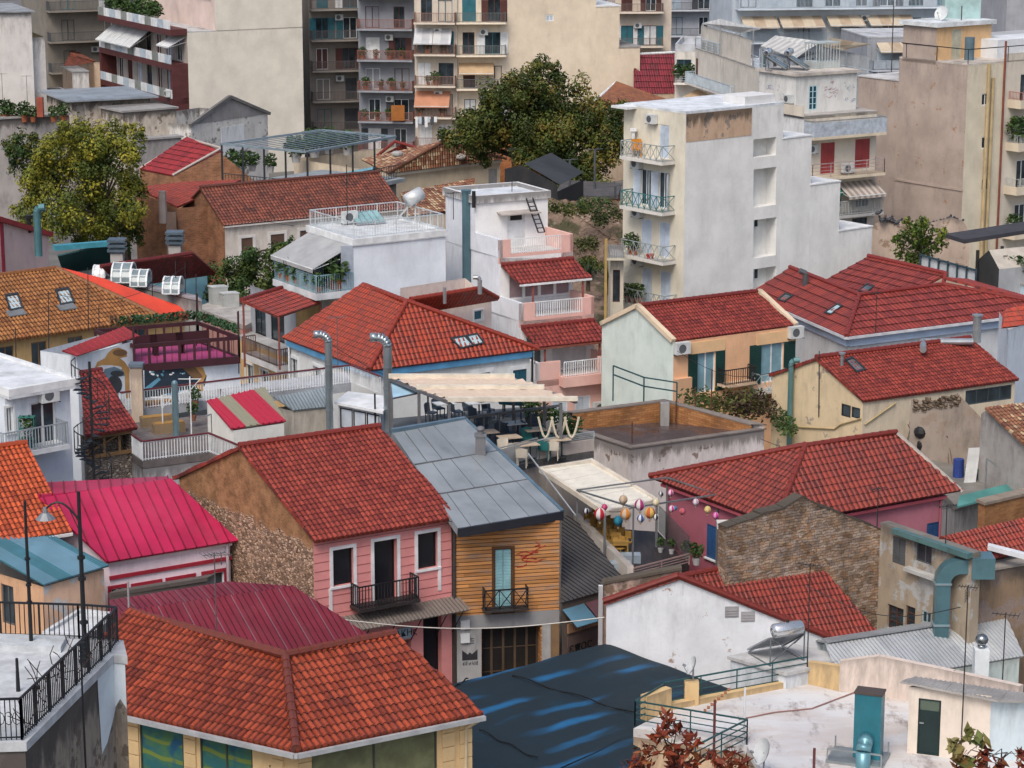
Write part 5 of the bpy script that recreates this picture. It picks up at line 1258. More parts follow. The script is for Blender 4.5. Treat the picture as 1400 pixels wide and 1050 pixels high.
 blu,nav=paint((.12,.32,.45)),paint((.02,.035,.055));root=b.root;rnd=random.Random(8)
 sh=[(nav,Z([(607,360),(800,345),(960,335),(1015,400),(1000,470),(830,500),(740,520),(610,560)])),(blu,Z([(610,480),(700,410),(715,425),(630,500)])),(blu,Z([(690,560),(640,590),(800,530),(860,490),(760,515)])),(tor,Z([(930,335),(990,345),(1010,400),(990,440),(1000,560),(975,560),(945,460),(960,430),(985,400)])),(brn,Z([(850,345),(930,340),(990,410),(930,420)]))]
 for i in range(14):x,y=rnd.uniform(640,880),rnd.uniform(365,400);sh.append((blu if i%2 else WHITE,Z(ell(x,y,rnd.uniform(5,13),rnd.uniform(4,8),7))))
 art(w,sh,root);b.done()
 zd=8.4;dk=paint((.05,.014,.02),.6);F1,F2,B2,B1=G(184,501,zd),G(327,489,zd),G(271,468,zd),G(180,481,zd);b2=b
 k=M();k.obox(F1-V((0,0,.12)),F2-F1,B2-F2,V((0,0,.12)));b.part(k,'deck_floor',paint((.36,.05,.16),.6));B1=F1+B2-F2
 k=M()
 for p,q in((F1,F2),(F2,B2),(B1,F1),(B1,B2)):k.bar(p-V((0,0,.1)),q-V((0,0,.1)),.12,.34);k.bar(p+V((0,0,.95)),q+V((0,0,.95)),.1,.17)
 b.part(k,'beam',dk);k=M()
 for p,q,nn_ in((F1,F2,7),(F2,B2,4),(B1,B2,6)):
  for i in range(nn_+1):s=p+(q-p)*i/nn_;k.bar(s,s+V((0,0,1.0)),.11)
  for i in range(nn_*2):s=p+(q-p)*i/(nn_*2);k.bar(s,s+V((0,0,.9)),.025)
 b.part(k,'railing',dk)
 for p,h in((F2,2.2),(B2,2.4),(F1,1.9)):k=M();k.bar(p,p+V((0,0,h)),.09);b.part(k,'post',dk)
 k=M();rnd=random.Random(2)
 for p,q in((B1+(B2-B1)*.15,B2),(B2,F2)):
  for i in range(420):t=rnd.random();c=p+(q-p)*t+V((0,rnd.uniform(-.08,.08),rnd.uniform(1.15,1.55)));a=V((rnd.uniform(-1,1),rnd.uniform(-.5,.5),rnd.uniform(-1,1))).normalized()*.1;e=a.cross(V((rnd.uniform(-1,1),rnd.uniform(-1,1),rnd.uniform(-1,1)))).normalized()*.07;k.poly([c-a,c-e,c+a,c+e])
 tag(k.build('climbing_plant',leafmat((.02,.07,.03),(.05,.11,.05),(.2,.06,.04))),'climbing plant with red specks along the fence of the magenta deck','plant')
 for i,t in enumerate((.25,.5,.75)):
  p=F1+(F2-F1)*t+(B2-F2)*.45;o=empty('deck_bench',p,['dark bench on the magenta deck beside the white hut','dark bench at the middle of the magenta deck','dark bench on the magenta deck towards its far corner'][i],'bench');e=(F2-F1).normalized();g=V((-e.y,e.x,0));k=M();k.obox(p-e*.8+V((0,0,.42)),e*1.6,g*.4,V((0,0,.05)));k.build('seat',dk,o);k=M();k.obox(p-e*.8+g*.42+V((0,0,.5)),e*1.6,g*.05,V((0,0,.45)));k.build('backrest',dk,o)
  for a in(-.7,.7):k=M();k.obox(p+e*a,e*.06,g*.4,V((0,0,.42)));k.build('leg',dk,o)
 for x,y,s,lab in((207,566,.9,'terracotta drum planter beside the beige chimney'),(216,583,.8,'long ochre planter box on the wet terrace behind the bluish pipe'),(225,562,.9,'wide ochre planter below the blue mural'),(233,592,.9,'wooden planter at the foot of the bluish pipe')):
  p=G(x,y,z);o=empty('planter',p,lab,'planter');k=M()
  if y==566:k.cyl(p,p+V((0,0,.55)),.38,.42,14)
  else:k.obox(p-V((.65,.3,0)),(1.3,.55,0),(-.2,.5,0),(0,0,.42))
  k.build('tub',paint((.3,.12,.06)if y==566 else(.28,.2,.12)),o);k=M();k.cyl(p+V((0,0,.56)),p+V((0,0,.58)),.36,.36,12)if y==566 else k.obox(p-V((.6,.25,-.43)),(1.2,.5,0),(-.18,.4,0),(0,0,.03));k.build('soil',paint((.36,.2,.06),.9),o)
 for x,y,s,lab in((267,556,.5,'terracotta pot on the upper terrace by the striped shed'),(264,575,.45,'grey pot hanging near the white trellis on the terrace')):pot_plant(G(x,y,z+.3),s,lab,(.3,.13,.08))
 p=G(241,598,z);k=M();k.cyl(p,FLAT(p,D(241,524,p.y).z),.14,.14,14);k.ball(FLAT(p,D(241,524,p.y).z),.14);tag(k.build('flue_pipe',sheet((.2,.32,.36),.35,.5,.2),smooth=False),'bluish metal flue pipe standing on the wet terrace','flue')
 for x,y0,y1,lab in((223,592,540,'white clothes post on the wet terrace next to the planters'),(262,600,515,'taller white post with thin stay wires by the upper rail')):
  p=G(x,y0,z);k=M();t=FLAT(p,D(x,y1,p.y).z);k.cyl(p,t,.03);k.bar(t-V((.5,0,.1)),t+V((.5,0,-.1)),.03);k.bar(t-V((0,0,.6)),t+V((.45,0,-.1)),.025);tag(k.build('post',WHITE),lab,'post')
 p=G(290,608,z);k=M();k.cyl(p,FLAT(p,D(290,566,p.y).z),.025);t=FLAT(p,D(290,566,p.y).z);k.bar(t,t+V((-.25,0,-.12)),.06);tag(k.build('floodlight',GALV),'small floodlight on a pole at the corner of the white railing','lamp')
plant_terrace()
def sheds():
 E1,E2,T2,T1=G(316,586,7.3),G(391,575,7.3),G(362,531,8.05),G(283,546,8.05);b=Bld('striped_shed','small white shed with a roof striped in red and olive sheets','shed',E1)
 n=N('striped_sheet');u=n.n('SeparateXYZ',i0=n.uv()).outputs[0];t=n.math('FRACT',n.math('ADD',n.math('DIVIDE',u,6.6),.1));c=n.mix(n.math('MULTIPLY',n.ramp(t,.44,.46),n.ramp(t,.82,.80)),(.42,.03,.06),(.27,.26,.19));ms=n.fin(c,.5)
 b.roof([[E1,E2,T2,T1]],ms,'trap',thick=.06);wm=plaster((.66,.66,.62),.15,.2);d=(E2-E1).normalized();P=[FLAT(x,0)for x in(E1+d*.1,E2-d*.1,T2,T1)]
 b.wall(P[0],P[1],0,7.2,wm);b.wall(P[1],P[2],0,7.2,wm,[((P[2]-P[1]).length,7.9)]);b.wall(P[2],P[3],0,7.9,wm);b.wall(P[3],P[0],0,7.2,wm,[(0,7.95)]);b.done()
 E1,E2,T2,T1=G(401,561,7.),G(450,556,7.),G(450,531,7.5),G(374,541,7.5);b=Bld('grey_shed','small beige shed with a flat grey ribbed roof beside the flue pipe','shed',E1)
 b.roof([[E1,E2,T2,T1]],sheet((.24,.28,.3),.5,.3,.4),'corr',thick=.05);P=[FLAT(x,0)for x in(E1,E2,T2,T1)];wallring(b,offset(P,.06),0,6.95,plaster((.5,.46,.4),.3));b.done()
 z=7.3;P=[G(461,549,z),G(521,561,z),G(533,543,z),G(478,536,z)];b=Bld('glazed_hut','white flat topped hut with dark window frames between two flue pipes','shed',P[0]);Q=offset([FLAT(p,0)for p in P],.05)
 w=b.wall(Q[0],Q[1],0,z-.1,plaster((.6,.62,.65),.2));[b.wall(Q[i],Q[(i+1)%4],0,z-.1,BLUEW)for i in(1,2,3)];b.flat(P,z,WHITE,thick=.12,out=.12)
 for i in range(3):w.win((w.L*(.04+.32*i),w.L*(.34+.32*i),z-1.2,z-.25),BLACK,paint((.5,.55,.62),.3),.05,.05,0)
 b.done()
 def flue(x,y0,y1,zb,r,bend,lab,Y=None):
  p=G(x,y0,zb);zt=D(x,y1,p.y).z;k=M();k.cyl(p,FLAT(p,zt),r,r,14);o=empty('flue_pipe',p,lab,'flue');mt=sheet((.36,.42,.45),.3,.7,.3);k.build('pipe',mt,o)
  k=M();c=FLAT(p,zt);pts=[c]
  for i in range(1,6):a=i*pi/10;pts.append(c+V((bend*(1-cos(a))*r*2.2,0,sin(a)*r*2.2)))
  pts.append(pts[-1]+V((bend*r*1.6,0,-.02)));k.tube(pts,r,14);k.build('elbow',mt,o,True)
  k=M()
  for t in(.25,.5,.75):q=p+V((0,0,(zt-zb)*t));k.cyl(q,q+V((0,0,.06)),r*1.12,r*1.12,14)
  k.build('joint_band',mt,o)
 flue(451,592,468,6.,.17,-1,'tall galvanised flue pipe next to the small grey shed');flue(531,588,474,6.3,.2,-1,'thicker galvanised flue pipe bending over the white hut')
 p=G(513,583,6.5);k=M();k.cyl(p,FLAT(p,D(513,538,p.y).z),.04);tag(k.build('post',BLACK),'dark thin post at the corner of the white hut','post')
sheds()
# rooftop cafe with pergola
def cafe():
 z=6.9;b0=WB;P=[FLAT(WB,z)+V((.1,.2,0))+WSIDE.normalized()*5.0,G(735,628,z),G(812,616,z),G(716,556,z),G(536,572,z)]
 P[0]=FLAT(WB+WSIDE*.98,z)+V((.15,.1,0));
 b=Bld('cafe_building','building carrying a rooftop cafe terrace behind the grey metal roof','building',P[1])
 P2=[P[4],G(530,596,z),P[0],P[1],P[2],P[3]]
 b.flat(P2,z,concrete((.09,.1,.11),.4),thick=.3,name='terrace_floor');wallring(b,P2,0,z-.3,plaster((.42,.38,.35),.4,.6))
 k=M();k.obox(P[1]-V((0,0,.25)),P[2]-P[1],V((-.12,.2,0)),V((0,0,.75)));b.part(k,'parapet',plaster((.48,.42,.38),.3))
 r=railing([P[1]+V((0,.1,.5)),P[2]+V((0,.1,.5))],.3,GALV,'h');b.part(r,'railing',paint((.45,.5,.52),.4,.3))
 b.part(railing([P[1]+V((0,.1,.0)),P[0],P[0]+WSIDE.normalized()*2.0],.9,GALV,'glass'),'railing',GALV);b.done()
 zt=9.4;BL,BR,FR,FL=G(533,514,zt),G(702,514,zt),G(788,545,zt),G(614,546,zt);fr=paint((.16,.16,.17),.5,.3)
 o=empty('pergola',FLAT(FL,z),'cafe pergola with ruched cream canvas on grey steel posts','pergola');n_=15;k=M();cv=cloth((.62,.50,.40));cb=paint((.66,.6,.5))
 for i in range(26):
  a,c=i/26,(i+1)/26;d0,d1=.12*abs(sin(a*pi*6.5)),.12*abs(sin(c*pi*6.5));p0,p1,q0,q1=BL+(FL-BL)*a,BR+(FR-BR)*a,BL+(FL-BL)*c,BR+(FR-BR)*c
  for j in range(12):
   s,t=j/12,(j+1)/12;w_=lambda tt,k_:V((0,0,.05*sin(tt*31+k_*9)))
   k.poly([q0+(q1-q0)*s-V((0,0,d1))+w_(s,c),q0+(q1-q0)*t-V((0,0,d1))+w_(t,c),p0+(p1-p0)*t-V((0,0,d0))+w_(t,a),p0+(p1-p0)*s-V((0,0,d0))+w_(s,a)])
 k.build('canopy_fabric',cv,o,True)
 for t in(0,.48,1.):k=M();k.bar(BL+(FL-BL)*t-(BR-BL)*.01,BR+(FR-BR)*t+(BR-BL)*.01,.2,.18);k.build('beam',cb,o)
 for p,q in((BL,FL),(BR,FR)):k=M();k.bar(p-V((0,0,.15)),q-V((0,0,.15)),.12);k.build('rail',fr,o)
 for p in(FL,FR-(BR-BL)*.12,(BL+FL)/2,(BR+FR)/2,BL,BR):k=M();k.bar(FLAT(p,z),p-V((0,0,.2)),.13);k.build('post',fr,o)
 k=M();a,c=G(640,571,8.2),G(768,554,8.2);k.bar(a,c,.1)
 for t in range(7):q=a+(c-a)*t/6;k.bar(FLAT(q,z),q,.05)
 tag(k.build('rail',fr),'long grey tube rail across the cafe terrace','rail')
 q=[G(536,545,9.),G(585,535,9.),G(560,518,9.1),G(533,520,9.1)];o2=empty('sunshade',q[0],'pale blue sunshade cloth beside the cream pergola','awning');k=M();k.poly(q);k.poly([p-V((0,0,.03))for p in q[::-1]])
 for i in range(4):k.poly([q[i]-V((0,0,.03)),q[(i+1)%4]-V((0,0,.03)),q[(i+1)%4],q[i]])
 k.build('canopy_fabric',cloth((.36,.55,.68)),o2);k=M();[k.bar(q[i],q[(i+1)%4],.06)for i in range(4)];k.bar(FLAT(q[1],z),q[1],.08);k.bar(FLAT(q[0],z),q[0],.08);k.build('frame',fr,o2)
 wd=paint((.5,.4,.3),.5);tops=[(670,605,0),(701,612,0),(725,622,0),(736,602,0),(768,615,0),(708,593,1),(655,565,1),(640,553,1),(690,560,1),(612,566,1)]
 L=['pale cafe table nearest the vent on the grey roof','second pale cafe table from the grey roof','pale cafe table at the corner of the terrace','cafe table between green chairs near the hedge','cafe table just behind the beige parapet','white cafe table under the pergola front rail','white cafe table below the cream canvas','white table deep under the cream canvas','white table below the middle of the pergola','white table beside the pergola corner post']
 for(x,y,wt),lab in zip(tops,L):
  p=G(x,y-10,z);p=FLAT(G(x,y-14,z+.75),z);o=empty('cafe_table',p,lab,'table','cafe tables');k=M();k.obox(p+V((-.45,-.3,.72)),(.86,.3,0),(-.25,.6,0),(0,0,.04));k.build('tabletop',paint((.6,.62,.62))if wt else wd,o)
  k=M();k.cyl(p,p+V((0,0,.72)),.035);k.build('pedestal',BLACK,o);k=M();k.cyl(p,p+V((0,0,.03)),.25,.22,12);k.build('base',BLACK,o)
 def cchair(p,mt,lab):
  o=empty('cafe_chair',p,lab,'chair','cafe chairs on the roof terrace');k=M();k.obox(p+V((-.22,-.2,.42)),(.44,0,0),(0,.42,0),(0,0,.05));k.build('seat',mt,o)
  k=M();[k.poly([p+V((.24*cos(a),.2+.06*sin(a),.45)),p+V((.24*cos(a2),.2+.06*sin(a2),.45)),p+V((.26*cos(a2),.24+.06*sin(a2),.88-.06*abs(cos(a2)))),p+V((.26*cos(a),.24+.06*sin(a),.88-.06*abs(cos(a))))])for a,a2 in((i*pi/6,(i+1)*pi/6)for i in range(6))];k.build('backrest',mt,o)
  for a in(-.19,.19):
   for c in(-.17,.19):k=M();k.bar(p+V((a,c,0)),p+V((a,c,.43)),.035);k.build('leg',mt,o)
  return o
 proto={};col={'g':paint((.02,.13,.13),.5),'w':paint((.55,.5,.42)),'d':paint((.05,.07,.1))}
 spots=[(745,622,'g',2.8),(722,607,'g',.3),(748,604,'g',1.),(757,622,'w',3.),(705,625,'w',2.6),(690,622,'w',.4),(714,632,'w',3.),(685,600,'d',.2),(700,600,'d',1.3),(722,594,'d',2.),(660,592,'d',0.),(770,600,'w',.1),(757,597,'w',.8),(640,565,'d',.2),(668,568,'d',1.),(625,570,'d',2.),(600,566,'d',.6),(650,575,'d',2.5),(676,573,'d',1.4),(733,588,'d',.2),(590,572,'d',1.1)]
 nm={'g':'dark green cafe chair drawn up to a pale table','w':'pale cane cafe chair standing among the tables','d':'dark blue grey chair in the shade of the pergola'}
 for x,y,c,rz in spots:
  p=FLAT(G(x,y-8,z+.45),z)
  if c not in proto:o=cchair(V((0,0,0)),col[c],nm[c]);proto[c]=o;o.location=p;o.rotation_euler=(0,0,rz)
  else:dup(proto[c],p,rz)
 p=G(700,573,z);o=empty('water_tank',p,'round teal tank standing under the pergola edge','tank');k=M();k.cyl(p+V((-.5,.2,1.15)),p+V((.5,-.1,1.15)),.52,.52,20);k.build('tank_body',paint((.03,.2,.27),.35),o,True);k=M();[k.bar(p+V((a,0,0)),p+V((a,0,.7)),.06)for a in(-.4,.4)];k.build('stand',BLACK,o)
 for i,(x,y,s)in enumerate(((782,612,.85),(725,582,.7),(745,590,.7),(760,596,.7))):pot_plant(G(x,y,z),s+.2,['bushy green shrub in a pot at the cafe corner post','hedge plant in a row along the cafe edge by the glass rail','hedge plant in the middle of the cafe edge row','hedge plant closest to the cafe corner post'][i],(.1,.1,.1))
 k=M();a=G(736,570,8.6);
 for j in range(3):
  pts=[a+V((j*.55+t*.1,0,-.9*sin(pi*t/6)))for t in range(7)];k.tube(pts,.05,6)
 tag(k.build('rope_garland',cloth((.6,.54,.42))),'thick cream rope garland looped under the pergola edge','rope')
cafe()
# low flat roofed ruin with brick upstands
def flat_ruin():
 z=5.9;zf=5.74;P=[G(769,582,z),G(862,613,z),G(1045,587,z),FLAT(G(908,547,6.7),z)]
 b=Bld('flat_roof_building','square flat roofed building with stained white walls and brick lined parapet','building',P[1]);om=plaster((.62,.57,.55),.4,1.,.04,(.4,.3,.25),top=1.6)
 Q=[FLAT(p,0)for p in P];hs=(z,z,z+.15,6.7);up=(6.5,0,0,0);b.wall(Q[0],Q[1],0,z,om);b.wall(Q[1],Q[2],0,z,om);L2,L3=(Q[3]-Q[2]).length,(Q[0]-Q[3]).length;b.wall(Q[2],Q[3],0,z,om,[(L2,6.7),(0,6.08)]);b.wall(Q[3],Q[0],0,z,om,[(L3,6.5),(0,6.7)])
 wetf=concrete((.085,.062,.058),.9,.17,.85,(.27,.28,.34));I=offset(Q,.28);bm_=brickmat((.42,.20,.08),(.28,.12,.05),(.12,.08,.05),3.0);k=M();k.poly([FLAT(p,zf)for p in I]);b.part(k,'roof',wetf)  # pale blotches on the floor: wet reflection put into its colour
 ht=[(z,z),(z,z),(6.08,6.7),(6.7,6.5)];kc=M();O=offset(Q,-.05);J=offset(Q,.3)
 for i in range(4):
  a,c=I[(i+1)%4],I[i];L=(c-a).length;h0,h1=ht[i];k=M();k.poly([FLAT(a,zf),FLAT(c,zf),FLAT(c,h0),FLAT(a,h1)],[(0,zf-h1),(L,zf-h0),(L,0),(0,0)]);b.part(k,'parapet_lining',bm_ if i>1 else om)
  p,q,r_,s_=O[i],O[(i+1)%4],J[(i+1)%4],J[i];kc.poly([FLAT(p,h0+.05),FLAT(q,h1+.05),FLAT(r_,h1+.05),FLAT(s_,h0+.05)]);kc.poly([FLAT(p,h0-.01),FLAT(q,h1-.01),FLAT(q,h1+.05),FLAT(p,h0+.05)]);kc.poly([FLAT(r_,h1-.01),FLAT(s_,h0-.01),FLAT(s_,h0+.05),FLAT(r_,h1+.05)])
 b.part(kc,'coping',plaster((.22,.19,.17),.7));b.done()
 k=M();p=I[3]+V((0,-.6,0));k.box(p.x-.2,p.y-.2,zf,p.x+.2,p.y+.2,6.8);b.part(k,'pier',GREYP)
 for x,y0,y1,lab in((864,606,577,'short iron rod in the near corner of the brick lined roof'),(924,580,548,'iron rod standing on the wet flat roof'),(950,575,530,'pale pole behind the brick parapet'),(972,582,505,'tall thin rod at the far brick parapet')):
  p=G(x,y0,zf);k=M();k.cyl(p,FLAT(p,D(x,y1,p.y).z),.03);tag(k.build('rod',RUST),lab,'rod')
 p=G(905,571,zf);k=M();k.ball(p,.7,.12,12,4);tag(k.build('rubble_heap',concrete((.3,.26,.22))),'small heap of debris in the far corner of the wet roof','rubble')
flat_ruin()
# orange hipped house with blue eaves, white terrace block, stepped pink block
def blue_eave_house():
 z=7.;L,F,Rr=G(386,463,z),G(504,508,z),G(736,479,z);bk=L+Rr-F;zr=9.7
 ap,rl=G(556,414,zr),G(496.6,391,zr)
 b=Bld('blue_eave_house','pale house with a bright red hipped roof, blue eaves and twin skylights','house',F);u=V((0,0,.05));dr=(FLAT(ap,0)-FLAT(F,0))
 T=tilemat((.37,.052,.024),(.29,.037,.022),.14)
 rl2=ap+(L-F)*.99;rl2=V((rl.x,rl.y,zr));bl=FLAT(rl2+(rl2-L),z)
 b.roof([[L+u,F+u,ap+u,rl2+u],[F+u,Rr+u,ap+u],[Rr+u,bk+u,rl2+u,ap+u]],T,'wave',[(ap+u,rl2+u),(F+u*1.5,ap+u*1.5),(Rr+u*1.5,ap+u*1.5)],rr=.13);rf=b.lastroof
 P=offset([FLAT(x,0)for x in(L,F,Rr,bk)],.3);wm=plaster((.60,.61,.6),.2,.35);w1=b.wall(P[0],P[1],0,z-.02,wm);w2=b.wall(P[1],P[2],0,z-.02,wm);b.wall(P[2],P[3],0,z,wm);b.wall(P[3],P[0],0,z,wm,[((P[0]-P[3]).length/2,zr-.2)])
 blue=paint((.10,.30,.52),.5);k=M()
 for w in(w1,w2):k.obox(w.P(-.1,z-.34,0),w.d*(w.L+.2),w.n*.2,V((0,0,.3)))
 b.part(k,'cornice',blue);db=paint((.02,.10,.15),.4)
 w1.win(w1.rect(397,490,407,520),WHITE,GLASS,.14,.05,1,surround=WHITE,sw=.16);w1.win(w1.rect(429,502,440,535),WHITE,GLASS,.14,.05,1,surround=WHITE,sw=.16)
 for x0,x1,y0,y1 in((644,670,510,545),(701,720,505,540)):w2.win(w2.rect(x0,y0,x1,y1),db,db,.1,.05,0,surround=WHITE,sw=.2,shutter=db,sh='closed')
 k=M();k.tube([w2.P(w2.L+.05,z-.1,.15),w2.P(w2.L+.05,0,.15)],.06);b.part(k,'downpipe',BLACK);k=M();k.tube([w1.P(.1,z-.1,.15),w1.P(.1,3,.15)],.05);b.part(k,'downpipe',WHITE)
 skylight(F+u,Rr+u,ap+u,[(614,463),(635,459),(648,473),(629,478)],rf,True);skylight(F+u,Rr+u,ap+u,[(636,459),(652,456),(662,470),(646,474)],rf,True);b.done()
 p=PL(L,F,ap,462,500);tv_aerial(p,D(461,432,p.y).z,'slim aerial mast on the bright red roof with blue eaves',0,.3,w=.9)
 E1,E2=G(588,424,8.2),G(680,409,8.2);T2=G(655,395,9.1);T1=T2+E1-E2;b=Bld('rear_annex','small annex with its own red tile roof and one white framed window','house',E2);b.roof([[E1,E2,T2,T1]],T,'wave',[(T1,T2),(E2+u,T2+u)])
 d=(E2-E1).normalized();n=V((-d.y,d.x,0));A,B=E1+n*.3,E2+n*.3-d*.15;wm2=plaster((.6,.52,.48),.2,.3);w=b.wall(A,B,0,8.15,wm2);b.wall(B,B+n*2.2,0,8.15,wm2,[(2.2,9.)]);b.wall(B+n*2.2,A+n*2.2,0,9.,wm2)
 w.win(w.rect(648,424,660,438),WHITE,db,.1,.06,0,surround=WHITE,sw=.06);b.done()
 for x,y0,y1,r,lab in((656,402,383,.12,'short bent flue on the annex roof'),(608,415,393,.09,'thin stub pipe on the annex roof')):
  p=G(x,y0,8.9);k=M();t=FLAT(p,D(x,y1,p.y).z);k.cyl(p,t,r);k.tube([t,t+V((-.1,0,.15)),t+V((-.35,0,.15))],r)if r>.1 else None;tag(k.build('flue_pipe',GALV),lab,'flue')
def skylight(p0,p1,p2,px,parent,light=False,up=.1):
 q=[PL(p0,p1,p2,x,y)for x,y in px];nn=(p1-p0).cross(p2-p0).normalized();nn=nn if nn.z>0 else-nn;c=sum(q,V((0,0,0)))/4;m=M()
 for i in range(4):
  a,b_=q[i],q[(i+1)%4];ia,ib=c+(a-c)*.78,c+(b_-c)*.78;h=nn*up
  m.poly([a,b_,b_+h,a+h]);m.poly([a+h,b_+h,ib+h,ia+h]);m.poly([ib+h,ib+h*.4,ia+h*.4,ia+h])
 o=m.build('skylight',paint((.03,.035,.04),.4),parent);m=M();m.poly([c+(a-c)*.8+nn*up*.5 for a in q]);m.build('pane',SKYG if light else glass((.12,.16,.18),.1),o)
n=N('skylight_glass');SKYG=n.fin((.42,.55,.6),.12,0.,.6)
blue_eave_house()
def terrace_block():
 z=11.2;A,B,C_=G(421,311,z),G(483,330,z),G(609,317,z);Dd=A+C_-B;b=Bld('terrace_block','white block with a blank blue white wall, planted balcony and railed roof','apartment block',B)
 ww=plaster((.64,.68,.74),.12,.2,seed=2.);wl=b.wall(A,B,0,z-.2,PALE);wf=b.wall(B,C_,0,z-.2,ww);b.wall(C_,Dd,0,z-.2,ww);b.wall(Dd,A,0,z-.2,ww);b.flat([A,B,C_,Dd],z,concrete((.6,.62,.64),.35,.5),.12,.15,WHITE,thick=.25,out=.08)
 P=offset([FLAT(p,0)for p in(A,B,C_,Dd)],.1);P=[FLAT(p,z+.12)for p in P];b.part(railing(P+[P[0]],.85,GALV,'bars',.16,.009),'railing',paint((.5,.55,.58)))
 wl.win((.5,2.4,8.65,10.7),WHITE,GLASS,.2,.06,1);wl.win((wl.L-2.2,wl.L-.6,8.65,10.7),WHITE,paint((.35,.42,.5),.2),.2,.06,1);wl.win((.6,1.8,5.2,6.8),WHITE,GLASS);wl.win((3.,4.2,5.2,6.8),WHITE,GLASS)
 wl.balc(373,390,432,411,2.3,paint((.62,.64,.66)),paint((.22,.36,.42)),'bars',.95,.35);u0,u1,zz,dp=wl.last
 k=M();k.obox(wl.P(wl.L-.1,zz,0),wl.d*.1,wl.n*.7,V((0,0,z-zz-.2)));b.part(k,'side_panel',paint((.4,.45,.52)))
 a0=wl.uz(424,323,.05)[0];wl.awn(a0-.2,wl.L-.15,z-.25,2.35,1.05,cloth((.36,.37,.38)),.22);b.done()
 zf=zz+.35;rnd=random.Random(4);lab=['bushy dark green shrub in a pot against the balcony end panel','leafy plant in an orange pot at the balcony corner railing','low plant in an orange pot next to the glass door','flowering plant in a clay pot behind the front rail','trailing plant in a clay pot under the grey awning','small plant in a clay pot at the far end of the planted balcony','round plant in a big clay pot halfway along the planted balcony']
 for i,(t,o_,s)in enumerate(((.93,.9,1.5),(.95,2.,.7),(.72,.8,.6),(.78,2.05,.6),(.5,2.05,.8),(.15,2.05,.9),(.33,2.05,1.))):pot_plant(wl.P(u0+(u1-u0)*t,zf,o_),s,lab[i],(.42,.13,.05))
 p=wl.P(u0+2.6,zf,1.3);o=empty('patio_table',p,'small pale table on the planted balcony','table');k=M();k.box(p.x-.5,p.y-.4,zf+.7,p.x+.5,p.y+.4,zf+.75);k.build('tabletop',WHITE,o);k=M();k.cyl(p,p+V((0,0,.7)),.05);k.build('pedestal',WHITE,o)
 p=G(476,306,z+.02);w=wf;ac_unit(p+V((0,0,.08)),wf,'air conditioner standing on the railed white roof',.9)
 p=G(505,306,z);o=empty('solar_collector',p,'bluish tilted collector panel lying on the railed white roof','solar panel');k=M();q=G(488,308,z+.05);e=FLAT(G(528,305,z+.05)-q,.0);g=V((-e.y,e.x,0)).normalized()*1.3+V((0,0,.5));k.obox(q,e,g,V((0,0,.06)));k.build('panel_frame',GALV,o);k=M()
 for i in range(5):k.obox(q+e*(.03+.195*i)+g*.04+V((0,0,.066)),e*.165,g*.92,V((0,0,.012)))
 k.build('collector',paint((.25,.42,.44),.2),o)
 p=G(560,306,z);o=empty('solar_heater',p,'white water tank raised on slanting struts on the railed roof','solar heater');t=D(568,271,p.y);k=M();k.bar(p+V((-.9,0,0)),t,.09);k.bar(p+V((.35,.3,0)),t,.07);k.bar(p+V((.3,-.3,0)),t+V((0,0,-.3)),.05);k.build('strut',paint((.5,.52,.53),.4,.3),o);k=M();k.cyl(t+V((-.45,-.3,-.1)),t+V((.3,.25,.25)),.38,.38,16);k.build('tank',paint((.66,.68,.68),.3,.3),o,True)
 for x,y0,y1,lab in((475,308,225,'tall thin aerial rod beside the air conditioner on the railed roof'),):p=G(x,y0,z);k=M();k.cyl(p,FLAT(p,D(x,y1,p.y).z),.025);tag(k.build('aerial_rod',BLACK),lab,'aerial')
terrace_block()
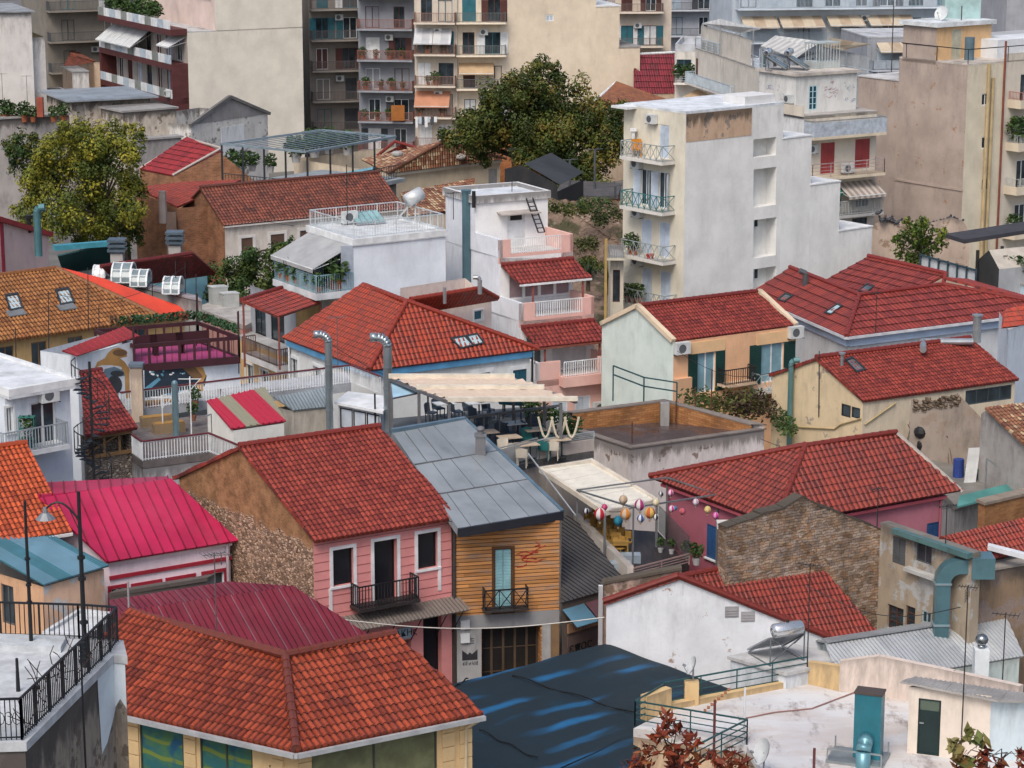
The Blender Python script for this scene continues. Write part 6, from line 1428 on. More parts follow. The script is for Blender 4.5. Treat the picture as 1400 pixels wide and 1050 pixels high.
def stepped_block():
 p=[V((1.3,126.3,0)),V((.45,127.85,0)),V((-.66,129.7,0)),V((-2.0,132.,0))];f=V((3.98,2.0,0));zs=[4.0,6.9,10.0];back=V((-3.7,135.2,0))
 b=Bld('stepped_block','pink and white apartment block stepping back with railed terraces and tiled canopies','apartment block',p[0]);pk=plaster((.66,.41,.36),.12,.3);ww=plaster((.64,.66,.70),.15,.35);wi=plaster((.76,.76,.76),.05,.1);d=f.normalized();W_=[]
 lv=[0]+zs+[12.6]
 for i in range(4):
  q=p[i];z0,z1=lv[i],lv[i+1];w=b.wall(q,q+f,z0,z1-.01,pk if i==0 else wi);b.wall(q+f,back+f,z0,z1-.01,pk);b.wall(back,q,z0,z1-.01,ww);W_.append(w)
 b.wall(back+f,back,0,12.6,ww)
 for i in range(3):
  q,r=p[i],p[i+1];z=zs[i];k=M();k.poly([FLAT(q,z),FLAT(q+f,z),FLAT(r+f,z),FLAT(r,z)]);b.part(k,'terrace_floor',concrete((.5,.5,.5)));n_=(r-q).normalized();h=.95;fr=(.32,.2,.15)[i];en=.84
  for mat,a,c in((pk,q,q+d*f.length*fr),(pk,q+f*en,q+f)):
   k=M();k.obox(FLAT(a,z-.35)-n_*.0,c-a,n_*.18,V((0,0,h+.35)));b.part(k,'parapet',mat)
  k=M();k.obox(FLAT(q+f*fr,z-.35),f*(en-fr),n_*.18,V((0,0,.5)));b.part(k,'parapet',pk)
  for a in(q,q+f):
   k=M();sg=d*(.18 if a is q else-.18);k.obox(FLAT(a,z),r-q,sg,V((0,0,h)));k.obox(FLAT(a,z+h),r-q,sg,V((0,0,.04)));b.part(k,'side_parapet',ww if a is q else pk)
  s0,s1=FLAT(q+f*fr,z+.15)+n_*.06,FLAT(q+f*en,z+.15)+n_*.06
  if i==0:s0,s1=s0-n_*.45,s1-n_*.45;k=M();k.obox(FLAT(q+f*(fr-.02),z-.4)-n_*.55,f*(en-fr+.04),n_*.55,V((0,0,.55)));b.part(k,'balcony',pk)
  b.part(railing([s0,s1],.8,WHITE,'bars',.13,.02),'railing',WHITE)
 for i,(zt,ze,out)in enumerate(((6.55,5.75,1.5),(9.6,8.8,1.5))):
  q=p[i+1];n_=-(p[i+1]-p[i]).normalized()if i else-(p[1]-p[0]).normalized();e0=q+n_*out
  off=d*(.15 if i==0 else.35);e1=FLAT(e0+off,ze);e2=FLAT(e0+f+d*.25,ze);t2=FLAT(q+f+d*.0,zt);t1=FLAT(q+off*.2,zt);r=b.roof([[e1,e2,t2,t1]],T_DARK2,'wave',[(t1,t2)],name='canopy',thick=.08);k=M();k.bar(e1-V((0,0,.1)),e2-V((0,0,.1)),.1);k.build('fascia',WHITE if i else paint((.2,.07,.05)),r)
  for t in((.16,.9)if i==0 else(.27,.95)):k=M();c=e0+f*t+(-n_)*.12;k.bar(FLAT(c,zs[i]),FLAT(c,ze),.12);k.build('post',paint((.2,.06,.05)),r)
 wr=W_[1];wr.win((.35,1.3,4.1,6.),WHITE,GLASS,.12,.06,1);wr.win((1.9,4.0,4.1,6.1),WHITE,paint((.6,.62,.65),.3),.1,.05,0)
 wr=W_[2];cur=paint((.30,.22,.24),.25)
 for i in range(4):wr.win((.55+i*.95,1.42+i*.95,7.7,9.1),WHITE,cur,.08,.05,0)
 k=M();k.obox(wr.P(.5,6.95,.0),wr.d*3.8,wr.n*.05,V((0,0,.7)));b.part(k,'glazed_panel',paint((.6,.63,.66)))
 wt=W_[3];dr=wt.win((1.95,3.05,10.02,12.),WHITE,WHITE,.1,.05,0,kind='door');k=M();k.obox(wt.P(2.15,11.5,-.03),wt.d*.7,wt.n*.02,V((0,0,.28)));k.build('pane',BLACK,dr)
 k=M();k.obox(wt.P(1.3,12.0,0),wt.d*2.4,wt.n*.7-V((0,0,.1)),V((0,0,.06)));b.part(k,'door_canopy',paint((.4,.36,.33)));wg=W_[0]
 for u in(.9,2.3):wg.win((u,u+.95,.6,2.9),WHITE,WHITE,.08,.06,0,shutter=paint((.55,.62,.68)),sh='closed')
 b.flat([p[3],p[3]+f,back+f,back],12.8,concrete((.62,.66,.7),.3),.22,.2,plaster((.6,.6,.6),.5,.9,top=.5),thick=.2,out=.12);b.done()
 ac_unit(wg.P(3.75,1.9,.02),wg,'air conditioner on the pink ground floor wall under the balcony',.85)
 k=M();a,c=wt.P(3.55,10.9,1.0),wt.P(3.25,12.7,.1)
 for s in(-.2,.2):k.bar(a+wt.d*s,c+wt.d*s,.06)
 for i in range(8):t=i/8;k.bar(a+(c-a)*t-wt.d*.2,a+(c-a)*t+wt.d*.2,.05)
 tag(k.build('ladder',paint((.03,.03,.035))),'black iron ladder leading to the top roof of the pink stepped block','ladder')
 q=back+(p[0]-back)*.28;s=V((-d.x,-d.y,0))*.22;k=M();k.cyl(FLAT(q+s,8.),FLAT(q+s,13.0),.24,.24,14);k.cyl(FLAT(q+s,13.0),FLAT(q+s,13.25),.24,.3,14);tag(k.build('flue_pipe',sheet((.10,.19,.23),.4,.4,.3)),'dark bluish flue pipe climbing the white side wall of the stepped block','flue')
 k=M();q2=q+s*1.1+(p[0]-back).normalized()*.9;k.cyl(FLAT(q2,12.4),FLAT(q2,13.3),.11,.11,10);tag(k.build('flue_pipe',BLACK),'short black flue beside the tall bluish one','flue')
 k=M();q=p[0]+f*.0+V((-.1,-.35,0));k.cyl(FLAT(q,5.),FLAT(q,6.6),.025);tag(k.build('post',BLACK),'thin black rod at the corner of the lowest tiled canopy','post')
T_DARK2=tilemat((.27,.04,.03),(.2,.028,.025),.2)
stepped_block()
# brown tiled house with scarlet strip, plastic domes, sheds around
def brown_house():
 z=6.8;E2,E1=G(224,435,z),G(-30,471,z);ap,rl=G(77,367,9.2),G(-40,385,9.2);b=Bld('brown_tile_house','house with a broad golden brown tile roof and two skylights','house',E2);e3=G(271,428,z)
 d=(E2-E1).normalized();n=V((-d.y,d.x,0));rl=ap-d*5.;b.roof([[E1,E2,ap,rl]],T_BROWN,'big',[(E2,ap),(rl,ap)]);r1=b.lastroof
 for px in([(6,405),(24,402),(32,424),(13,428)],[(75,398),(94,395),(102,416),(82,420)]):
  skylight(E1,E2,ap,px,r1,True,.14);c=PL(E1,E2,ap,(px[2][0]+px[3][0])/2,px[2][1]+7);k=M();k.obox(c-d*.5-n*.2,d*1.,n*.45+V((0,0,.2)),V((0,0,.06)));k.build('flashing',paint((.16,.17,.18)),r1)
 t2=ap+(e3-E2)*1.05+n*2.;t2=G(140,381,8.6);b.roof([[E2,e3,t2,ap]],sheet((.60,.05,.02),.5,0.,.15),'fine',name='side_roof',thick=.06)
 P=[FLAT(x,0)for x in(E1+n*.4,E2+n*.4-d*.3,e3+n*.4,e3+n*6,E1+n*7)];wm=plaster((.50,.34,.16),.4,.5);w=[b.wall(P[i],P[(i+1)%5],0,z-.05,wm if i<2 else BEIGE)for i in range(5)][0]
 for t in(.12,.3,.5,.7,.86):w.win((w.L*t,w.L*t+.9,4.6,6.4),paint((.2,.12,.06)),GLASS,.12,.06,1)
 b.done()
 for i,(x,y,r,lab)in enumerate(((157,382,.95,'clear plastic barrel roof light, larger one of the adjoining two'),(182,388,.8,'clear plastic barrel roof light with white ribs behind its larger twin'),(226,398,.8,'separate clear plastic barrel roof light beside the water boxes'),(130,377,.6,'white curved roof cowl at the tip of the scarlet strip'))):
  p=G(x,y,7.9);o=empty('roof_light',p,lab,'roof light');k=M();fr=M();ax=(e3-ap).normalized();ax.z=0;ax.normalize();sd=V((ax.y,-ax.x,0));n_=10;L=r*1.1
  f=lambda a,t:p+sd*(cos(a)*r)+V((0,0,sin(a)*r))+ax*t
  for j in range(n_):a0,a1=pi*j/n_,pi*(j+1)/n_;k.poly([f(a0,0),f(a0,L),f(a1,L),f(a1,0)]);[fr.bar(f(a0,t),f(a1,t),.09)for t in(0,L*.5,L)]
  for t in(0,L):k.poly([f(pi*j/n_,t)for j in range(n_+1)])
  for a in(0,pi*.25,pi*.5,pi*.75,pi):fr.bar(f(a,0),f(a,L),.05);fr.bar(f(a,0),p,.05)
  k.build('pane',paint((.2,.25,.27),.12)if i<3 else WHITE,o);fr.build('frame',WHITE,o)
 k=M();pts=[G(128,381,7.75),G(150,366,7.9),G(196,384,7.9),G(268,406,7.7),G(276,417,7.5),G(186,391,7.75)];bb=Bld('flat_annex','grey sheeted roof strip that carries the plastic roof lights','shed',pts[0]);bb.flat(pts,7.8,concrete((.3,.28,.3),.6),thick=.12);wallring(bb,offset([FLAT(q,0)for q in pts],.06),0,7.65,GREYP);bb.done()
 E1,E2,T2,T1=G(166,392,7.),G(292,374,7.),G(262,347,8.6),G(138,365,8.6);b=Bld('dark_tile_house','low house with a dark red tile roof and two cowled vent stacks','house',E2);b.roof([[E1,E2,T2,T1]],T_DARK,'tile',[(T1,T2),(E2,T2)]);rf=b.lastroof
 d=(E2-E1).normalized();n=V((-d.y,d.x,0));P=[FLAT(x,0)for x in(E1+n*.3,E2+n*.3-d*.25,T2+n*2,T1+n*2)];w=b.wall(P[0],P[1],0,6.95,plaster((.22,.45,.55),.2,.3));[b.wall(P[i],P[(i+1)%4],0,6.95,BEIGE)for i in(1,2,3)]
 for x,y in((161,362),(240,351)):
  p=G(x,y,8.2);k=M();k.box(p.x-.35,p.y-.35,7.6,p.x+.35,p.y+.35,8.9);o=k.build('chimney',plaster((.42,.4,.38),.4),rf);k=M()
  for j in range(3):k.box(p.x-.5,p.y-.5,9.+j*.28,p.x+.5,p.y+.5,9.14+j*.28)
  k.box(p.x-.3,p.y-.3,8.9,p.x+.3,p.y+.3,9.6);k.build('cowl',paint((.08,.11,.14),.4),o)
 b.done()
 E1,E2,T2,T1=G(86,372,6.6),G(176,360,6.6),G(160,334,8.2),G(74,341,8.2);b=Bld('green_shed','shed under a dark green sheet roof with a turquoise ridge strip','shed',E1);b.roof([[E1,E2,T2,T1]],sheet((.015,.07,.07),.5,.1,.3),'seam');k=M();k.bar(T1+V((0,0,.1)),T2+V((0,0,.1)),.5,.3);k.build('ridge_cap',paint((.06,.28,.36)),b.lastroof)
 P=[FLAT(x,0)for x in(E1,E2,T2,T1)];w=wallring(b,offset(P,.1),0,6.5,plaster((.3,.35,.36),.3))[0];w.win((.6,1.8,5.3,6.3),WHITE,GLASS,.1,.08,0);b.done()
 A,B=G(2,356,6.3),G(66,336,6.3);b=Bld('pale_house','pale pink gabled house at the picture edge with red verge and bluish vent pipe','house',A);d=(B-A).normalized();n=V((-d.y,d.x,0));A=FLAT(A-d*1.2,0);L=(FLAT(B,0)-A).length;zt=ON(A,FLAT(B,0),0,297).z;zb=ON(A,FLAT(B,0),66,322).z;wm=plaster((.60,.45,.42),.3,.4)
 b.wall(A,FLAT(B,0),0,zb-.05,wm,[(L,zb),(0,zt+.2)]);b.wall(FLAT(B,0),FLAT(B,0)+n*6,0,zb-.05,wm);k=M();k.poly([FLAT(B,zb),FLAT(B,zb)+n*6,FLAT(A,zt+.2)+n*6,FLAT(A,zt+.2)]);b.part(k,'roof',T_DARK);k=M();k.bar(FLAT(A,zt+.25)-n*.1,FLAT(B,zb+.05)-n*.1+d*.2,.35,.3);b.part(k,'verge_board',paint((.3,.03,.035)));k=M();k.obox(FLAT(A,0)+d*1.2-n*.05,d*.35,n*.1,V((0,0,zt)));b.part(k,'pilaster',paint((.35,.03,.05)));b.done()
 p=G(53,350,6.5);k=M();t=FLAT(p,D(51,290,p.y).z);k.cyl(p,t,.24,.24,14);k.tube([t,t+V((.15,0,.28)),t+V((.5,0,.3))],.24,12);tag(k.build('vent_pipe',sheet((.10,.24,.27),.4,.4,.3)),'fat bluish vent pipe with bent top beside the pale pink gable','flue')
 k=M();p=G(40,318,7.5);k.cyl(p,p+V((0,0,.9)),.15);k.cyl(p+V((0,0,.9)),p+V((0,0,1.1)),.22);tag(k.build('chimney_pot',BLACK),'little black chimney pot on the red verge of the pale gable','chimney')
 z=8.;E1,E2=G(381,433,z),G(438,414,z);T1,T2=G(330,411,z+.7),G(385,394,z+.7);b=Bld('porch_house','yellow house with a railed balcony under a dark red tiled porch roof','house',E1);b.roof([[T1,E1,E2,T2]]if False else[[E1,E2,T2,T1]],T_DARK2,'wave',[(T1,T2)])
 dd=(E2-E1).normalized();n=V((-dd.y,dd.x,0));B0=G(388,485,5.2);A0=G(326,478-17,5.2);B0f=FLAT(B0,0);sd=(FLAT(A0,0)-B0f);ye=plaster((.58,.40,.2),.25,.4)
 w=b.wall(B0f+sd,B0f,0,5.1,ye);w2=b.wall(B0f,B0f+dd*4,0,5.1,ye);b.wall(B0f+dd*4,B0f+dd*4+sd,0,5.1,ye);b.wall(B0f+dd*4+sd,B0f+sd,0,5.1,ye);ui=dd*1.3
 w3=b.wall(B0f+sd+ui,B0f+ui,5.1,z-.1,plaster((.36,.38,.42),.3));b.wall(B0f+ui,B0f+dd*4,5.1,z-.1,ye);k=M();k.obox(FLAT(B0f,5.1),sd,dd*4,V((0,0,.2)));b.part(k,'balcony_floor',concrete((.4,.4,.4)))
 w3.win((.5,1.8,5.3,7.4),BLACK,GLASS,.1,.06,1);w3.win((2.4,4.0,5.3,7.4),BLACK,GLASS,.1,.06,1)
 w.balc(330,494,378,505,.9,paint((.6,.6,.6)),paint((.1,.06,.05)),'bars',.9,.3);w.win((.8,1.7,1.5,3.9),WHITE,GLASS,.15,surround=WHITE);w.win((2.6,3.5,1.5,3.9),WHITE,GLASS,.15,surround=WHITE);w2.win((.4,1.2,3.,4.6),WHITE,GLASS,.1)
 for q in(E1,T1+(E1-T1)*.05,E2):k=M();k.bar(FLAT(q,5.2),q,.1);b.part(k,'post',paint((.2,.06,.05)))
 b.done()
 z=5.8;P=[G(268,420,z),G(335,445,z),G(372,428,z),G(300,408,z)];b=Bld('slab_roof_house','salmon walled house with a bare grey roof slab holding two pale boxes','house',P[0]);wallring(b,offset([FLAT(p,0)for p in P],.05),0,z-.2,plaster((.55,.30,.27),.35,.5));b.flat(P,z,concrete((.42,.4,.38),.5),thick=.25);b.done()
 for x,y,lab in((304,416,'taller pale box of the pair on the grey roof slab'),(319,419,'lower pale box of the pair on the grey roof slab')):
  p=G(x,y,z);k=M();h=1.0 if x<310 else.75;r=empty('water_box',p,lab,'box');k.obox(p+V((-.5,-.3,0)),(.85,.25,0),(-.3,.5,0),(0,0,h));k.build('box_body',paint((.42,.44,.43)),r);k=M();k.obox(p+V((-.54,-.33,h)),(.93,.27,0),(-.33,.55,0),(0,0,.07));k.build('lid',paint((.5,.52,.52)),r)
brown_house()
# right: peach house, big red hipped roofs, cream gable house
def peach_house():
 z=7.;A,B,C=G(921,468,z),G(1088,446,z),G(823,444,z);b=Bld('peach_house','peach house with a pale green gable wall, dark green shutters and red tiles','house',A);pe=plaster((.66,.40,.24),.15,.3);gr=plaster((.55,.62,.58),.25,.5)
 W_=gable(b,A,B,C,0,z,8.35,pe,tilemat((.28,.042,.03),(.18,.026,.022),.25),'tile',.0,-.15,{'left':gr,'right':pe});w=W_['front'];wl=W_['left']
 cr=plaster((.62,.5,.36),.2,.5);k=M();h=(FLAT(C,0)-FLAT(A,0)).length/2
 Dd=B+C-A
 for a,c,M_ in((A,C,None),(B,Dd,None)):
  m_=FLAT((a+c)/2,8.35+.12)
  k=M()
  for p,q in((FLAT(a,z+.08),m_),(m_,FLAT(c,z+.08))):k.bar(p,q,.3,.22)
  b.part(k,'verge_coping',cr)
 dg=paint((.012,.05,.045),.45);gl=paint((.2,.35,.42),.2)
 for x0,x1,y0,y1 in((953,978,478,536),(1040,1071,468,522)):
  r=w.rect(x0,y0,x1,y1);w.win(r,WHITE,gl,.15,.06,1,shutter=dg,sh='open')
 k=M()
 for x0,x1 in((942,991),(1034,1088)):
  u0,u1=w.uz(x0,465)[0],min(w.uz(x1,465)[0],w.L);k=M();k.obox(w.P(u0,z-.75,0),w.d*(u1-u0),w.n*.05,V((0,0,.6)));b.part(k,'lintel_panel',plaster((.66,.44,.25),.1))
 k=M();u0,u1=w.uz(921,500)[0],w.uz(945,500)[0];zz=w.uz(933,516)[1]
 k.obox(w.P(u0,0,0),w.d*1.0,w.n*.25,V((0,0,zz)));b.part(k,'buttress',pe);w.balc(992,532,1035,524,.8,paint((.6,.45,.32)),BLACK,'bars',.8,.12,solid=None);w.balc(1040,541,1085,533,.9,paint((.55,.5,.45)),paint((.4,.5,.52)),'x',.9,.12)
 w.win(w.rect(1056,545,1070,580),BLACK,GLASS,.2);b.done()
 ac_unit(w.P(w.uz(930,478)[0],w.uz(930,483)[1],.02),w,'air conditioner at the peach house corner next to the first shutters',.85);ac_unit(w.P(w.uz(1085,455)[0],w.uz(1085,461)[1],.02),w,'air conditioner at the far upper corner of the peach house',.85)
 k=M();pts=[G(838,548,4.5),G(880,558,4.5),G(925,560,4.5)];tops=[D(838,500,pts[0].y),D(878,516,pts[1].y),D(926,523,pts[2].y)];I=paint((.02,.07,.075))
 for p,t in zip(pts,tops):k.bar(p,FLAT(p,t.z),.07)
 for hh in(0,.45):
  for i in range(2):k.bar(FLAT(pts[i],tops[i].z-hh),FLAT(pts[i+1],tops[i+1].z-hh),.06)
 tag(k.build('iron_railing',I),'dark iron railing beside the pale green gable wall','railing')
 k=M();rnd=random.Random(6);c0=G(1000,545,4.)
 k2=M()
 for t in range(14):c=G(945+t*7,545+(t%3)*6,4.6);leafball(k,c,.7,90,.13,rnd,.8)
 for t in range(9):c=G(1000+t*6,548+(t%3)*6,4.5);leafball(k2,c,.7,90,.13,rnd,.8)
 tag(k.build('shrub',leafmat((.05,.08,.02),(.11,.11,.03),(.09,.05,.02))),'yellowish green shrubs below the green shuttered windows','shrub');tag(k2.build('shrub',leafmat((.05,.02,.025),(.06,.05,.02),(.03,.02,.02))),'dark purple brown shrub behind the brick lined roof','shrub')
 k=M();[leafball(k,G(1062+t*4,565+t*5,4.),.55,90,.12,rnd,1.1)for t in range(5)];tag(k.build('shrub',GREEN),'leafy green bush at the foot of the cream gable house','shrub')
peach_house()
def big_red():
 z=6.5;c,le,re=G(1157,461,z),G(1028,405,z),G(1462,423,z);zb=7.85;b_,a=G(1175,404,zb),G(1062,374,zb);d_=G(1289,390,zb);f_,e_=G(1293,375,8.35),G(1187,351,8.35)
 b=Bld('red_roof_hall','long pale house under a big crimson hipped roof with three skylights','house',c);T=tilemat((.30,.046,.034),(.25,.036,.03),.15);u=V((0,0,.04))
 dn=V((-.86,-.5,0))*5-V((0,0,1.8));le2=le+(le-c)*.05;a2=b_+(le2-c)*.70
 b.roof([[le2,c,b_,a2],[c,re,d_,b_],[re,re+V((-4,9,0)),f_,d_]],T,'seam2',[(a2+u,b_+u),(c+u,b_+u),(b_+u,d_+u),(d_+u,re+u)],rr=.12);r1=b.lastroof
 b.roof([[e_+dn,f_+dn,f_,e_]],T,'seam2',[(e_+u,f_+u),(d_+u,f_+u)],name='wing_roof',rr=.12);r2=b.lastroof
 skylight(le,c,b_,[(1063,411),(1074,402),(1086,405),(1073,414)],r1);skylight(le,c,b_,[(1127,429),(1146,416),(1153,419),(1136,432)],r1,True);skylight(e_+dn,f_+dn,f_,[(1173,399),(1186,389),(1197,392),(1185,402)],r2)
 P=offset([FLAT(x,0)for x in(le,c,re,re+V((-5,12,0)))],.4);wm=plaster((.56,.58,.6),.25,.5);w1=b.wall(P[0],P[1],0,z-.05,wm);w=b.wall(P[1],P[2],0,z-.05,wm);k=M()
 for w_ in(w,w1):k.obox(w_.P(0,z-.6,0),w_.d*w_.L,w_.n*.16,V((0,0,.5)))
 b.part(k,'cornice',plaster((.42,.52,.68),.15,.3));k=M()
 for p,q in((le,c),(c,re)):k.bar(p-V((0,0,.06)),q-V((0,0,.06)),.14)
 b.part(k,'gutter',paint((.6,.62,.66)));b.done()
 p=G(1101,388,7.6);k=M();k.cyl(p-V((0,0,.4)),p+V((0,0,.6)),.16);k.cyl(p+V((0,0,.6)),p+V((-.35,0,.75)),.16);tag(k.build('flue_pipe',paint((.12,.13,.14),.4,.4)),'short elbow flue on the ridge of the crimson hipped roof','flue')
 p=G(1335,468,6.6);k=M();k.cyl(p,FLAT(p,D(1335,432,p.y).z),.22,.22,12);k.cyl(FLAT(p,D(1335,432,p.y).z),FLAT(p,D(1335,430,p.y).z),.3);tag(k.build('flue_pipe',GALV),'grey capped flue standing in front of the crimson roof eave','flue')
 k=M();k.tube([G(1262,478,7.5),G(1262,467,7.5),G(1330,467,7.5)],.17,10);tag(k.build('duct',GALV),'horizontal grey duct lying along the ridge of the cream gable house','duct')
KINDS['seam2']=(.27,.62,.02,.05)
_sm=slope_mesh
def slope_mesh(polys,w,l,amp,step,kind='tile',thick=.1,sub=6):return _sm(polys,w,l,amp,step,'tile' if kind=='seam2' else kind,thick,sub)
big_red()
def cream_house():
 z=6.;A,B,C=G(1180,547,z),G(1388,518,z),G(1056,513,z);b=Bld('cream_house','cream plastered gable house with red tiles and one roof window','house',A);cw=plaster((.60,.48,.31),.35,.6,.1,(.45,.38,.3));T=tilemat((.29,.045,.03),(.2,.03,.024),.22)
 W_=gable(b,A,B,C,0,z,7.4,cw,T,'tile',.15,.1,{'front':plaster((.58,.5,.38),.3,.5)});e1,e2,r2,r1=W_['pts'];wl,wf=W_['left'],W_['front']
 skylight(e1,e2,r2,[(1154,493),(1165,489),(1184,507),(1171,511)],b.lastroof);wl.win(wl.rect(1150,553,1163,570),BLACK,GLASS,.1,.05,0);wl.win(wl.rect(1164,557,1176,572),BLACK,GLASS,.1,.05,0);wf.win(wf.rect(1320,530,1383,550),paint((.05,.07,.08)),GLASS,.1,.06,3)
 k=M();pts=[wl.P(*wl.uz(1058,578),.06),wl.P(*wl.uz(1100,584),.06),wl.P(*wl.uz(1142,586),.06),wl.P(*wl.uz(1150,580),.06),wl.P(*wl.uz(1178,572),.06)];k.tube(pts,.04);k.tube([wf.P(.1,z-1.2,.06),wf.P(1.9,z-.35,.06)],.04);b.part(k,'wall_pipe',paint((.45,.35,.18)));b.done()
 k=M();p=wl.P(wl.uz(1085,570)[0],0,.25);zt=D(1085,497,p.y).z;k.cyl(p,FLAT(p,zt),.13,.13,12);k.tube([FLAT(p,zt),FLAT(p,zt)+V((.12,-.02,.16)),FLAT(p,zt)+V((.4,-.02,.18))],.14,12);tag(k.build('flue_pipe',sheet((.12,.25,.25),.4,.4,.3)),'bluish flue pipe on the cream gable wall with a black mouth','flue')
 k=M();p=G(1151,498,7.2);k.cyl(p-V((0,0,1)),p+V((0,0,.5)),.09);k.cyl(p+V((0,0,.5)),p+V((0,0,.58)),.17);tag(k.build('vent',GALV),'thin capped vent at the edge of the roof window','vent')
 A,B=D(1244,585,113.),D(1345,580,110.5);A.z=B.z=0;b=Bld('ruin_wall','scorched grey plaster gable of a ruin with stones showing on top','ruin',A);L=(B-A).length;rw=plaster((.36,.30,.25),.75,.5,.35,(.42,.33,.26),seed=4.);t=V((.2,.5,0));zz=lambda x,y:ON(A,B,x,y).z;w=b.wall(A,B,0,zz(1244,560),rw,[(L,zz(1345,575)),(L*.63,zz(1308,537)),(L*.4,zz(1280,548)),(0,zz(1244,546))]);b.wall(B,B+t,0,zz(1345,575),rw);b.wall(B+t,A+t,0,zz(1244,560),rw)
 k=M();rnd=random.Random(3)
 for i in range(50):u=rnd.uniform(.1,L*.62);zc=zz(1244,550)+(zz(1308,540)-zz(1244,550))*u/(L*.63)-rnd.uniform(0,.5);s=rnd.uniform(.1,.2);k.obox(w.P(u,zc,.0),w.d*s*1.5,w.n*.08,V((0,0,s)))
 b.part(k,'stone_course',rubble((.4,.3,.22),(.5,.4,.3),(.1,.08,.06),4.));b.done()
 z=5.4;A,C=G(1349,566,z+.8),G(1420,650,z);A,B=D(1340,600,108.5),D(1428,640,104.);A.z=B.z=0;b=Bld('old_tile_house','grey walled house with old mottled tiles at the picture edge','house',A);L=(B-A).length;ow=plaster((.40,.38,.36),.6,.7,.2,(.46,.43,.4));zA,zP,zB=ON(A,B,1340,565).z,ON(A,B,1352,558).z,ON(A,B,1428,630).z;uP=(FLAT(ON(A,B,1352,558),0)-A).length;b.wall(A,B,0,min(zA,zB)-.02,ow,[(L,zB),(uP,zP),(0,zA)]);d=(B-A).normalized();n=V((-d.y,d.x,0));p0,p1=A+d*uP+V((0,0,zP)),B+V((0,0,zB));b.roof([[p1-n*.2+V((0,0,.05)),p1+n*6+V((0,0,.05)),p0+n*6+V((0,0,.05)),p0-n*.2+V((0,0,.05))]],T_PALE,'tile');b.wall(B,B+n*6,0,zB-.02,ow);b.wall(B+n*6,A+n*6,0,zA,ow);b.done()
 z=3.4;P=[G(1238,620,z),G(1305,690,z),G(1410,655,z),G(1330,600,z)];b=Bld('cluttered_roof','low roof cluttered with rebar and junk behind the rose house','building',P[1]);b.flat(P,z,concrete((.2,.19,.17),.7,.3,.4),thick=.25,name='roof');wallring(b,offset([FLAT(p,0)for p in P],.05),0,z-.2,GREYP);b.done()
 q=[G(1308,695,z+.1),G(1312,680,z+.3),G(1400,658,z+.3),G(1420,668,z+.1)];k=M();k.obox(q[1],q[2]-q[1],q[0]-q[1],V((0,0,.08)));b.part(k,'ledge',sheet((.08,.26,.24),.6,.1,.5))
 for i,(x,y)in enumerate(((1250,612),(1302,632),(1368,648))):
  p=G(x,y,z);k=M();rnd=random.Random(i);[k.cyl(p+V((rnd.uniform(-.4,.4),rnd.uniform(-.4,.4),0)),p+V((rnd.uniform(-.45,.45),rnd.uniform(-.4,.4),rnd.uniform(.9,1.5))),.022)for _ in range(11)];tag(k.build('rebar',paint((.16,.12,.1),.8)),['rusty rebar stubs beside the wrapped parasols','rusty rebar stubs in front of the white board','rusty rebar stubs near the turquoise ledge'][i],'rebar')
 for i,x in enumerate((1258,1268,1278)):
  p=G(x,625,z);k=M();t=D(x,588,p.y);k.cyl(p,FLAT(p,t.z-.3),.03);k.cyl(FLAT(p,t.z-1.0),FLAT(p,t.z-.4),.08,.12);k.ball(FLAT(p,t.z-.1),.36,.32,9,6);k.ball(FLAT(p,t.z-.75),.2,.35,9,6);tag(k.build('wrapped_parasol',paint((.015,.015,.017),.5)),['first black wrapped bundle on a stick from the rose house verge','middle black wrapped bundle on a stick','black wrapped bundle on a stick by the blue barrel'][i],'parasol')
 p=G(1310,652,z);k=M();k.cyl(p,p+V((0,0,.85)),.25,.25,14);tag(k.build('barrel',paint((.03,.06,.25))),'blue plastic barrel beside the leaning white board','barrel')
 p=G(1318,660,z);k=M();k.obox(p,(.55,.1,0),(.2,.3,1.55),(0,.05,0));tag(k.build('board',paint((.62,.64,.64))),'white board leaning among the roof clutter','board')
 p=G(1330,655,z);o=empty('garden_chair',p,'green plastic chair on the cluttered roof','chair');g=paint((.02,.16,.06));k=M();k.box(p.x-.25,p.y-.25,z+.4,p.x+.25,p.y+.25,z+.45);k.build('seat',g,o);k=M();k.obox(p+V((-.25,.22,.45)),(.5,0,0),(0,.08,.5),(0,.04,0));k.build('backrest',g,o)
 for a in(-.22,.22):
  for c in(-.22,.22):k=M();k.bar(p+V((a,c,0)),p+V((a,c,.42)),.05);k.build('leg',g,o)
 p=G(1347,672,z);t=D(1345,627,p.y);k=M();k.cyl(p,FLAT(p,t.z),.04);k.bar(FLAT(p,t.z),FLAT(p,t.z)+V((.6,0,-.45)),.07);tag(k.build('lamp_post',GALV),'slim pole with a tilted lamp by the turquoise ledge','lamp')
 A,B=D(1378,470,122.),D(1440,462,127.);A.z=B.z=0;b=Bld('white_house','bluish white house with an orange red tile tip at the far picture edge','house',A);b.wall(A,B,0,ON(A,B,1378,452).z,BLUEW);t=V((.5,5,0));b.wall(A+t,A,0,ON(A,B,1378,452).z,BLUEW);b.wall(B,A+t,0,7,BLUEW);e1,e2=ON(A,B,1371,448),ON(A,B,1440,440);b.roof([[e1,e2,e2+V((-.5,1.6,.75)),e1+V((.6,1.6,.75))]],T_BRIGHT,'tile');b.done()
cream_house()
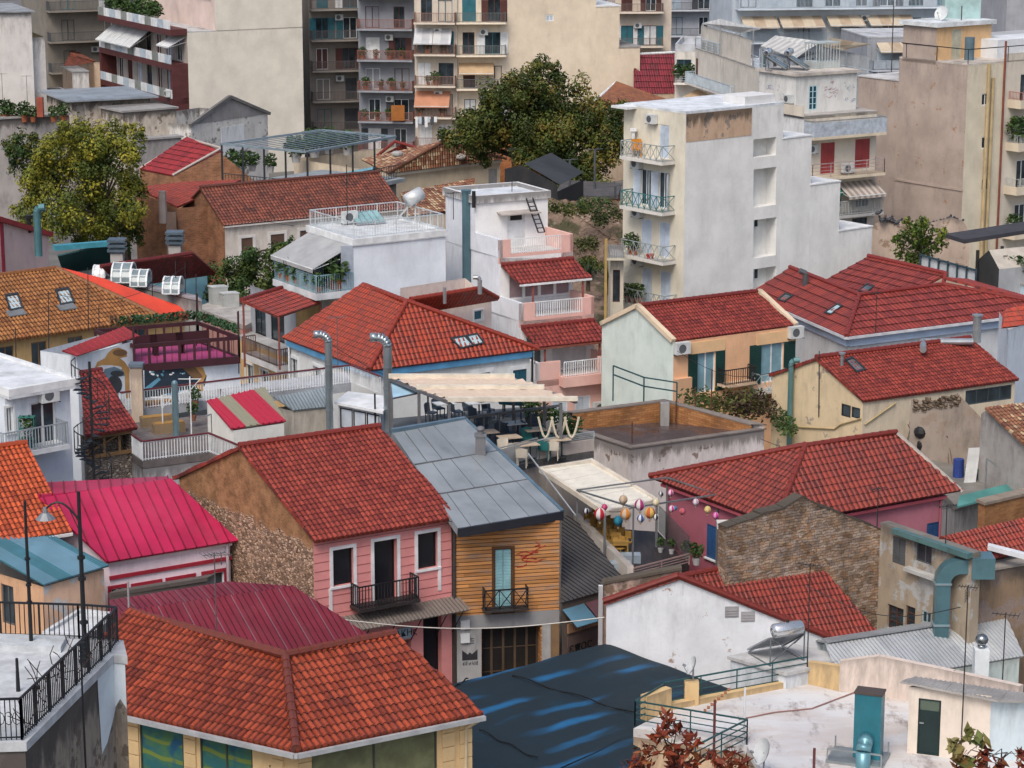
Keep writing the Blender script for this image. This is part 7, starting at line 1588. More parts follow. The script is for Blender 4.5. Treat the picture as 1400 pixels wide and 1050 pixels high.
# old brick house with tiled roof, cream hipped house
BRK=brickmat((.30,.14,.075),(.22,.10,.055),(.30,.22,.16),2.6,.45)
def old_houses():
 z=6.;A,B=G(307,306,z),G(549,283,z);T1,T2=G(276,258,8.0),G(520,236,8.0);C=FLAT(A,0)+(FLAT(T1,0)-FLAT(A,0))*2
 b=Bld('brick_gable_house','long low house with an old weathered tile roof and a brick gable','house',A);W_=gable(b,A,B,FLAT(C,z),0,z,8.0,plaster((.55,.5,.45),.35,.6),T_OLD,'wave',.25,.15,{'left':BRK});w=W_['front'];bw=paint((.12,.07,.05),.7)
 for x0,x1,y0,y1 in((330,346,325,358),(370,389,320,338),(410,422,315,330)):w.win(w.rect(x0,y0,x1,y1),bw,bw,.12,.06,1,0,surround=plaster((.6,.58,.55),.1),sw=.2,shutter=bw,sh='closed')
 k=M();k.obox(w.P(-.1,z-.25,0),w.d*(w.L+.2),w.n*.22,V((0,0,.22)));b.part(k,'cornice',plaster((.6,.57,.54),.2));b.done()
 A,B=G(188,350,3.0),G(232,352,2.2);A,B=D(186,300,172.),D(243,300,166.5);A.z=B.z=0;b=Bld('brick_house','tall plain brick house end beside the yellow green tree','house',B);L=(B-A).length;zz=lambda x,y:ON(A,B,x,y).z;b.wall(A,B,0,zz(186,275),BRK,[(L,zz(243,283)),(L*.8,zz(232,280)),(0,zz(186,262))]);n=V((-(B-A).y,(B-A).x,0)).normalized();b.wall(B,B+n*7,0,zz(243,285),BRK);b.wall(B+n*7,A,0,5,BRK)
 k=M();q=[A+V((0,0,zz(186,262))),B+V((0,0,zz(243,283))),G(330,246,7.2),G(214,252,7.4)];b.roof([[q[1],q[2],q[3]+V((2,1,.3)),q[0]]],T_RED,'wave');b.done()
 k=M();p=D(234,300,166.);k.box(p.x-.35,p.y-.1,0,p.x+.35,p.y+.1,D(234,290,166).z);tag(k.build('door',paint((.16,.11,.09))),'tall narrow brown plank door in the gap between the brick walls','door');k=M();p=D(222,270,166.);k.cyl(FLAT(p,6),FLAT(p,8.2),.3,.25);tag(k.build('chimney',plaster((.35,.3,.28),.5)),'stubby grey chimney on the red roof between brick gables','chimney')
 z=6.;E1,E2,T2,T1=G(233,240,z),G(302,203,z),G(258,190,7.6),G(191,232,7.6);T1,T2=G(191,231,6.2),G(257,190,8.3)
 A,B=G(236,239,6.),G(303,203,8.);b=Bld('red_gable_house','brick house with a bright red sheet tile roof near the steel pergola','house',A);q=[G(191,231,6.0),G(236,240,6.0),G(303,203,8.0),G(257,190,8.0)];b.roof([q],tilemat((.38,.03,.035),(.3,.024,.028),.15),'seam2',[(q[3],q[2]),(q[0],q[3]),(q[1],q[2])],rr=.1,ridgemat=plaster((.5,.45,.42),.2))
 P=[FLAT(x,0)for x in q];w_=b.wall(P[0],P[1],0,5.9,BRK);e=G(345,243,6.0);e=FLAT(e,0);b.wall(P[1],e,0,5.9,BRK,[((P[2]-P[1]).length,7.9)]);b.wall(e,P[3],0,5.9,BRK);b.wall(P[3],P[0],0,5.9,BRK);b.done()
 z=6.;E1,E2,pk,le=G(530,237,z),G(692,217,z),G(607,193,8.0),G(494,218,z);b=Bld('cream_hipped_house','cream house under a mottled old orange tile pyramid roof','house',E1);b.roof([[E1,E2,pk],[le,E1,pk],[E2,G(650,196,z),pk]],T_PALE,'wave',[(E1,pk),(E2,pk)]);d=(E2-E1).normalized();n=V((-d.y,d.x,0));P=[FLAT(x,0)for x in(E1+n*.4+d*.3,E2+n*.4-d*.3,E2+n*12,E1+n*12)];cr=plaster((.62,.53,.40),.2,.4);w=b.wall(P[0],P[1],0,z-.05,cr);[b.wall(P[i],P[(i+1)%4],0,z-.05,cr)for i in(1,2,3)]
 k=M();k.obox(w.P(0,z-.3,0),w.d*w.L,w.n*.25,V((0,0,.22)));b.part(k,'cornice',plaster((.66,.6,.5),.1));gs=paint((.33,.32,.32));w.win(w.rect(668,231,680,255),gs,gs,.1,.05,0,shutter=gs,sh='closed')
 for x,y in((543,212),(629,216)):p=PL(E1,E2,pk,x,y);k=M();k.ball(p+V((0,0,.1)),.5,.25,10,5);k.build('roof_vent',paint((.4,.38,.36)),b.lastroof)
 b.done()
 E1,E2,T2,T1=G(556,296,5.5),G(612,290,5.5),G(648,247,6.8),G(548,262,6.8);b=Bld('old_tile_annex','small roof of pale old tiles tucked below the cream hipped house','house',E1);b.roof([[E1,E2+(T2-T1)*.4,T2,T1]],T_PALE,'wave');wallring(b,[FLAT(x,0)for x in(E1,E2,T2,T1)],0,5.4,BEIGE);b.done()
 E1,E2,T2,T1=G(510,218,6.),G(560,214,6.),G(572,203,7.),G(540,194,7.2);b=Bld('red_ridge_house','little red tiled roof peeping out behind the mottled pyramid roof','house',E1);b.roof([[E1,E2,T2,T1]],T_RED,'wave',[(E1,T1),(T1,T2)]);wallring(b,[FLAT(x,0)for x in(E1,E2,T2,T1)],0,5.9,BEIGE);b.done()
 for x0,x1,yt,Y,lab in((655,715,192,205.,'stub of bright orange brick wall beside the big dark tree'),(726,757,219,192.,'small brick stub wall by the black shed')):
  A,B=D(x0,yt,Y),D(x1,yt-2,Y);b=Bld('brick_wall',lab,'wall',FLAT(A,0));t=V((0,.5,0));zt=A.z;m_=brickmat((.46,.18,.07),(.36,.13,.05),(.3,.2,.12),3.)
  for a,c in((A,B),(B,B+t),(B+t,A+t),(A+t,A)):b.wall(a,c,0,zt,m_)
  k=M();k.obox(FLAT(A,zt)-V((0,.05,0)),B-A,t*1.2,V((0,0,.12)));b.part(k,'coping',paint((.2,.12,.08)));b.done()
 A,B,pkx=D(690,250,172.),D(762,262,170.),D(712,224,172.);z=lambda p:p.z;b=Bld('black_shed','gabled black sheet shed beneath the big tree','shed',FLAT(A,0));bl=sheet((.012,.013,.016),.7);a0,b0=FLAT(A,0),FLAT(B,0);L=(b0-a0).length;b.wall(a0,b0,0,min(A.z,B.z),bl,[(L,B.z+.5),(L*.33,pkx.z),(0,A.z+1)]);t=V((2,6,0));b.wall(b0,b0+t,0,B.z,bl);k=M();k.poly([a0+V((L*.33,0,pkx.z)),b0+V((.2,-.2,B.z+.5)),b0+t+V((0,0,B.z+.5)),a0+t+V((L*.33,0,pkx.z))]);b.part(k,'roof',sheet((.035,.037,.04),.7));b.done()
 z=6.;P=[G(756,268,z),G(845,268,z),G(850,250,z),G(770,246,z)];b=Bld('grey_roof_shed','low brick shed with a dark grey flat roof behind the rock bank','shed',P[0]);b.flat(P,z,concrete((.1,.095,.1)),thick=.2);wallring(b,offset([FLAT(p,0)for p in P],.1),0,z-.2,BRK);b.done()
 for x,y0,y1,lab in((779,260,219,'dark pipe with a cap standing on the grey flat roof'),(813,258,205,'slim pole with a crossbar in front of the dark tree'),(841,268,255,'short street light on the rock bank')):p=G(x,y0,6.);k=M();t=FLAT(p,D(x,y1,p.y).z);k.cyl(p,t,.09);k.bar(t-V((.6,0,0)),t+V((.6,0,.1)),.06);tag(k.build('pole',paint((.1,.11,.12),.5,.3)),lab,'pole')
old_houses()
# apartment blocks further back
DGREEN=paint((.02,.09,.09));BROWN=paint((.10,.035,.03));PBLUE=paint((.45,.53,.6));TERRA=paint((.36,.06,.06));TEALD=paint((.03,.15,.19));GREYD=paint((.06,.065,.075))
def corner(x,Y,ang,Lr,Ll):
 s=FPX/(Y*cos(PITCH)+22*sin(PITCH));K=V(((x-700)/s,Y,0));r=V((cos(ang),sin(ang),0));l=V((-sin(ang),cos(ang),0));return K,K+r*Lr,K+l*Ll
def shell(b,K,Rp,Lp,z0,zt,mr,ml,back=True):
 B_=Rp+Lp-K;wl=b.wall(Lp,K,z0,zt,ml);wr=b.wall(K,Rp,z0,zt,mr)
 b.wall(Rp,B_,z0,zt,mr);b.wall(B_,Lp,z0,zt,mr);return wl,wr,[K,Rp,B_,Lp]
def facade(b,w,zs,u0,u1,depth,slab,rail,style='bars',doors=2,solid=None,seed=0,awn=(),frames=None,wall_z=2.25,h=.9,dw=1.0,shut=None):
 rnd=random.Random(seed);fr=frames or[WHITE,BROWN,TEALD,GREYD]
 for i,z in enumerate(zs):
  if slab:w.balc(u0,z,u1,z,depth,slab,rail,style,h,.17,px=False,solid=solid)
  n_=doors
  for k in range(n_):
   c=u0+(u1-u0)*(k+.5)/n_+rnd.uniform(-.15,.15);f=rnd.choice(fr);d=dw*rnd.uniform(.85,1.25);t=rnd.random()
   w.win((c-d/2,c+d/2,z+.18,z+wall_z),f,GLASS if t>.3 else rnd.choice(fr),.12,.06,1,shutter=(shut or rnd.choice(fr))if rnd.random()<.4 else None,sh=rnd.choice(['closed','open']))
  for(lv,a,c,out,drop,mt)in awn:
   if lv==i:w.awn(u0+(u1-u0)*a,u0+(u1-u0)*c,z+2.55,out,drop,mt,.12)
def clutter(w,z,u0,u1,o,n_,seed,where):
 rnd=random.Random(seed)
 for i in range(n_):pot_plant(w.P(u0+(u1-u0)*(i+rnd.random()*.6)/n_,z,o),rnd.uniform(.5,1.1),'potted plant standing on '+where,(.35,.13,.07),'plants on '+where)
def white_tower():
 K,Rp,Lp=V((10.5,147.9,0)),V((10.5,147.9,0))+V((.785,.62,0))*16.6,V((10.5,147.9,0))+V((-.62,.785,0))*5.7;z=15.6;r=V((.785,.62,0));l=V((-.62,.785,0))
 b=Bld('white_tower','tall white apartment tower with a blank weathered side and balconies with teal railings','apartment block',K);wm=plaster((.70,.70,.68),.2,.35,top=3.,seed=7.);wl_=plaster((.62,.58,.48),.25,.35)
 wl=b.wall(Lp,K,0,z,wl_);us=[5.95,8.25,9.9,12.9,16.6];wr=b.wall(K,K+r*us[1],0,z-.0,wm)
 zs=[ON(K,Rp,x,y).z for x,y in((1080,189),(1120,252),(1165,314))]
 w2=b.wall(K+r*us[1],K+r*(us[2]+.9),0,zs[0],wm);w3=b.wall(K+r*(us[2]+.9),K+r*(us[3]+.6),0,zs[1],wm);w4=b.wall(K+r*(us[3]+.6),Rp,0,zs[2],wm)
 for t in(w2,w3,w4):
  q=[t.A,t.B,t.B+l*5,t.A+l*5];b.flat(q,t.z1+.08,WHITE,thick=.08,out=.04);b.wall(t.B,t.B+l*5,0,t.z1,wm);b.wall(t.A+l*5,t.A,0,t.z1,wm)
 b.wall(Rp+l*5,Lp+l*.0,0,zs[2],wm);b.wall(K+r*us[1],K+r*us[1]+l*5.7,0,z,wm);b.wall(K+r*us[1]+l*5.7,Lp,0,z,wm)
 for y0,y1 in((189,214),(230,282),(299,351),(366,396)):
  rr=wr.rect(1030,y0,1061,y1);q=wr.hole((rr[0],min(rr[1],wr.L-.08),rr[2],rr[3]),.9)
 for y0,y1 in((299,314),(368,385)):
  rr=wr.rect(1043,y0,1049,y1);k=M();k.obox(wr.P(rr[0],rr[2],-.88),wr.d*(rr[1]-rr[0]),wr.n*.05,V((0,0,rr[3]-rr[2])));f=b.part(k,'window',WHITE);k=M();k.obox(wr.P(rr[0]+.06,rr[2]+.1,-.82),wr.d*(rr[1]-rr[0]-.12),wr.n*.01,V((0,0,rr[3]-rr[2]-.2)));k.build('pane',GLASS,f)
 k=M();u1=wr.uz(1028,150)[0];za,zb=wr.uz(980,154)[1],wr.uz(980,190)[1];L=u1;k.poly([wr.P(.03,zb,.02),wr.P(u1,zb,.02),wr.P(u1,z-.02,.02),wr.P(.03,z-.02,.02)],[(0,zb-z),(L,zb-z),(L,0),(0,0)]);b.part(k,'bare_render_band',plaster((.52,.37,.26),.45,1.,.2,(.4,.33,.28),top=1.2,dark=(.04,.035,.03)))
 b.flat([K,K+r*us[1],K+r*us[1]+l*5.7,Lp],z+.15,concrete((.66,.70,.74),.25,.4),thick=.15,out=.0);k=M();k.obox(FLAT(Lp,z-.1)-l*1.2-r*.8,l*1.5,r*2.4,V((0,0,.14)));b.part(k,'roof_slab',WHITE);k=M();k.obox(FLAT(K+r*5.2+l*.3,z+.15),r*2.6,l*2,V((0,0,.5)));b.part(k,'roof_upstand',plaster((.6,.6,.6),.2))
 tr=paint((.03,.17,.18));gr=paint((.3,.34,.34));s=plaster((.6,.58,.54),.35,.6)
 lev=[((847,215),(905,229)),((847,284),(905,297)),((848,350),(906,365)),((848,419),(908,429))]
 for i,((xa,ya),(xb,yb))in enumerate(lev):
  wl.balc(xa,ya,xb,yb,1.1,s,(gr,tr,gr,gr)[i],'x',.95,.2);u0,u1_,zz,dp=wl.last;pb=paint((.52,.6,.7));
  for j,c in enumerate((.3,.72)):
   u=u0+(u1_-u0)*c
   if i==0:
    if j:wl.win((u-.4,u+.5,zz+.25,zz+2.3),WHITE,pb,.1,.05,0,shutter=pb,sh='closed')
   elif i==1:wl.win((u-.45,u+.5,zz+.25,zz+2.5),WHITE,GLASS,.12,.06,1,shutter=pb,sh='half')
   else:wl.win((u-.5,u+.5,zz+.25,zz+2.45),WHITE,pb,.1,.05,0,shutter=pb,sh='closed')
  if i:ac_unit(wl.P(u0+.5,zz+2.5,.02),wl,['','air conditioner over the teal railed balcony of the white tower','air conditioner over the balcony with the red bucket','air conditioner over the lowest tower balcony'][i],.8)
  if i==0:
   o=empty('garden_chair',wl.P(u0+.9,zz+.2,.5),'orange yellow plastic chairs stacked on the top balcony of the white tower','chair');g=paint((.55,.22,.02));p=wl.P(u0+.9,zz+.2,.5);k=M();k.box(p.x-.3,p.y-.3,p.z+.4,p.x+.3,p.y+.3,p.z+.5);k.build('seat',g,o);k=M();k.box(p.x-.3,p.y+.2,p.z+.5,p.x+.3,p.y+.3,p.z+1.05);k.build('backrest',g,o)
   for a in(-.25,.25):
    for c in(-.25,.25):k=M();k.bar(p+V((a,c,0)),p+V((a,c,.42)),.06);k.build('leg',g,o)
   k=M();q=wl.P(u0+.35,zz+.2,.3);k.cyl(q,q+V((0,0,1.5)),.12,.12);k.box(q.x-.2,q.y-.2,q.z+1.5,q.x+.2,q.y+.2,q.z+1.65);tag(k.build('chimney',WHITE),'small white capped chimney at the end of the top tower balcony','chimney');ac_unit(wl.P(u0+1.9,zz+2.3,.02),wl,'air conditioner under the white roof slab of the tower',.8)
  if i==2:p=wl.P(u0+(u1_-u0)*.62,zz+.2,.8);k=M();k.cyl(p,p+V((0,0,.3)),.18,.26,12);tag(k.build('bucket',paint((.5,.04,.03))),'red bucket on a balcony of the white tower','bucket')
  if i in(2,3):clutter(wl,zz+.2,u0+.2,u0+1.6,.7,2 if i==2 else 4,i,'the third balcony of the white tower' if i==2 else 'the lowest balcony of the white tower')
 b.done()
white_tower()
def graffiti_block():
 K,Rp,Lp=corner(1098,165,R(31),6.3,9);r=(Rp-K).normalized();l=(Lp-K).normalized();b=Bld('graffiti_block','pale apartment block with scribbled rooftop hut and tall red shutters','apartment block',K);pm=plaster((.62,.56,.47),.3,.5);wm=plaster((.62,.62,.62),.35,.6)
 wl,wr,P=shell(b,K,Rp,Lp,0,13.4,pm,wm);b.flat(P,13.45,concrete((.4,.38,.36),.5),.0)
 zA=[ON(K,Rp,1098,y).z for y in(190,246,300)]
 wr.balc(.0,zA[0],wr.L,0,1.1,plaster((.58,.5,.38),.3),GALV,'bars',.1,.2,px=False,solid=(concrete((.45,.5,.56),.4,1.),.95));wr.balc(.0,zA[1],wr.L,0,1.1,plaster((.58,.5,.38),.3),paint((.4,.33,.33)),'h',.95,.2,px=False);wr.balc(.0,zA[2],wr.L,0,1.1,plaster((.5,.5,.48),.3),paint((.4,.42,.42)),'bars',.95,.2,px=False)
 for x0,x1,y0,y1,mt in((1122,1141,195,237,TERRA),(1169,1189,190,230,TERRA)):wr.win(wr.rect(x0,y0,x1,y1),mt,mt,.1,.05,0,shutter=mt,sh='closed')
 wr.win(wr.rect(1170,247,1188,283),WHITE,GLASS,.1,.05,3);wr.win(wr.rect(1135,250,1152,284),WHITE,GLASS,.1,.05,1);wr.win(wr.rect(1165,298,1185,316),GREYD,GLASS,.1,.05,2);wr.awn(2.9,6.1,zA[1]-.4,1.5,.8,cloth((.5,.45,.4),(.3,.25,.22),.5),.2);wr.awn(0.2,2.6,zA[1]-.3,1.2,.6,cloth((.02,.12,.08)),.2)
 k=M();k.obox(wl.P(0,13.4,0),wl.d*wl.L,wl.n*.15,V((0,0,.7)));b.part(k,'parapet',pm);
 hk=K+l*1.2+r*.2;hr,hl=hk+r*5.2,hk+l*4.2;gm=plaster((.60,.60,.58),.3,.5);w1=b.wall(hl,hk,13.4,16.,gm);w2=b.wall(hk,hr,13.4,16.,gm);b.wall(hr,hr+l*4.2,13.4,16,gm);b.wall(hr+l*4.2,hl,13.4,16,gm);b.flat([hk,hr,hr+l*4.2,hl],16.2,concrete((.55,.5,.45)),thick=.2,out=.2,name='hut_roof')
 w2.win(w2.rect(1106,117,1117,150),paint((.4,.6,.66)),paint((.02,.06,.09),.2),.08,.06,1,3);rnd=random.Random(6)
 for w,u0,u1,z0,z1,n_,mt in((w1,.8,2.8,13.9,15.4,26,paint((.36,.36,.5))),(w2,2.5,3.5,14.5,15.6,16,paint((.45,.25,.28))),(w2,3.8,4.9,14.1,15.6,12,paint((.3,.36,.42)))):
  k=M()
  for j in range(n_):
   p=w.P(rnd.uniform(u0,u1),z0+(z1-z0)*(int(rnd.random()*5)/5),.012)
   for i in range(3):q=p+w.d*rnd.uniform(-.1,.2)+V((0,0,rnd.uniform(-.14,.14)));k.obox(p,q-p,V((0,0,.035)),w.n*.004);p=q
  b.part(k,'graffiti',mt)
 b.done();ac_unit(w1.P(3.6,13.5,.02),w1,'lower of two air conditioners on the scribbled hut',.8);ac_unit(w1.P(3.6,14.15,.02),w1,'upper of two air conditioners on the scribbled hut',.8);ac_unit(wr.P(.6,zA[1]+1.8,.02),wr,'air conditioner beside the first tall red shutter',.8);ac_unit(wr.P(3.5,zA[1]+.3,.3),wr,'dark air conditioner on the balcony between the red shutters',.9)
 solar_heater(FLAT(hk+r*1.6+l*2,16.2),R(75),'first solar water heater on the scribbled hut',.85,group='solar heaters on the hut');solar_heater(FLAT(hk+r*.4+l*2.8,16.2),R(75),'second solar water heater on the scribbled hut, farther over the edge',.85,group='solar heaters on the hut')
 k=M();p=FLAT(hk+r*3.9+l*1.6,16.2);
 for a in range(9):k.bar(p+r*(a*.25-1),p+r*(a*.25-1)+V((0,0,1.7)),.05);k.bar(p+r*(a*.25-1)+l*1.2,p+r*(a*.25-1)+l*1.2+V((0,0,1.7)),.05)
 k.obox(p-r*1.1+V((0,0,1.7)),r*2.2,l*1.3,V((0,0,.08)));k.obox(p-r*1.1+V((0,0,0)),r*2.2,l*1.3,V((0,0,.5)));tag(k.build('rooftop_cage',paint((.4,.44,.44))),'barred metal cage on the roof of the scribbled hut','cage')
graffiti_block()
def beige_tower():
 K,Rp,Lp=corner(1319,171,R(36),16,10.8);r=(Rp-K).normalized();l=(Lp-K).normalized();zt=ON(K,Lp,1319,89).z;b=Bld('beige_tower','tall apartment tower with a blank pinkish beige side wall','apartment block',K);bm_=plaster((.49,.40,.345),.32,.5,.04,(.5,.3,.18),top=2.5,seed=9.);cm=plaster((.60,.54,.42),.2,.4)
 u1229=(FLAT(ON(K,Lp,1229,100),0)-K).length;S1=K+l*u1229;S1.z=0;zl=ON(K,Lp,1212,109).z;wl=b.wall(S1,K,0,zt,bm_);b.wall(Lp,S1,0,zl,bm_);b.flat([S1,S1+r*5,Lp+r*5,Lp],zl+.1,concrete((.6,.6,.6)),thick=.1,out=.05);b.wall(S1+r*6,S1,0,zt,bm_)
 wr=b.wall(K,K+r*3.7,0,zt,cm);rec=1.6;w3=b.wall(K+r*3.7+l*.0,Rp,0,zt+.6,plaster((.58,.53,.45),.2,.4));b.wall(Rp,Rp+l*10,0,zt,cm);b.wall(Rp+l*10,Lp,0,zl,cm);b.flat([K,Rp,Rp+l*u1229,S1],zt+.1,concrete((.55,.5,.45)),.0,thick=.1)
 k=M();zb=ON(K,Lp,1319,262).z;k.obox(wl.P(.02,zb,0),wl.d*wl.L,wl.n*.06,V((0,0,.15)));b.part(k,'string_course',bm_)
 ph=S1-l*.3;w4=b.wall(ph,ph-l*3.3,zt-.2,ON(K,Lp,1245,34).z,bm_);pe=plaster((.60,.40,.22),.25,.4);zp=w4.z1;q=ph-l*3.3;w5=b.wall(q,q+r*5.5,zt-.2,zp,pe);b.wall(q+r*5.5,ph+r*5.5,zt-.2,zp,pe);b.wall(ph+r*5.5,ph,zt-.2,zp,pe);b.flat([ph,q,q+r*5.5,ph+r*5.5],zp+.3,concrete((.66,.7,.72)),thick=.3,out=.25,name='hut_roof')
 w5.win((1.5,2.5,zt+.1,zt+2.2),paint((.5,.45,.35)),paint((.45,.45,.36)),.08,.06,1)
 for y0 in(128,187,244,302):wr.win(wr.rect(1342,y0,1352,y0+16),WHITE,GLASS,.1,.06,1);
 for z_,i in((3.2,0),(6.3,1),(9.4,2),(12.5,3)):
  zz=ON(K,Rp,1380,(324,264,205,147)[i]).z;w3.balc(.5,zz,4.0,0,1.2,plaster((.62,.54,.42),.25),paint((.4,.2,.18))if i==3 else paint((.45,.47,.45)),'bars',.55,.2,px=False,solid=(plaster((.62,.54,.42),.25),.4));w3.balc(4.4,zz,8.0,0,1.2,plaster((.62,.54,.42),.25),GALV,'bars',.9,.2,px=False);w3.win((1.7,2.8,zz+.25,zz+2.3),WHITE,GLASS,.12,.06,1);w3.win((5.,6.2,zz+.25,zz+2.3),WHITE,GLASS,.12,.06,1)
  if i in(0,2):pot_plant(w3.P(1.0,zz+.3,.7),1.9 if i==2 else 1.2,'big leafy shrub on a balcony high on the beige tower' if i==2 else 'pale leafy shrub on the lowest visible balcony of the beige tower')
 k=M();k.tube([wr.P(2.0,0,.15),wr.P(2.0,zt,.15)],.13);k.tube([wr.P(2.45,0,.15),wr.P(2.45,zt-1,.15)],.13);b.part(k,'flue',paint((.45,.35,.2)));k=M();k.tube([wr.P(3.62,0,.1),wr.P(3.62,zt+1.5,.1)],.08);b.part(k,'downpipe',paint((.2,.06,.04)))
 k=M();a=FLAT(K,zt+.1);[k.bar(p,p+V((0,0,1.)),.05)for p in(a,a+l*3,a+l*6,a+r*4,a+r*8)];k.bar(a+V((0,0,1)),a+l*6.5+V((0,0,1)),.06);k.bar(a+V((0,0,1)),a+r*9+V((0,0,1)),.06);b.part(k,'railing',BLACK)
 k=M();k.obox(FLAT(K+r*4.5+l*1.5,zt+.1),r*9,l*5,V((0,0,1.3)));b.part(k,'roof_upstand',plaster((.6,.63,.66),.3));b.done()
 p=FLAT(q+r*2+l*1.5,zp+.3);dish(p,R(225),.55,'round satellite dish on the small hut atop the beige tower');k=M();c=FLAT(K+r*2.2+l*2,zt+.1);k.cyl(c,c+V((0,0,1.6)),.35,.35,12);tag(k.build('vent_pipe',paint((.1,.16,.2))),'dark bluish vent drum on the beige tower roof','vent');k=M();e=FLAT(q+r*4.6+l*2.2,zp+.3);k.box(e.x-1.3,e.y-.7,e.z,e.x+1.3,e.y+.7,e.z+1.4);tag(k.build('rooftop_tank',paint((.35,.5,.5),.3)),'pale turquoise tank box on the beige tower top','tank')
 for x,y0,y1 in((1220,60,5),(1313,60,8)):p=D(x,y0,176);k=M();k.cyl(p-V((0,0,2)),FLAT(p,D(x,y1,176).z),.04);tag(k.build('aerial_rod',GREYD),'tall thin aerial rod beside the hut atop the beige tower' if x<1300 else 'aerial rod behind the turquoise tank box','aerial')
 A,B=D(1187,340,162.),D(1326,330,160.);A.z=B.z=0;b=Bld('old_wall','crumbling beige wall with a rounded top where pigeons sit','wall',A);L=(B-A).length;zz=lambda x,y:ON(A,B,x,y).z;uu=lambda x:(FLAT(ON(A,B,x,320),0)-A).length;m_=plaster((.50,.40,.33),.5,.8,.2,(.4,.28,.2),seed=11.);b.wall(A,B,0,zz(1200,345),m_,[(L,zz(1326,318)),(uu(1316,),zz(1316,302)),(uu(1300),zz(1300,297)),(uu(1270),zz(1270,305)),(uu(1240),zz(1240,304)),(uu(1205),zz(1205,298)),(uu(1196),zz(1196,306)),(0,zz(1187,330))]);t=V((0,.6,0));b.wall(B,B+t,0,zz(1326,318),m_);b.done()
 proto=None
 for i,(x,y)in enumerate(((625,120),(640,157),(655,154),(672,157),(685,154),(700,164),(715,169),(735,167),(905,178),(920,180),(935,182),(950,174),(960,170),(972,172),(985,160),(1000,150),(1010,150),(1040,155),(1060,170))):
  p=D(1040+x/3.889,260+y/3.889,161.5)
  if proto is None:
   k=M();k.ball(V((0,0,0)),.2,.13,9,6);k.v=[V((v.x*1.15,v.y*.7,v.z+v.x*.3))for v in k.v];k.ball(V((.21,0,.17)),.085,.085,8,5);k.cyl(V((.28,0,.17)),V((.35,0,.15)),.025,.005,5);k.obox(V((-.42,-.05,-.14)),V((.25,0,.06)),V((0,.1,0)),V((0,0,.02)));k.cyl(V((.02,.04,-.12)),V((.02,.04,-.22)),.012);k.cyl(V((.02,-.04,-.12)),V((.02,-.04,-.22)),.012)
   proto=tag(k.build('pigeon',paint((.05,.052,.06)),smooth=True,origin=V((0,0,0))),'dark pigeon perched on the crumbling wall','pigeon','pigeons on the crumbling wall');proto.location=p
  else:
   c=proto.copy();COL.objects.link(c);c.location=p;c.rotation_euler=(0,0,random.uniform(0,6))
 z=5.;o=empty('dark_pergola',G(1295,372,z),'flat dark roofed pergola on black posts','pergola');a,c,d_=D(1292,325,150.),D(1420,305,156.),D(1420,318,150.);k=M();k.obox(a,c-a,V((.8,-2.2,0)),V((0,0,.25)));k.build('pergola_roof',paint((.05,.05,.06),.7),o)
 for t in range(5):p=a+(c-a)*t/4+V((1.2,-4.5,0));k=M();k.bar(FLAT(p,3),p,.18);k.build('post',BLACK,o)
 k=M();[k.bar(a+(c-a)*t/4+V((1.2,-4.5,-1.2)),a+(c-a)*(t+1)/4+V((1.2,-4.5,-1.2)),.1)for t in range(4)];k.build('rail',BLACK,o)
 o=empty('market_tent',G(1345,390,4.),'beige cloth tent with a dark open side','tent');a,c=D(1352,342,143.),D(1420,335,146.);e1,e2=D(1366,368,141.),D(1425,362,144.);f1=D(1334,358,146.);k=M();k.poly([e1,e2,c,a]);k.poly([a,c,c+V((-2,4,-1)),f1]);k.build('canopy_fabric',cloth((.52,.47,.4)),o);k=M();k.poly([FLAT(e1,3),FLAT(e2,3),e2,e1]);k.build('side_cloth',cloth((.5,.5,.5)),o);k=M();k.poly([FLAT(f1,3),FLAT(e1,3),e1,a,f1]);k.build('shade_sheet',paint((.03,.03,.03)),o)  # near-black sheet across the opening paints the shade inside the tent
 A,B=G(1258,372,5.8),G(1334,394,5.8);o=empty('panel_fence',A,'white panel fence framed by thin dark posts','fence');h=D(1258,348,A.y).z-5.8;k=M();k.obox(A,B-A,V((.05,.1,0)),V((0,0,h)));k.build('panel',paint((.55,.58,.6)),o);k=M()
 for t in range(7):p=A+(B-A)*t/6-V((.04,.1,0));k.bar(p,p+V((0,0,h+.1)),.1)
 k.bar(A-V((.04,.1,-h)),B-V((.04,.1,-h)),.1);k.build('fence_post',paint((.03,.06,.08)),o)
 A,B=G(1345,402,5.),D(1440,395,140.);A,B=FLAT(A,0),FLAT(B,0);b=Bld('low_wall','low pale blue wall with shrubs behind the crimson roofs','wall',A);b.wall(A,B,0,6.1,plaster((.42,.52,.6),.3,.5));b.wall(B,B+V((0,.5,0)),0,6.1,GREYP);b.flat([A,B,B+V((0,.5,0)),A+V((0,.5,0))],6.2,GREYP,thick=.1,out=.05,name='coping');b.done()
 for i,x in enumerate((1372,1390)):pot_plant(D(x,384,143.),1.2,['round shrub in front of the beige tent','second shrub in front of the beige tent, nearer the edge'][i])
beige_tower()
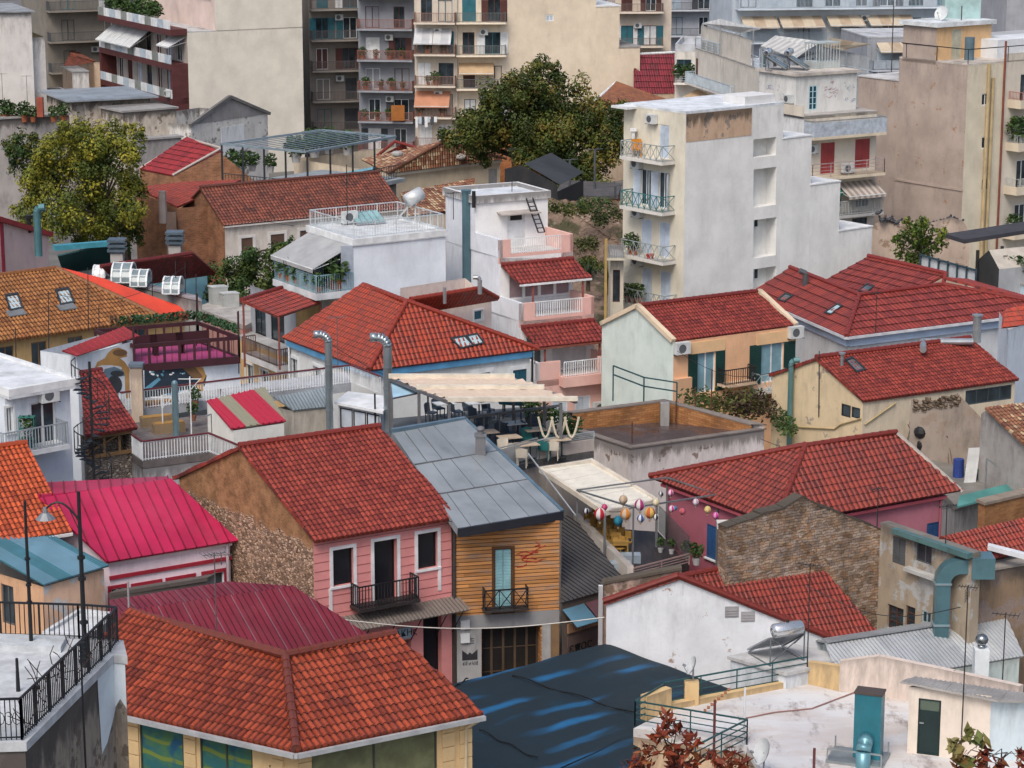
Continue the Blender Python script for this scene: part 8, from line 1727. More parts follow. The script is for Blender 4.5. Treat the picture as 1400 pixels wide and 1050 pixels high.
def far_blocks():
 sl=plaster((.55,.53,.5),.3,.6);red=paint((.10,.03,.03));aw=cloth((.56,.57,.58),(.45,.46,.48),1.5);awb=cloth((.50,.36,.22));awp=cloth((.50,.24,.15));aw2=cloth((.58,.58,.55),(.44,.45,.45),1.6);awc=cloth((.55,.47,.36),(.42,.33,.24),2.2)
 K,Rp,Lp=corner(257,229,R(28),11.6,21);b=Bld('red_balcony_block','apartment block with dark red balcony bands and a huge blank cream wall','apartment block',K);cw=plaster((.64,.60,.52),.08,.2,seed=3.);wl,wr,P=shell(b,K,Rp,Lp,0,13.6,cw,plaster((.5,.46,.42),.3,.4));q=K+(Rp-K)*.24;r=(Rp-K).normalized();l=(Lp-K).normalized()
 b.flat(P,13.7,concrete((.5,.5,.5)),thick=.1);b.wall(q,Rp,13.6,21,cw);b.wall(Rp,Rp+l*20,13.6,21,cw);b.wall(Rp+l*20,q+l*20,13.6,21,cw);b.wall(q+l*20,q,13.6,21,plaster((.62,.5,.45),.2))
 for z,i in((7.0,0),(10.2,1),(13.4,2)):
  wl.balc(.5,z,wl.L,0,1.7,red,None,'bars',.9,.55,px=False);z2=z+.55;k=M();n_=12
  for j in range(n_):
   u=.5+(wl.L-.5)*j/n_;k=M();k.obox(wl.P(u,z2,1.62),wl.d*(wl.L-.5)/n_*.97,wl.n*.06,V((0,0,.8)));b.part(k,'balcony_panel',(PBLUE,WHITE,paint((.25,.27,.25)),WHITE)[(j+i)%4])
  if i<2:
   for j in range(7):wl.win((1.2+j*2.8,2.6+j*2.8,z2+.05,z2+2.2),(WHITE,BROWN,WHITE,GREYD)[j%4],(GLASS,BROWN,PBLUE)[j%3],.15,.08,1)
 for j in range(4):wl.awn(1.2+j*2.6,3.7+j*2.6,13.3,2.3,1.7,paint((.58,.60,.60)),.1)
 wl.awn(wl.L-3.6,wl.L-.3,13.2,1.8,.9,WHITE,.1);k=M();k.obox(wl.P(wl.L-.5,0,0),wl.d*.5,wl.n*1.6,V((0,0,10.2)));b.part(k,'pier',red);k=M();k.obox(wl.P(.2,0,0),wl.d*.5,wl.n*1.6,V((0,0,10.2)));b.part(k,'pier',red)
 ph=plaster((.58,.54,.52),.2);w5=b.wall(Lp+r*3-l*3,K+r*3+l*1.2,13.7,16.6,ph);b.wall(K+r*3+l*1.2,K+r*8+l*1.2,13.7,16.6,ph);b.flat([Lp+r*3-l*3,K+r*3+l*1.2,K+r*8+l*1.2,Lp+r*8-l*3],16.8,red,thick=.2,out=.4,name='penthouse_roof')
 for j in range(4):w5.win((1+j*4,2.6+j*4,13.9,16.),(BROWN,WHITE)[j%2],GLASS,.15,.08,1)
 b.done();rnd=random.Random(2)
 for j in range(7):pot_plant(wl.P(2.5+j*1.9,13.95,.6),rnd.uniform(1.3,2.2),'tall green plant on the roof garden above the dark red bands',group='plants of the roof garden')
 ac_unit(wl.P(wl.L-.7,7.7,1.75),wl,'air conditioner at the end of the lower dark red balcony',.8);ac_unit(wl.P(wl.L-.9,3.6,.1),wl,'air conditioner low beside the dark red pier',.8)
 K,Rp,Lp=corner(-40,214,R(22),5.5,10);b=Bld('stained_tower','streaked white block wall at the top picture edge with rusted top','apartment block',Rp);ww=plaster((.60,.57,.54),.4,.8,top=3.5);wl,wr,P=shell(b,K,Rp,Lp,0,16.5,ww,ww);b.flat(P,16.6,concrete((.3,.32,.34)),thick=.1,out=.3);n_=(Rp-K).normalized();l2=V((-n_.y,n_.x,0));q=Rp+l2*1;b.wall(q,q+n_*1.3,0,14.2,ww);b.wall(q+n_*1.3,q+n_*1.3+l2*6,0,14.2,plaster((.5,.4,.22),.4));e=q+n_*1.35;ym=plaster((.52,.42,.22),.4,.5);w=b.wall(e+l2*.5,e+n_*2.2+l2*.5,0,8.6,ym);b.wall(e+n_*2.2+l2*.5,e+n_*2.2+l2*5,0,8.6,ym);w.win((.3,1.9,5.2,7.8),ym,paint((.14,.11,.07)),.8,.05,0);b.flat([e+l2*.5,e+n_*2.2+l2*.5,e+n_*2.2+l2*5,e+l2*5],8.7,GREYP,.5,.2,ww,thick=.1);e2=e+n_*2.25;b.wall(e2,e2+n_*1.5,0,11.,ww);b.wall(e2+n_*1.5,e2+n_*1.5+l2*5,0,11.,ww);b.flat([e2,e2+n_*1.5,e2+n_*1.5+l2*5,e2+l2*5],11.1,GREYP,thick=.1,out=.05);b.done()
 for x,y0,y1,lab in((4,140,100,'thin aerial in front of the streaked white block'),(38,150,103,'second thin aerial with a dark bracket in front of the streaked block')):p=D(x,y0,211.);tv_aerial(p,D(x,y1,211.).z,lab,0,.3)
 def boxb(name,lab,cat,x0,x1,yt,yb,Y0,Y1,dep,mat,roof=None,out=.15,top=None):
  A,B=D(x0,yt,Y0),D(x1,yt,Y1);z=(A.z+B.z)/2;A.z=B.z=0;bb=Bld(name,lab,cat,A);d=(B-A).normalized();n=V((-d.y,d.x,0))*dep;w=bb.wall(A,B,0,z,mat,top and[(top[0]*(B-A).length,D(x0,top[1],(Y0+Y1)/2).z)]);bb.wall(B,B+n,0,z,mat);bb.wall(B+n,A+n,0,z,mat);bb.wall(A+n,A,0,z,mat)
  if not top:bb.flat([A,B,B+n,A+n],z+.15,roof or GREYP,thick=.15,out=out)
  return bb,w,z
 ow=plaster((.52,.46,.39),.6,1.05,.25,(.3,.25,.22),top=2.5)
 bb,w,z=boxb('old_wall','long stained old wall below the streaked white block','wall',-30,94,161,210,200.,204.,1.,plaster((.46,.43,.41),.6,1.15));bb.done();tops=z+.15
 for j,(x,s)in enumerate(((4,1.6),(14,1.2),(30,1.4),(42,1.),(70,1.),(84,1.3))):pot_plant(V((D(x,160,201.).x,202.,tops-.5)),s,'bushy plant growing on top of the long stained wall',(.3,.1,.05),'plants on the stained wall')
 p=V((D(54,158,201.).x,201.5,tops));k=M();k.box(p.x-.25,p.y-.25,tops,p.x+.25,p.y+.25,tops+1.6);tag(k.build('chimney',paint((.3,.07,.04))),'square terracotta chimney on the long stained wall','chimney')
 bb,w,z=boxb('old_house','old stained house with a thin sheet roof behind the yellow green tree','house',98,205,136,210,208.,211.,8.,ow,sheet((.3,.34,.38),.5,.2,.6),.6);w.win((.4,1.1,z-1.8,z-.4),GREYP,paint((.3,.27,.25)),.15,.05,0);bb.done()
 bb,w,z=boxb('old_house','lower soot blackened annex of the old stained house','house',168,241,151,210,205.,208.,4.,plaster((.52,.46,.39),.7,1.05,.2,(.3,.25,.2)),GREYP);bb.done();bb,w,z=boxb('low_wall','grey patched wall under the soot blackened annex','wall',192,248,190,240,198.,200.,1.,plaster((.36,.34,.34),.6,.6));bb.done()
 bb,w,z=boxb('gabled_ruin','small ruined house with a bare grey gable and pale lower panels','ruin',261,366,163,240,206.,214.,8.,plaster((.55,.54,.52),.5,.9,.2,(.35,.32,.3)),None,0,(.5,138));k=M();L=w.L;g=[(0,z),(L,z),(L*.5,z+1.9)];k.poly([w.P(u,zz,.03)for u,zz in g],[(u,zz-z-2)for u,zz in g]);bb.part(k,'gable',plaster((.30,.29,.29),.6,.3));k=M();k.obox(w.P(L*.38,z-3.2,.0),w.d*L*.3,w.n*.04,V((0,0,2.6)));bb.part(k,'wall_patch',plaster((.62,.64,.66),.2));k=M();[k.bar(w.P(*p,.05),w.P(*q,.05),.3,.25)for p,q in(((-.2,z),(L*.5,z+1.95)),((L*.5,z+1.95),(L+.2,z)))];bb.part(k,'verge',plaster((.2,.2,.2),.6));bb.done()
 E=[G(85,92,9.),G(128,84,9.),G(140,64,10.5),G(100,60,10.5)];b=Bld('red_tile_house','bit of old red tile roof wedged beside the dark red balconies','house',E[0]);b.roof([E],T_OLD,'wave');wallring(b,[FLAT(e,0)for e in E],0,8.9,BEIGE);b.done()
 rows=[('apartment_block','shaded block with pale balconies between tree tops at the top edge',64,250,25,9,10,20,(.24,.22,.19),[1.5,4.6,7.7,10.8,13.9],'r'),('apartment_block','narrow block of stacked white balconies beside the blank cream wall',396,252,20,2.6,8,20,(.5,.5,.5),[2.6,5.,7.6,10.,12.6,15.2],'r'),('apartment_block','dark grey beige block with wide shaded balconies',423,243,14,5.4,8,20,(.27,.245,.22),[2.6,5.6,8.6,11.6,14.6],'r'),('apartment_block','bluish grey block with rusty railed balconies full of plants',490,241,-6,5.6,8,20,(.29,.31,.35),[1.0,3.9,6.9,9.9,12.9,15.9],'r'),('apartment_block','slim cream block with pink and white awnings',567,236,-4,4.1,8,20,(.52,.46,.39),[2.0,4.9,7.9,10.9,13.9],'r'),('apartment_block','cream block with three front balconies beside a blank wall',623,236,2,4.9,10,20,(.64,.56,.45),[1.4,4.4,7.6,10.8,13.9],'r')]
 for i,(nm,lab,x,Y,ang,Lr,Ll,zt,col,lv,fc)in enumerate(rows):
  K,Rp,Lp=corner(x,Y,R(ang),Lr,Ll);b=Bld(nm,lab,'apartment block',K);m_=plaster(col,.35,.5,seed=float(i));wl,wr,P=shell(b,K,Rp,Lp,0,zt,m_,m_);b.flat(P,zt+.1,GREYP,thick=.1)
  rl=[GREYD,paint((.5,.52,.53)),paint((.12,.1,.1)),paint((.26,.12,.10)),paint((.25,.15,.12)),paint((.12,.13,.13))][i]
  A_={4:((1,.0,.85,1.6,1.3,awp),(3,0.,.45,1.6,1.3,aw),(3,.46,.9,1.6,1.3,aw)),5:((2,.05,.75,1.5,.9,awb),)}.get(i,())
  facade(b,wr,lv,.05,wr.L-.1,1.3,plaster(tuple(min(1,c*1.15)for c in col),.3,.6),rl,'bars',2 if wr.L>4 else 1,None,i+3,A_,dw=1.25)
  b.done()
  if i in(3,4):
   for q in(1,2,3):clutter(wr,lv[q]+.17,.4,wr.L-.4,.8,4 if i==3 else 2,q+i*5,['','the lower rusty railed balcony','the middle rusty railed balcony','the upper rusty railed balcony'][q]if i==3 else['','the balcony above the pink awning','the second balcony of the slim cream block','the balcony over the white awnings'][q])
  for q in((1,3)if i>1 else(2,)):ac_unit(wr.P(wr.L*.55,lv[q]+2.0,.02),wr,'air conditioner on the far apartment facades',.8,'air conditioners on the far facades')
  if i==5:
   Q=Rp;r=V((cos(R(14)),sin(R(14)),0));cw2=plaster((.64,.55,.43),.2,.25,seed=5.);b=Bld('blank_wall_block','huge blank cream side wall of an apartment block behind the big tree','apartment block',Q);L1=(838-688)/13.75/cos(R(14));w=b.wall(Q,Q+r*L1*.79,0,19,cw2);w6=b.wall(Q+r*L1*.79,Q+r*L1,0,15.3,cw2);w7=b.wall(Q+r*L1,Q+r*(L1+2.1),0,11.3,cw2);t=V((-2,8,0));b.wall(Q+r*L1*.79,Q+r*L1*.79+t,0,19,cw2);b.wall(Q+r*L1,Q+r*L1+t,0,15.3,cw2);b.wall(Q+r*(L1+2.1),Q+r*(L1+2.1)+t,0,11.3,cw2)
   for a,c,zz in((L1*.79,L1,15.3),(L1,L1+2.1,11.3)):b.flat([Q+r*a,Q+r*c,Q+r*c+t,Q+r*a+t],zz+.15,WHITE if zz>12 else GREYP,thick=.15,out=.06)
   w.win(w.rect(746,20,757,29),WHITE,PBLUE,.1,.1,1);b.done()
 rows=[('apartment_block','cream block with iron balconies above the crimson wall',841,262,4,6.0,8,20,(.60,.52,.43),[6.3,9.3,12.9,15.9],[2],'bars',.05,5.0),('apartment_block','pale block with a planted upper terrace and white tube rails',923,232,-8,6.0,9,11.7,(.60,.57,.52),[4.6,8.6],[3],'h',.0,5.9),('apartment_block','pale blue grey block with long awnings at the top edge',1000,236,8,26,10,17.5,(.42,.47,.52),[5.6,8.8,12.,15.2],[9],'bars',.3,25.),('apartment_block','bluish block beside a small crimson roof with shaded balconies',1006,214,6,8,9,11.2,(.48,.53,.58),[5.2,8.4],[3],'bars',.2,7.8),('apartment_block','grey end wall of a block at the top corner',1372,216,10,8,10,19,(.38,.39,.42),[],[],'bars',0,1),('apartment_block','shadowy terrace block behind the beige tower',1185,226,8,13,9,13.4,(.36,.38,.42),[7.2,10.4],[4],'glass',.2,12.8),('apartment_block','grey far block closing the view at the top edge',900,290,3,46,8,22,(.40,.42,.46),[8,11,14,17],[14],'bars',.5,45.),('apartment_block','grey far block seen behind the dark red bands',40,280,3,40,8,22,(.30,.31,.33),[8,11,14,17],[12],'bars',.5,39)]
 for i,(nm,lab,x,Y,ang,Lr,Ll,zt,col,lv,dn,st,u0,u1)in enumerate(rows):
  K,Rp,Lp=corner(x,Y,R(ang),Lr,Ll);b=Bld(nm,lab,'apartment block',K);m_=plaster(col,.3,.5,seed=float(i+9));wl,wr,P=shell(b,K,Rp,Lp,0,zt,m_,m_);b.flat(P,zt+.1,concrete((.5,.52,.55)),.5 if i in(1,3)else 0,.15,thick=.15);A_={2:((2,.02,.16,1.9,.9,awc),(2,.17,.34,1.9,.9,awc),(2,.36,.5,1.9,.8,awc),(2,.52,.7,1.9,.8,awc),(0,.0,.2,2.6,1.1,cloth((.56,.56,.53),(.4,.42,.42),.6)),(0,.21,.32,2.,.8,awc)),5:((1,.05,.45,1.6,.7,awc),)}.get(i,())
  rl=[paint((.16,.13,.12)),paint((.58,.58,.56)),paint((.36,.42,.47)),paint((.3,.34,.38)),GREYD,paint((.35,.4,.45)),GREYD,GREYD][i]
  if lv:facade(b,wr,lv,u0,u1,1.3,plaster(tuple(min(1,c*1.2)for c in col),.25,.5),rl,st,dn[0],None,i+20,A_,dw=1.3,frames=[PBLUE,TEALD,GREYD,WHITE]if i>1 else None,h=.85)
  b.done()
  if i==1:
   for j in range(6):pot_plant(wr.P(.5+j*.95,8.75,.9),1.5,'bushy green plant in the row along the upper planted terrace',group='plants of the planted terrace')
  for q in range(len(lv)):
   if i in(0,2,3):ac_unit(wr.P(wr.L*(.3+.1*q),lv[q]+2.,.02),wr,'air conditioner on the far apartment facades',.8,'air conditioners on the far facades')
 A,B=D(867,128,238.),D(923,128,240.);A.z=B.z=0;zt=D(900,76,239.).z;n=V((0,1,0));b=Bld('crimson_roof','steep roof slope in dull crimson tiles below iron balconies','roof',A);e1,e2=FLAT(A,D(867,128,238.).z),FLAT(B,D(867,128,240.).z);b.roof([[e1,e2,FLAT(B,zt)+n*2,FLAT(A,zt)+n*2]],tilemat((.26,.03,.05),(.2,.025,.04),.15),'seam2',[(FLAT(A,zt)+n*2,FLAT(B,zt)+n*2)],ridgemat=WHITE);wallring(b,[A,B,B+n*2,A+n*2],0,e1.z-.1,BEIGE);b.done()
 z=7.;E1,E2,rl,T1=G(797,148,z),G(935,131,z),G(845,113,8.2),G(800,135,z);b=Bld('orange_tile_house','low house with a plain dusty orange tile roof behind the big tree','house',E1);E1,E2,T1,T2=G(800,150,z),G(936,134,z),G(842,113,8.4),G(925,128,7.6);b.roof([[E1,E2,T2,T1]],tilemat((.36,.14,.06),(.28,.10,.05),.3),'wave',[(E1,T1)],ridgemat=WHITE);wallring(b,[FLAT(x,0)for x in(E1,E2,T2,T1)],0,6.9,BEIGE);b.done()
 E=[G(975,127,9.),G(1047,108,9.),G(1020,99,9.6),G(958,126,9.6)];E=[G(1000,127,8.6),G(1046,106,8.8),G(1025,99,9.4),G(959,126,9.2)];b=Bld('crimson_roof_house','pale annex with a small dull crimson sheet roof','house',E[0]);b.roof([E],sheet((.26,.03,.045),.6),'seam',thick=.15);wallring(b,offset([FLAT(x,0)for x in E],.15),0,8.4,plaster((.56,.52,.5),.3));b.done()
 for i,(q,col,lab)in enumerate((([(1040,64),(1087,81),(1123,58),(1060,50)],aw2,'big pale striped sunshade over a far roof terrace behind the solar heaters'),([(1125,64),(1157,69),(1192,62),(1136,53)],awc,'beige striped sunshade beside the rooftop cage'),([(960,33),(1012,46),(1030,40),(985,27)],WHITE,'white slatted terrace cover above the planted terrace'))):
  P=[D(x,y,213.-i*3)for x,y in q];zc=sum(p.z for p in P)/4;P=[G(x,y,zc+(.5 if j>1 else-.3))for j,(x,y)in enumerate(q)];o=empty('sunshade',FLAT(P[0],zc-2.5),lab,'awning');k=M();k.obox(P[0],P[1]-P[0],P[3]-P[0],V((0,0,.06)));k.poly(P,[(0,0),((P[1]-P[0]).length,0),((P[1]-P[0]).length,3),(0,3)]);k.v=k.v[:-4]+[p+V((0,0,.09))for p in P];k.build('canopy_fabric',col,o);[M().bar(FLAT(p,zc-2.6),p,.08).build('post',GALV,o)for p in P]
  b=Bld('apartment_block',['pale terrace block carrying the big striped sunshade','bluish terrace block under the beige striped sunshade','cream terrace block under the white slatted cover'][i],'apartment block',FLAT(P[0],0));Q=[FLAT(p,0)for p in P];c=sum(Q,V((0,0,0)))/4;Q=[c+(p-c)*1.25 for p in Q];m_=plaster(((.5,.54,.58),(.45,.48,.5),(.6,.56,.5))[i],.3,.5,seed=30.+i);ws=wallring(b,Q,0,zc-2.6,m_);b.flat(Q,zc-2.5,GREYP,thick=.1);b.part(railing([FLAT(p,zc-2.5)for p in(Q[3],Q[0],Q[1],Q[2])],.9,PBLUE,'h'),'railing',PBLUE)
  c2=[c+(p-c)*.8+V((0,1.2,0))for p in Q];wp=[b.wall(c2[j],c2[(j+1)%4],zc-2.5,zc-.5,m_)for j in range(4)];[w.win((w.L*t,min(w.L*t+1.1,w.L-.1),zc-2.45,zc-.75),(TEALD,PBLUE,BROWN)[int(t*7)%3],GLASS,.1,.06,1)for w in wp if w.n.y<-.15 for t in(.12,.42,.7)]
  for w in b.walls[:2]:[w.win((w.L*t,w.L*t+1.,zc-5.4,zc-3.4),(TEALD,BROWN,GREYD)[int(t*9)%3],GLASS,.12,.06,1)for t in(.1,.4,.7)if w.L*t+1.1<w.L]
  for w in ws:
   if w.n.y<-.15 and w.L>2.5:
    for zz in(zc-5.6,zc-8.6):
     if zz>1:facade(b,w,[zz],.1,w.L-.1,1.0,plaster((.6,.58,.55),.3,.5),PBLUE,'bars',max(1,int(w.L/2.4)),None,int(zz*7)+i,((0,.05,.6,1.3,.6,(aw2,awc,awb)[i]),)if zz<zc-6 else(),dw=1.1)
  b.done()
 z=6.;zt=9.2;P=[G(303,197,zt),G(420,208,zt),G(541,187,zt),G(440,178,zt)];o=empty('steel_pergola',G(350,250,z),'long black steel pergola with louvred top in front of the grey blocks','pergola');I=paint((.02,.025,.03));k=M()
 for i in range(4):k.bar(P[i],P[(i+1)%4],.16)
 n_=11
 for i in range(n_):t=(i+.5)/n_;k.bar(P[0]+(P[1]-P[0])*t+V((0,0,.02)),P[3]+(P[2]-P[3])*t+V((0,0,.02)),.1,.04)
 k.build('slat',paint((.2,.26,.3),.4),o)
 for p,q in((P[0],P[1]),(P[1],P[2])):
  for t in range(4):s=p+(q-p)*t/4;k=M();k.bar(FLAT(s,z-1),s,.14);k.build('post',I,o)
 Q=[FLAT(p,z)for p in P];b=Bld('terrace_building','low building with a railed terrace under the black steel pergola','building',Q[0]);b.flat(Q,z,concrete((.3,.34,.36)),thick=.3,out=.5);wallring(b,Q,0,z-.3,GREYP);b.part(railing([Q[0],Q[1],Q[2]],1.,I,'bars',.3),'railing',I);k=M();k.obox(Q[1]+V((0,1,0)),(Q[2]-Q[1])*.7,V((0,3,0)),V((0,0,.7)));b.part(k,'planter_wall',paint((.2,.45,.55)));b.done()
 rnd=random.Random(12)
 for i,(x,y,s)in enumerate(((330,238,1.6),(345,234,1.3),(318,230,1.2),(405,222,2.),(430,215,2.2),(450,210,2.),(475,212,1.8),(370,236,1.2))):pot_plant(G(x,y,z),s,'green plant among those standing under the black steel pergola',group='plants under the steel pergola')
 K=D(570,165,234.);k=M();rnd=random.Random(1);ws=[]
 for i in range(7):p=D(568+i*4.2,160,234.);w_=rnd.uniform(.2,.32);k=M();k.obox(p,(w_,0,0),(0,.05,.02),(0,0,-rnd.uniform(.5,1.1)));tag(k.build('laundry',(WHITE,PBLUE,GREYD)[i%3]),'garment drying on the line under the pink awning','laundry','laundry on the line')
 p=D(535,165,239.);k=M();k.obox(p,(1.3,0,0),(0,.1,0),(0,0,1.5));tag(k.build('board',paint((.35,.13,.03))),'orange brown board standing on a far balcony','board')
far_blocks()
# trees, rock bank, palms, cable
def tree(label,base,clumps,mats,dens=1.,leaf=.2,seed=0,trunk=.25,name='broadleaf_tree',jit=2.,bark=(.08,.06,.045),elong=.55):
 rnd=random.Random(seed);o=empty(name,base,label,'tree');k=M();cs=[]
 for x,y,r,Y in clumps:
  r=r*1.13
  c=D(x,y,Y+rnd.uniform(-jit,jit));s=FPX/(Y*cos(PITCH)+(33-c.z)*sin(PITCH));cs.append((c,r/s))
 mid=sum((c for c,r in cs),V((0,0,0)))/len(cs);fork=V((base.x,base.y,base.z+(mid.z-base.z)*.5));k.cyl(base,fork,trunk*1.25,trunk*.85,9)
 for c,r in cs:
  q=fork+(c-fork)*.55+V((rnd.uniform(-.4,.4),rnd.uniform(-.4,.4),rnd.uniform(0,.5)));k.cyl(fork,q,trunk*.5,trunk*.25,6);k.cyl(q,c,trunk*.25,trunk*.08,5)
  for t in range(3):k.cyl(c,c+V((rnd.gauss(0,1),rnd.gauss(0,1),rnd.gauss(0,.7))).normalized()*r*.9,trunk*.09,.01,4)
 k.build('trunk',paint(bark,.9),o)
 for mi,mt in enumerate(mats):
  m=M()
  for ci,(c,r)in enumerate(cs):
   n_=int(dens*110*(r/.9)**2/len(mats))+10
   for sub in range(5):
    dd=V((rnd.gauss(0,1),rnd.gauss(0,1),rnd.gauss(0,1))).normalized()*r*rnd.uniform(.35,.85);sc_=c+dd;sr=r*rnd.uniform(.3,.5)
    for i in range(n_//5):
     d=V((rnd.gauss(0,1),rnd.gauss(0,1),rnd.gauss(0,1))).normalized()*sr*rnd.random()**.33;p=sc_+d;l=leaf*rnd.uniform(.6,1.3)
     nn=(d.normalized()+V((rnd.uniform(-.8,.8),rnd.uniform(-.8,.8),rnd.uniform(-.3,1.)))).normalized();a=nn.cross(V((rnd.uniform(-1,1),rnd.uniform(-1,1),rnd.uniform(-1,1)))).normalized()*l;b_=nn.cross(a).normalized()*l*elong
     m.poly([p-a,p-b_,p+a,p+b_])
  m.build('crown',mt,o)
 return o
YG=[leafmat((.20,.20,.022),(.32,.28,.03),(.13,.15,.022)),leafmat((.13,.16,.02),(.22,.21,.025),(.09,.12,.018)),leafmat((.06,.09,.018),(.11,.13,.025),(.05,.07,.014))]
DG=[leafmat((.07,.10,.02),(.15,.14,.025),(.20,.12,.03)),leafmat((.045,.075,.016),(.085,.105,.02),(.11,.09,.02)),leafmat((.028,.05,.012),(.055,.075,.016),(.035,.05,.012))]
YA=163.
tree('big yellow green tree in front of the old stained houses',G(140,372,1.),[(x,y,r,YA)for x,y,r in((70,212,32),(108,192,30),(150,188,26),(176,212,24),(55,250,36),(100,240,42),(148,245,40),(182,250,22),(45,298,28),(85,295,38),(130,295,40),(168,285,28),(188,182,13),(92,178,16),(40,275,20),(120,325,24),(128,215,30),(168,178,12))],YG,5.5,.115,1)
tree('dark green lower bough beside the brick house end',G(175,372,1.),[(x,y,r,166.)for x,y,r in((172,300,24),(180,325,20),(160,335,20),(186,285,14),(150,318,20))],DG[:2]+[GREEN],3.6,.13,2)
tree('small dark green tree by the long stained wall',G(28,262,2.),[(x,y,r,186.)for x,y,r in((28,195,17),(12,205,14),(42,208,14),(25,218,18),(45,190,10))],[GREEN,DG[1]],3.6,.14,3)
tree('large dark tree with orange tinged leaves before the blank cream wall',G(735,290,2.),[(x,y,r,190.)for x,y,r in((740,108,27),(703,125,30),(672,145,30),(640,175,32),(614,188,18),(722,155,42),(768,135,36),(800,160,34),(690,185,36),(740,195,42),(790,205,42),(835,162,24),(852,146,12),(842,195,26),(815,230,32),(770,235,34),(660,198,26),(852,180,16),(755,98,14),(780,250,25),(720,215,30),(655,160,20),(760,170,40))],DG,5.,.135,4,.4)
tree('bright green tree beside the pigeon wall',G(1255,395,2.),[(x,y,r,150.)for x,y,r in((1245,318,18),(1266,316,17),(1234,342,17),(1260,342,20),(1284,332,13),(1240,304,9),(1288,318,8),(1228,328,9),(1262,303,8),(1248,358,15))],[leafmat((.10,.15,.02),(.20,.22,.03),(.05,.09,.015)),leafmat((.05,.09,.015),(.10,.13,.02),(.03,.05,.01))],4.,.11,5)
tree('broad green bush tree beside the planted balcony',G(330,432,1.),[(x,y,r,141.)for x,y,r in((300,385,22),(325,370,24),(350,352,22),(375,342,20),(392,335,12),(345,385,26),(372,370,20),(315,400,22),(290,400,14),(365,395,18))],[GREEN,leafmat((.04,.07,.015),(.09,.12,.025),(.02,.035,.01))],5.5,.11,6)
RED=[leafmat((.16,.028,.014),(.24,.05,.02),(.09,.018,.012)),leafmat((.09,.018,.012),(.16,.03,.015),(.26,.10,.03))]
tree('red leaved tree rising in front of the dark green railing',G(930,1130,2.),[(x,y,r,70.)for x,y,r in((912,985,13),(900,1005,14),(925,1000,14),(945,1012,14),(885,1030,16),(915,1030,20),(945,1040,18),(880,1050,18),(975,1035,12),(1005,1035,14),(1018,1045,12),(860,1046,10),(990,1052,14),(930,1052,18))],RED,.9,.2,7,.1,'red_tree',.4,(.06,.03,.02),.32)
tree('young tree with yellow green upper leaves and dark red drooping leaves',G(1345,1130,2.),[(x,y,r,66.)for x,y,r in((1322,1005,9),(1340,1012,9),(1305,1018,10),(1315,1035,14))],[leafmat((.14,.17,.05),(.28,.24,.10),(.30,.16,.05))],.75,.26,8,.05,'young_tree',.4,(.06,.03,.02),.5)
tree('dark red leaved branch hanging at the lower picture corner',G(1365,1130,2.),[(x,y,r,66.4)for x,y,r in((1350,1032,10),(1340,1045,14),(1365,1045,12),(1396,1030,7),(1400,1046,10),(1310,1048,10))],RED,.8,.2,9,.05,'red_tree',.3,(.06,.03,.02),.3)
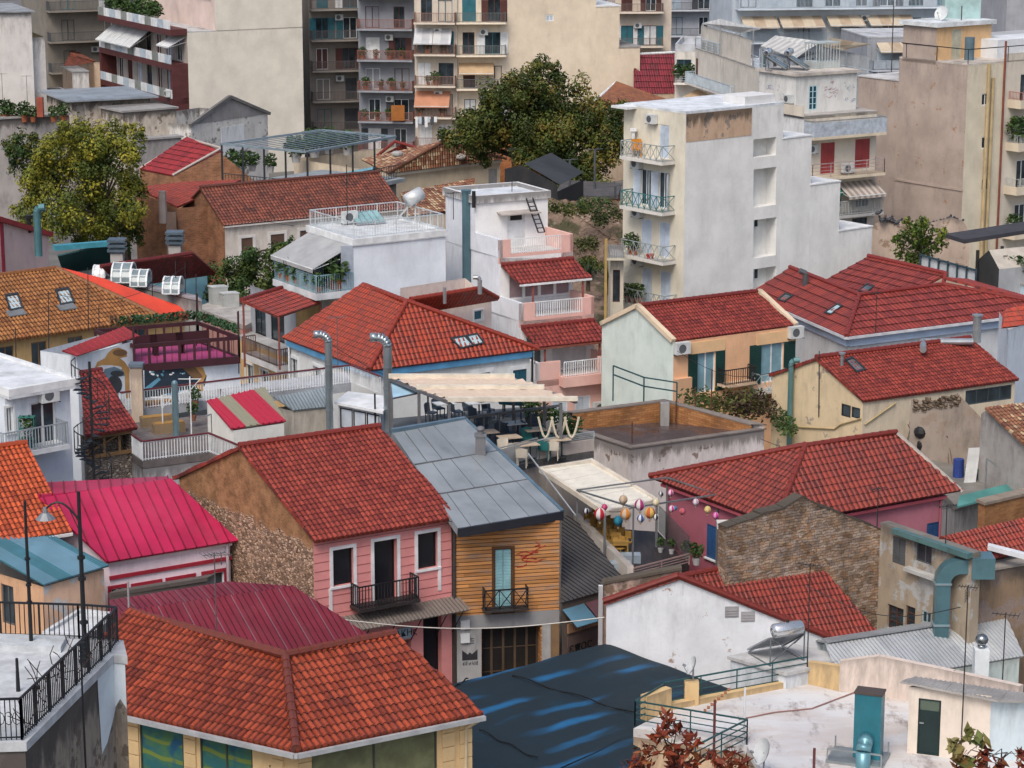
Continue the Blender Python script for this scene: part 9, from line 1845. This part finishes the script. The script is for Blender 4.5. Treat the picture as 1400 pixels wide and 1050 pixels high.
def rock_bank():
 m=M();rnd=random.Random(3);X0,X1,n1,n2=1.,10.,40,34;g=[];f=lambda x,y:sum(sin(x*a+y*b_+c)*w for a,b_,c,w in((1.3,.7,0,.5),(2.9,2.1,1,.28),(5.7,4.2,2,.15),(9.1,8.3,4,.09)))
 for j in range(n2+1):
  row=[]
  for i in range(n1+1):
   x=X0+(X1-X0)*i/n1;t=j/n2
   if t<.35:y,z=146+17*t/.35,.6+3.4*t/.35
   else:s=(t-.35)/.65;y,z=163+4*s,4.0+3.5*s
   k=f(x*1.6,t*22);row.append(V((x,y+k*.45*(1 if t>.35 else.1),z+.18*k)))
  g.append(row)
 for j in range(n2):
  for i in range(n1):m.poly([g[j][i],g[j][i+1],g[j+1][i+1],g[j+1][i]],[(i*.25,j*.2),((i+1)*.25,j*.2),((i+1)*.25,(j+1)*.2),(i*.25,(j+1)*.2)])
 n=N('earth_bank');o=n.obj();c=n.mix(n.ramp(n.noise(o,.7,6,.7),.35,.65),(.28,.2,.15),(.14,.095,.07));v=n.n('TexVoronoi',Vector=o,Scale=1.6);c=n.mix(n.ramp(v.outputs[0],.1,.3,.6,0.),c,(.5,.42,.34));c=n.mix(n.ramp(n.noise(o,.35,5),.48,.6,0.,.75),c,(.05,.06,.025));n.bump(n.noise(o,3.,6,.7),.2,.9);tag(m.build('earth_bank',n.fin(c,.95)),'brown earth bank with stones rising between the houses',None,None,'structure')
 for i,(x,y,s,lab)in enumerate(((804,398,1.,'spiky yucca palm at the foot of the brown bank'),(832,403,1.25,'second spiky yucca palm close to the white tower'),(782,380,.6,'small spiky palm beside the tiled canopy'))):
  p=D(x,y,150.);o=empty('yucca',p,lab,'plant');k=M();k.cyl(p,p+V((0,0,.9*s)),.15,.12);k.build('trunk',paint((.1,.07,.05)),o);k=M();rnd=random.Random(i)
  for j in range(90):
   a=rnd.uniform(0,2*pi);e=rnd.uniform(-.4,1.2);d=V((cos(a)*cos(e),sin(a)*cos(e),sin(e)));q=p+V((0,0,.9*s));sd=d.cross(V((0,0,1))).normalized()*.05;tip=q+d*1.15*s;k.poly([q-sd,q+sd,tip])
  k.build('foliage',leafmat((.03,.06,.03),(.06,.09,.04),(.02,.03,.02)),o)
 A,B=FLAT(D(834,423,147.),0),FLAT(D(852,430,147.),0);b=Bld('yellow_house','narrow cream house with an ochre post tucked against the white tower','house',A);t=V((0,4,0));cm=plaster((.55,.5,.4),.35,.6);w=b.wall(A,B,0,6.9,cm);b.wall(B,B+t,0,6.9,cm);b.wall(A+t,A,0,6.9,cm);b.wall(B+t,A+t,0,6.9,cm);b.flat([A,B,B+t,A+t],7.,GREYP,thick=.1);w.win((.15,.6,4.2,6.2),BROWN,GLASS,.1,.05,0);w.win((.15,.6,1.,2.8),BROWN,GLASS,.1,.05,0);w.balc(-.25,6.9,.8,0,.7,cm,GALV,'bars',.8,.12,px=False);k=M();k.bar(w.P(-.3,0,.5),w.P(-.3,8.2,.5),.16);b.part(k,'post',paint((.45,.3,.1)));b.done()
 A,B=D(430,842,82.),D(826,844,86.);k=M();pts=[A+(B-A)*t/24-V((0,0,.45*sin(pi*t/24)))for t in range(25)];k.tube(pts,.022,5);tag(k.build('overhead_cable',paint((.6,.56,.5))),'pale cable slung across the street in front of the wooden house','cable')
rock_bank()
for i,(x,y,r,Y,lab)in enumerate(((775,288,.9,160.5,'scrubby dark bush high on the brown bank beside the black shed'),(806,284,1.0,163.,'scrubby bush at the top of the brown bank under the grey flat roof'),(838,292,1.1,160.,'bush against the white tower on the brown bank'),(790,335,.8,158.,'low olive bush halfway up the brown bank'),(815,362,.9,154.,'olive bush above the yucca palms'))):
 p=D(x,y,Y);k=M();rnd=random.Random(i+40)
 for t in range(5):leafball(k,p+V((rnd.gauss(0,.6),rnd.gauss(0,.3),rnd.gauss(0,.25)))*r,.55*r,130,.12,rnd,.8)
 tag(k.build('shrub',(DG[1],GREEN,DG[2],leafmat((.07,.08,.03),(.11,.11,.04),(.05,.05,.02)),DG[1])[i]),lab,'shrub')
def masts():
 mt=paint((.03,.03,.032),.6)
 for i,(x,y0,y1,Y)in enumerate(((21,472,448,118.),(66,480,398,116.),(135,452,418,121.),(208,392,369,132.),(240,400,357,131.),(253,405,358,131.),(268,450,375,114.),(326,488,425,112.),(120,430,366,122.),(1120,548,480,116.))):
  p=D(x,y0,Y);t=D(x,y1,Y);k=M();k.cyl(p-V((0,0,.8)),t,.03,.022,6);tag(k.build('mast',mt),'thin dark mast rising among the tiled roofs','mast','thin masts among the roofs')
 for x,y0,Y,h,lab in((1292,760,88.2,2.0,'thin aerial on the dilapidated wall beside the air duct'),(1199,720,92.,1.6,'slim aerial where the rubble gable meets the plaster wall'),(1197,455,126.,2.2,'aerial on the crimson hipped roof near its second skylight'),(700,262,133.,2.4,'aerial behind the ladder on the stepped block'),(620,300,131.,1.5,'aerial by the tall bluish flue')):
  p=D(x,y0,Y);tv_aerial(p,p.z+h,lab,0,.4,mt,w=.7)
masts()
def wires():
 mt=paint((.02,.02,.022),.7)
 for i,(x0,y0,Y0,x1,y1,Y1,sag,lab)in enumerate(((612,712,88.,768,700,90.,.3,'thin wire along the eave of the wooden house'),(451,470,108.,700,520,112.,1.2,'wire drooping from the flue pipe towards the cafe'),(926,480,121.,1085,500,114.,.9,'wire between the peach house and the bluish flue'),(1103,800,83.5,1313,830,79.,.7,'wire between the two aerial masts of the white terrace'),(1040,600,106.,1230,600,100.,.8,'wire crossing the red hipped roof of the rose house'),(66,400,116.,253,365,131.,1.,'wire strung between the thin masts above the brown tiles'),(350,300,165.,560,262,180.,1.4,'wire along the old weathered roof'))):
  A,B=D(x0,y0,Y0),D(x1,y1,Y1);k=M();k.tube([A+(B-A)*t/16-V((0,0,sag*sin(pi*t/16)))for t in range(17)],.014,4);tag(k.build('overhead_wire',mt),lab,'wire')
wires()
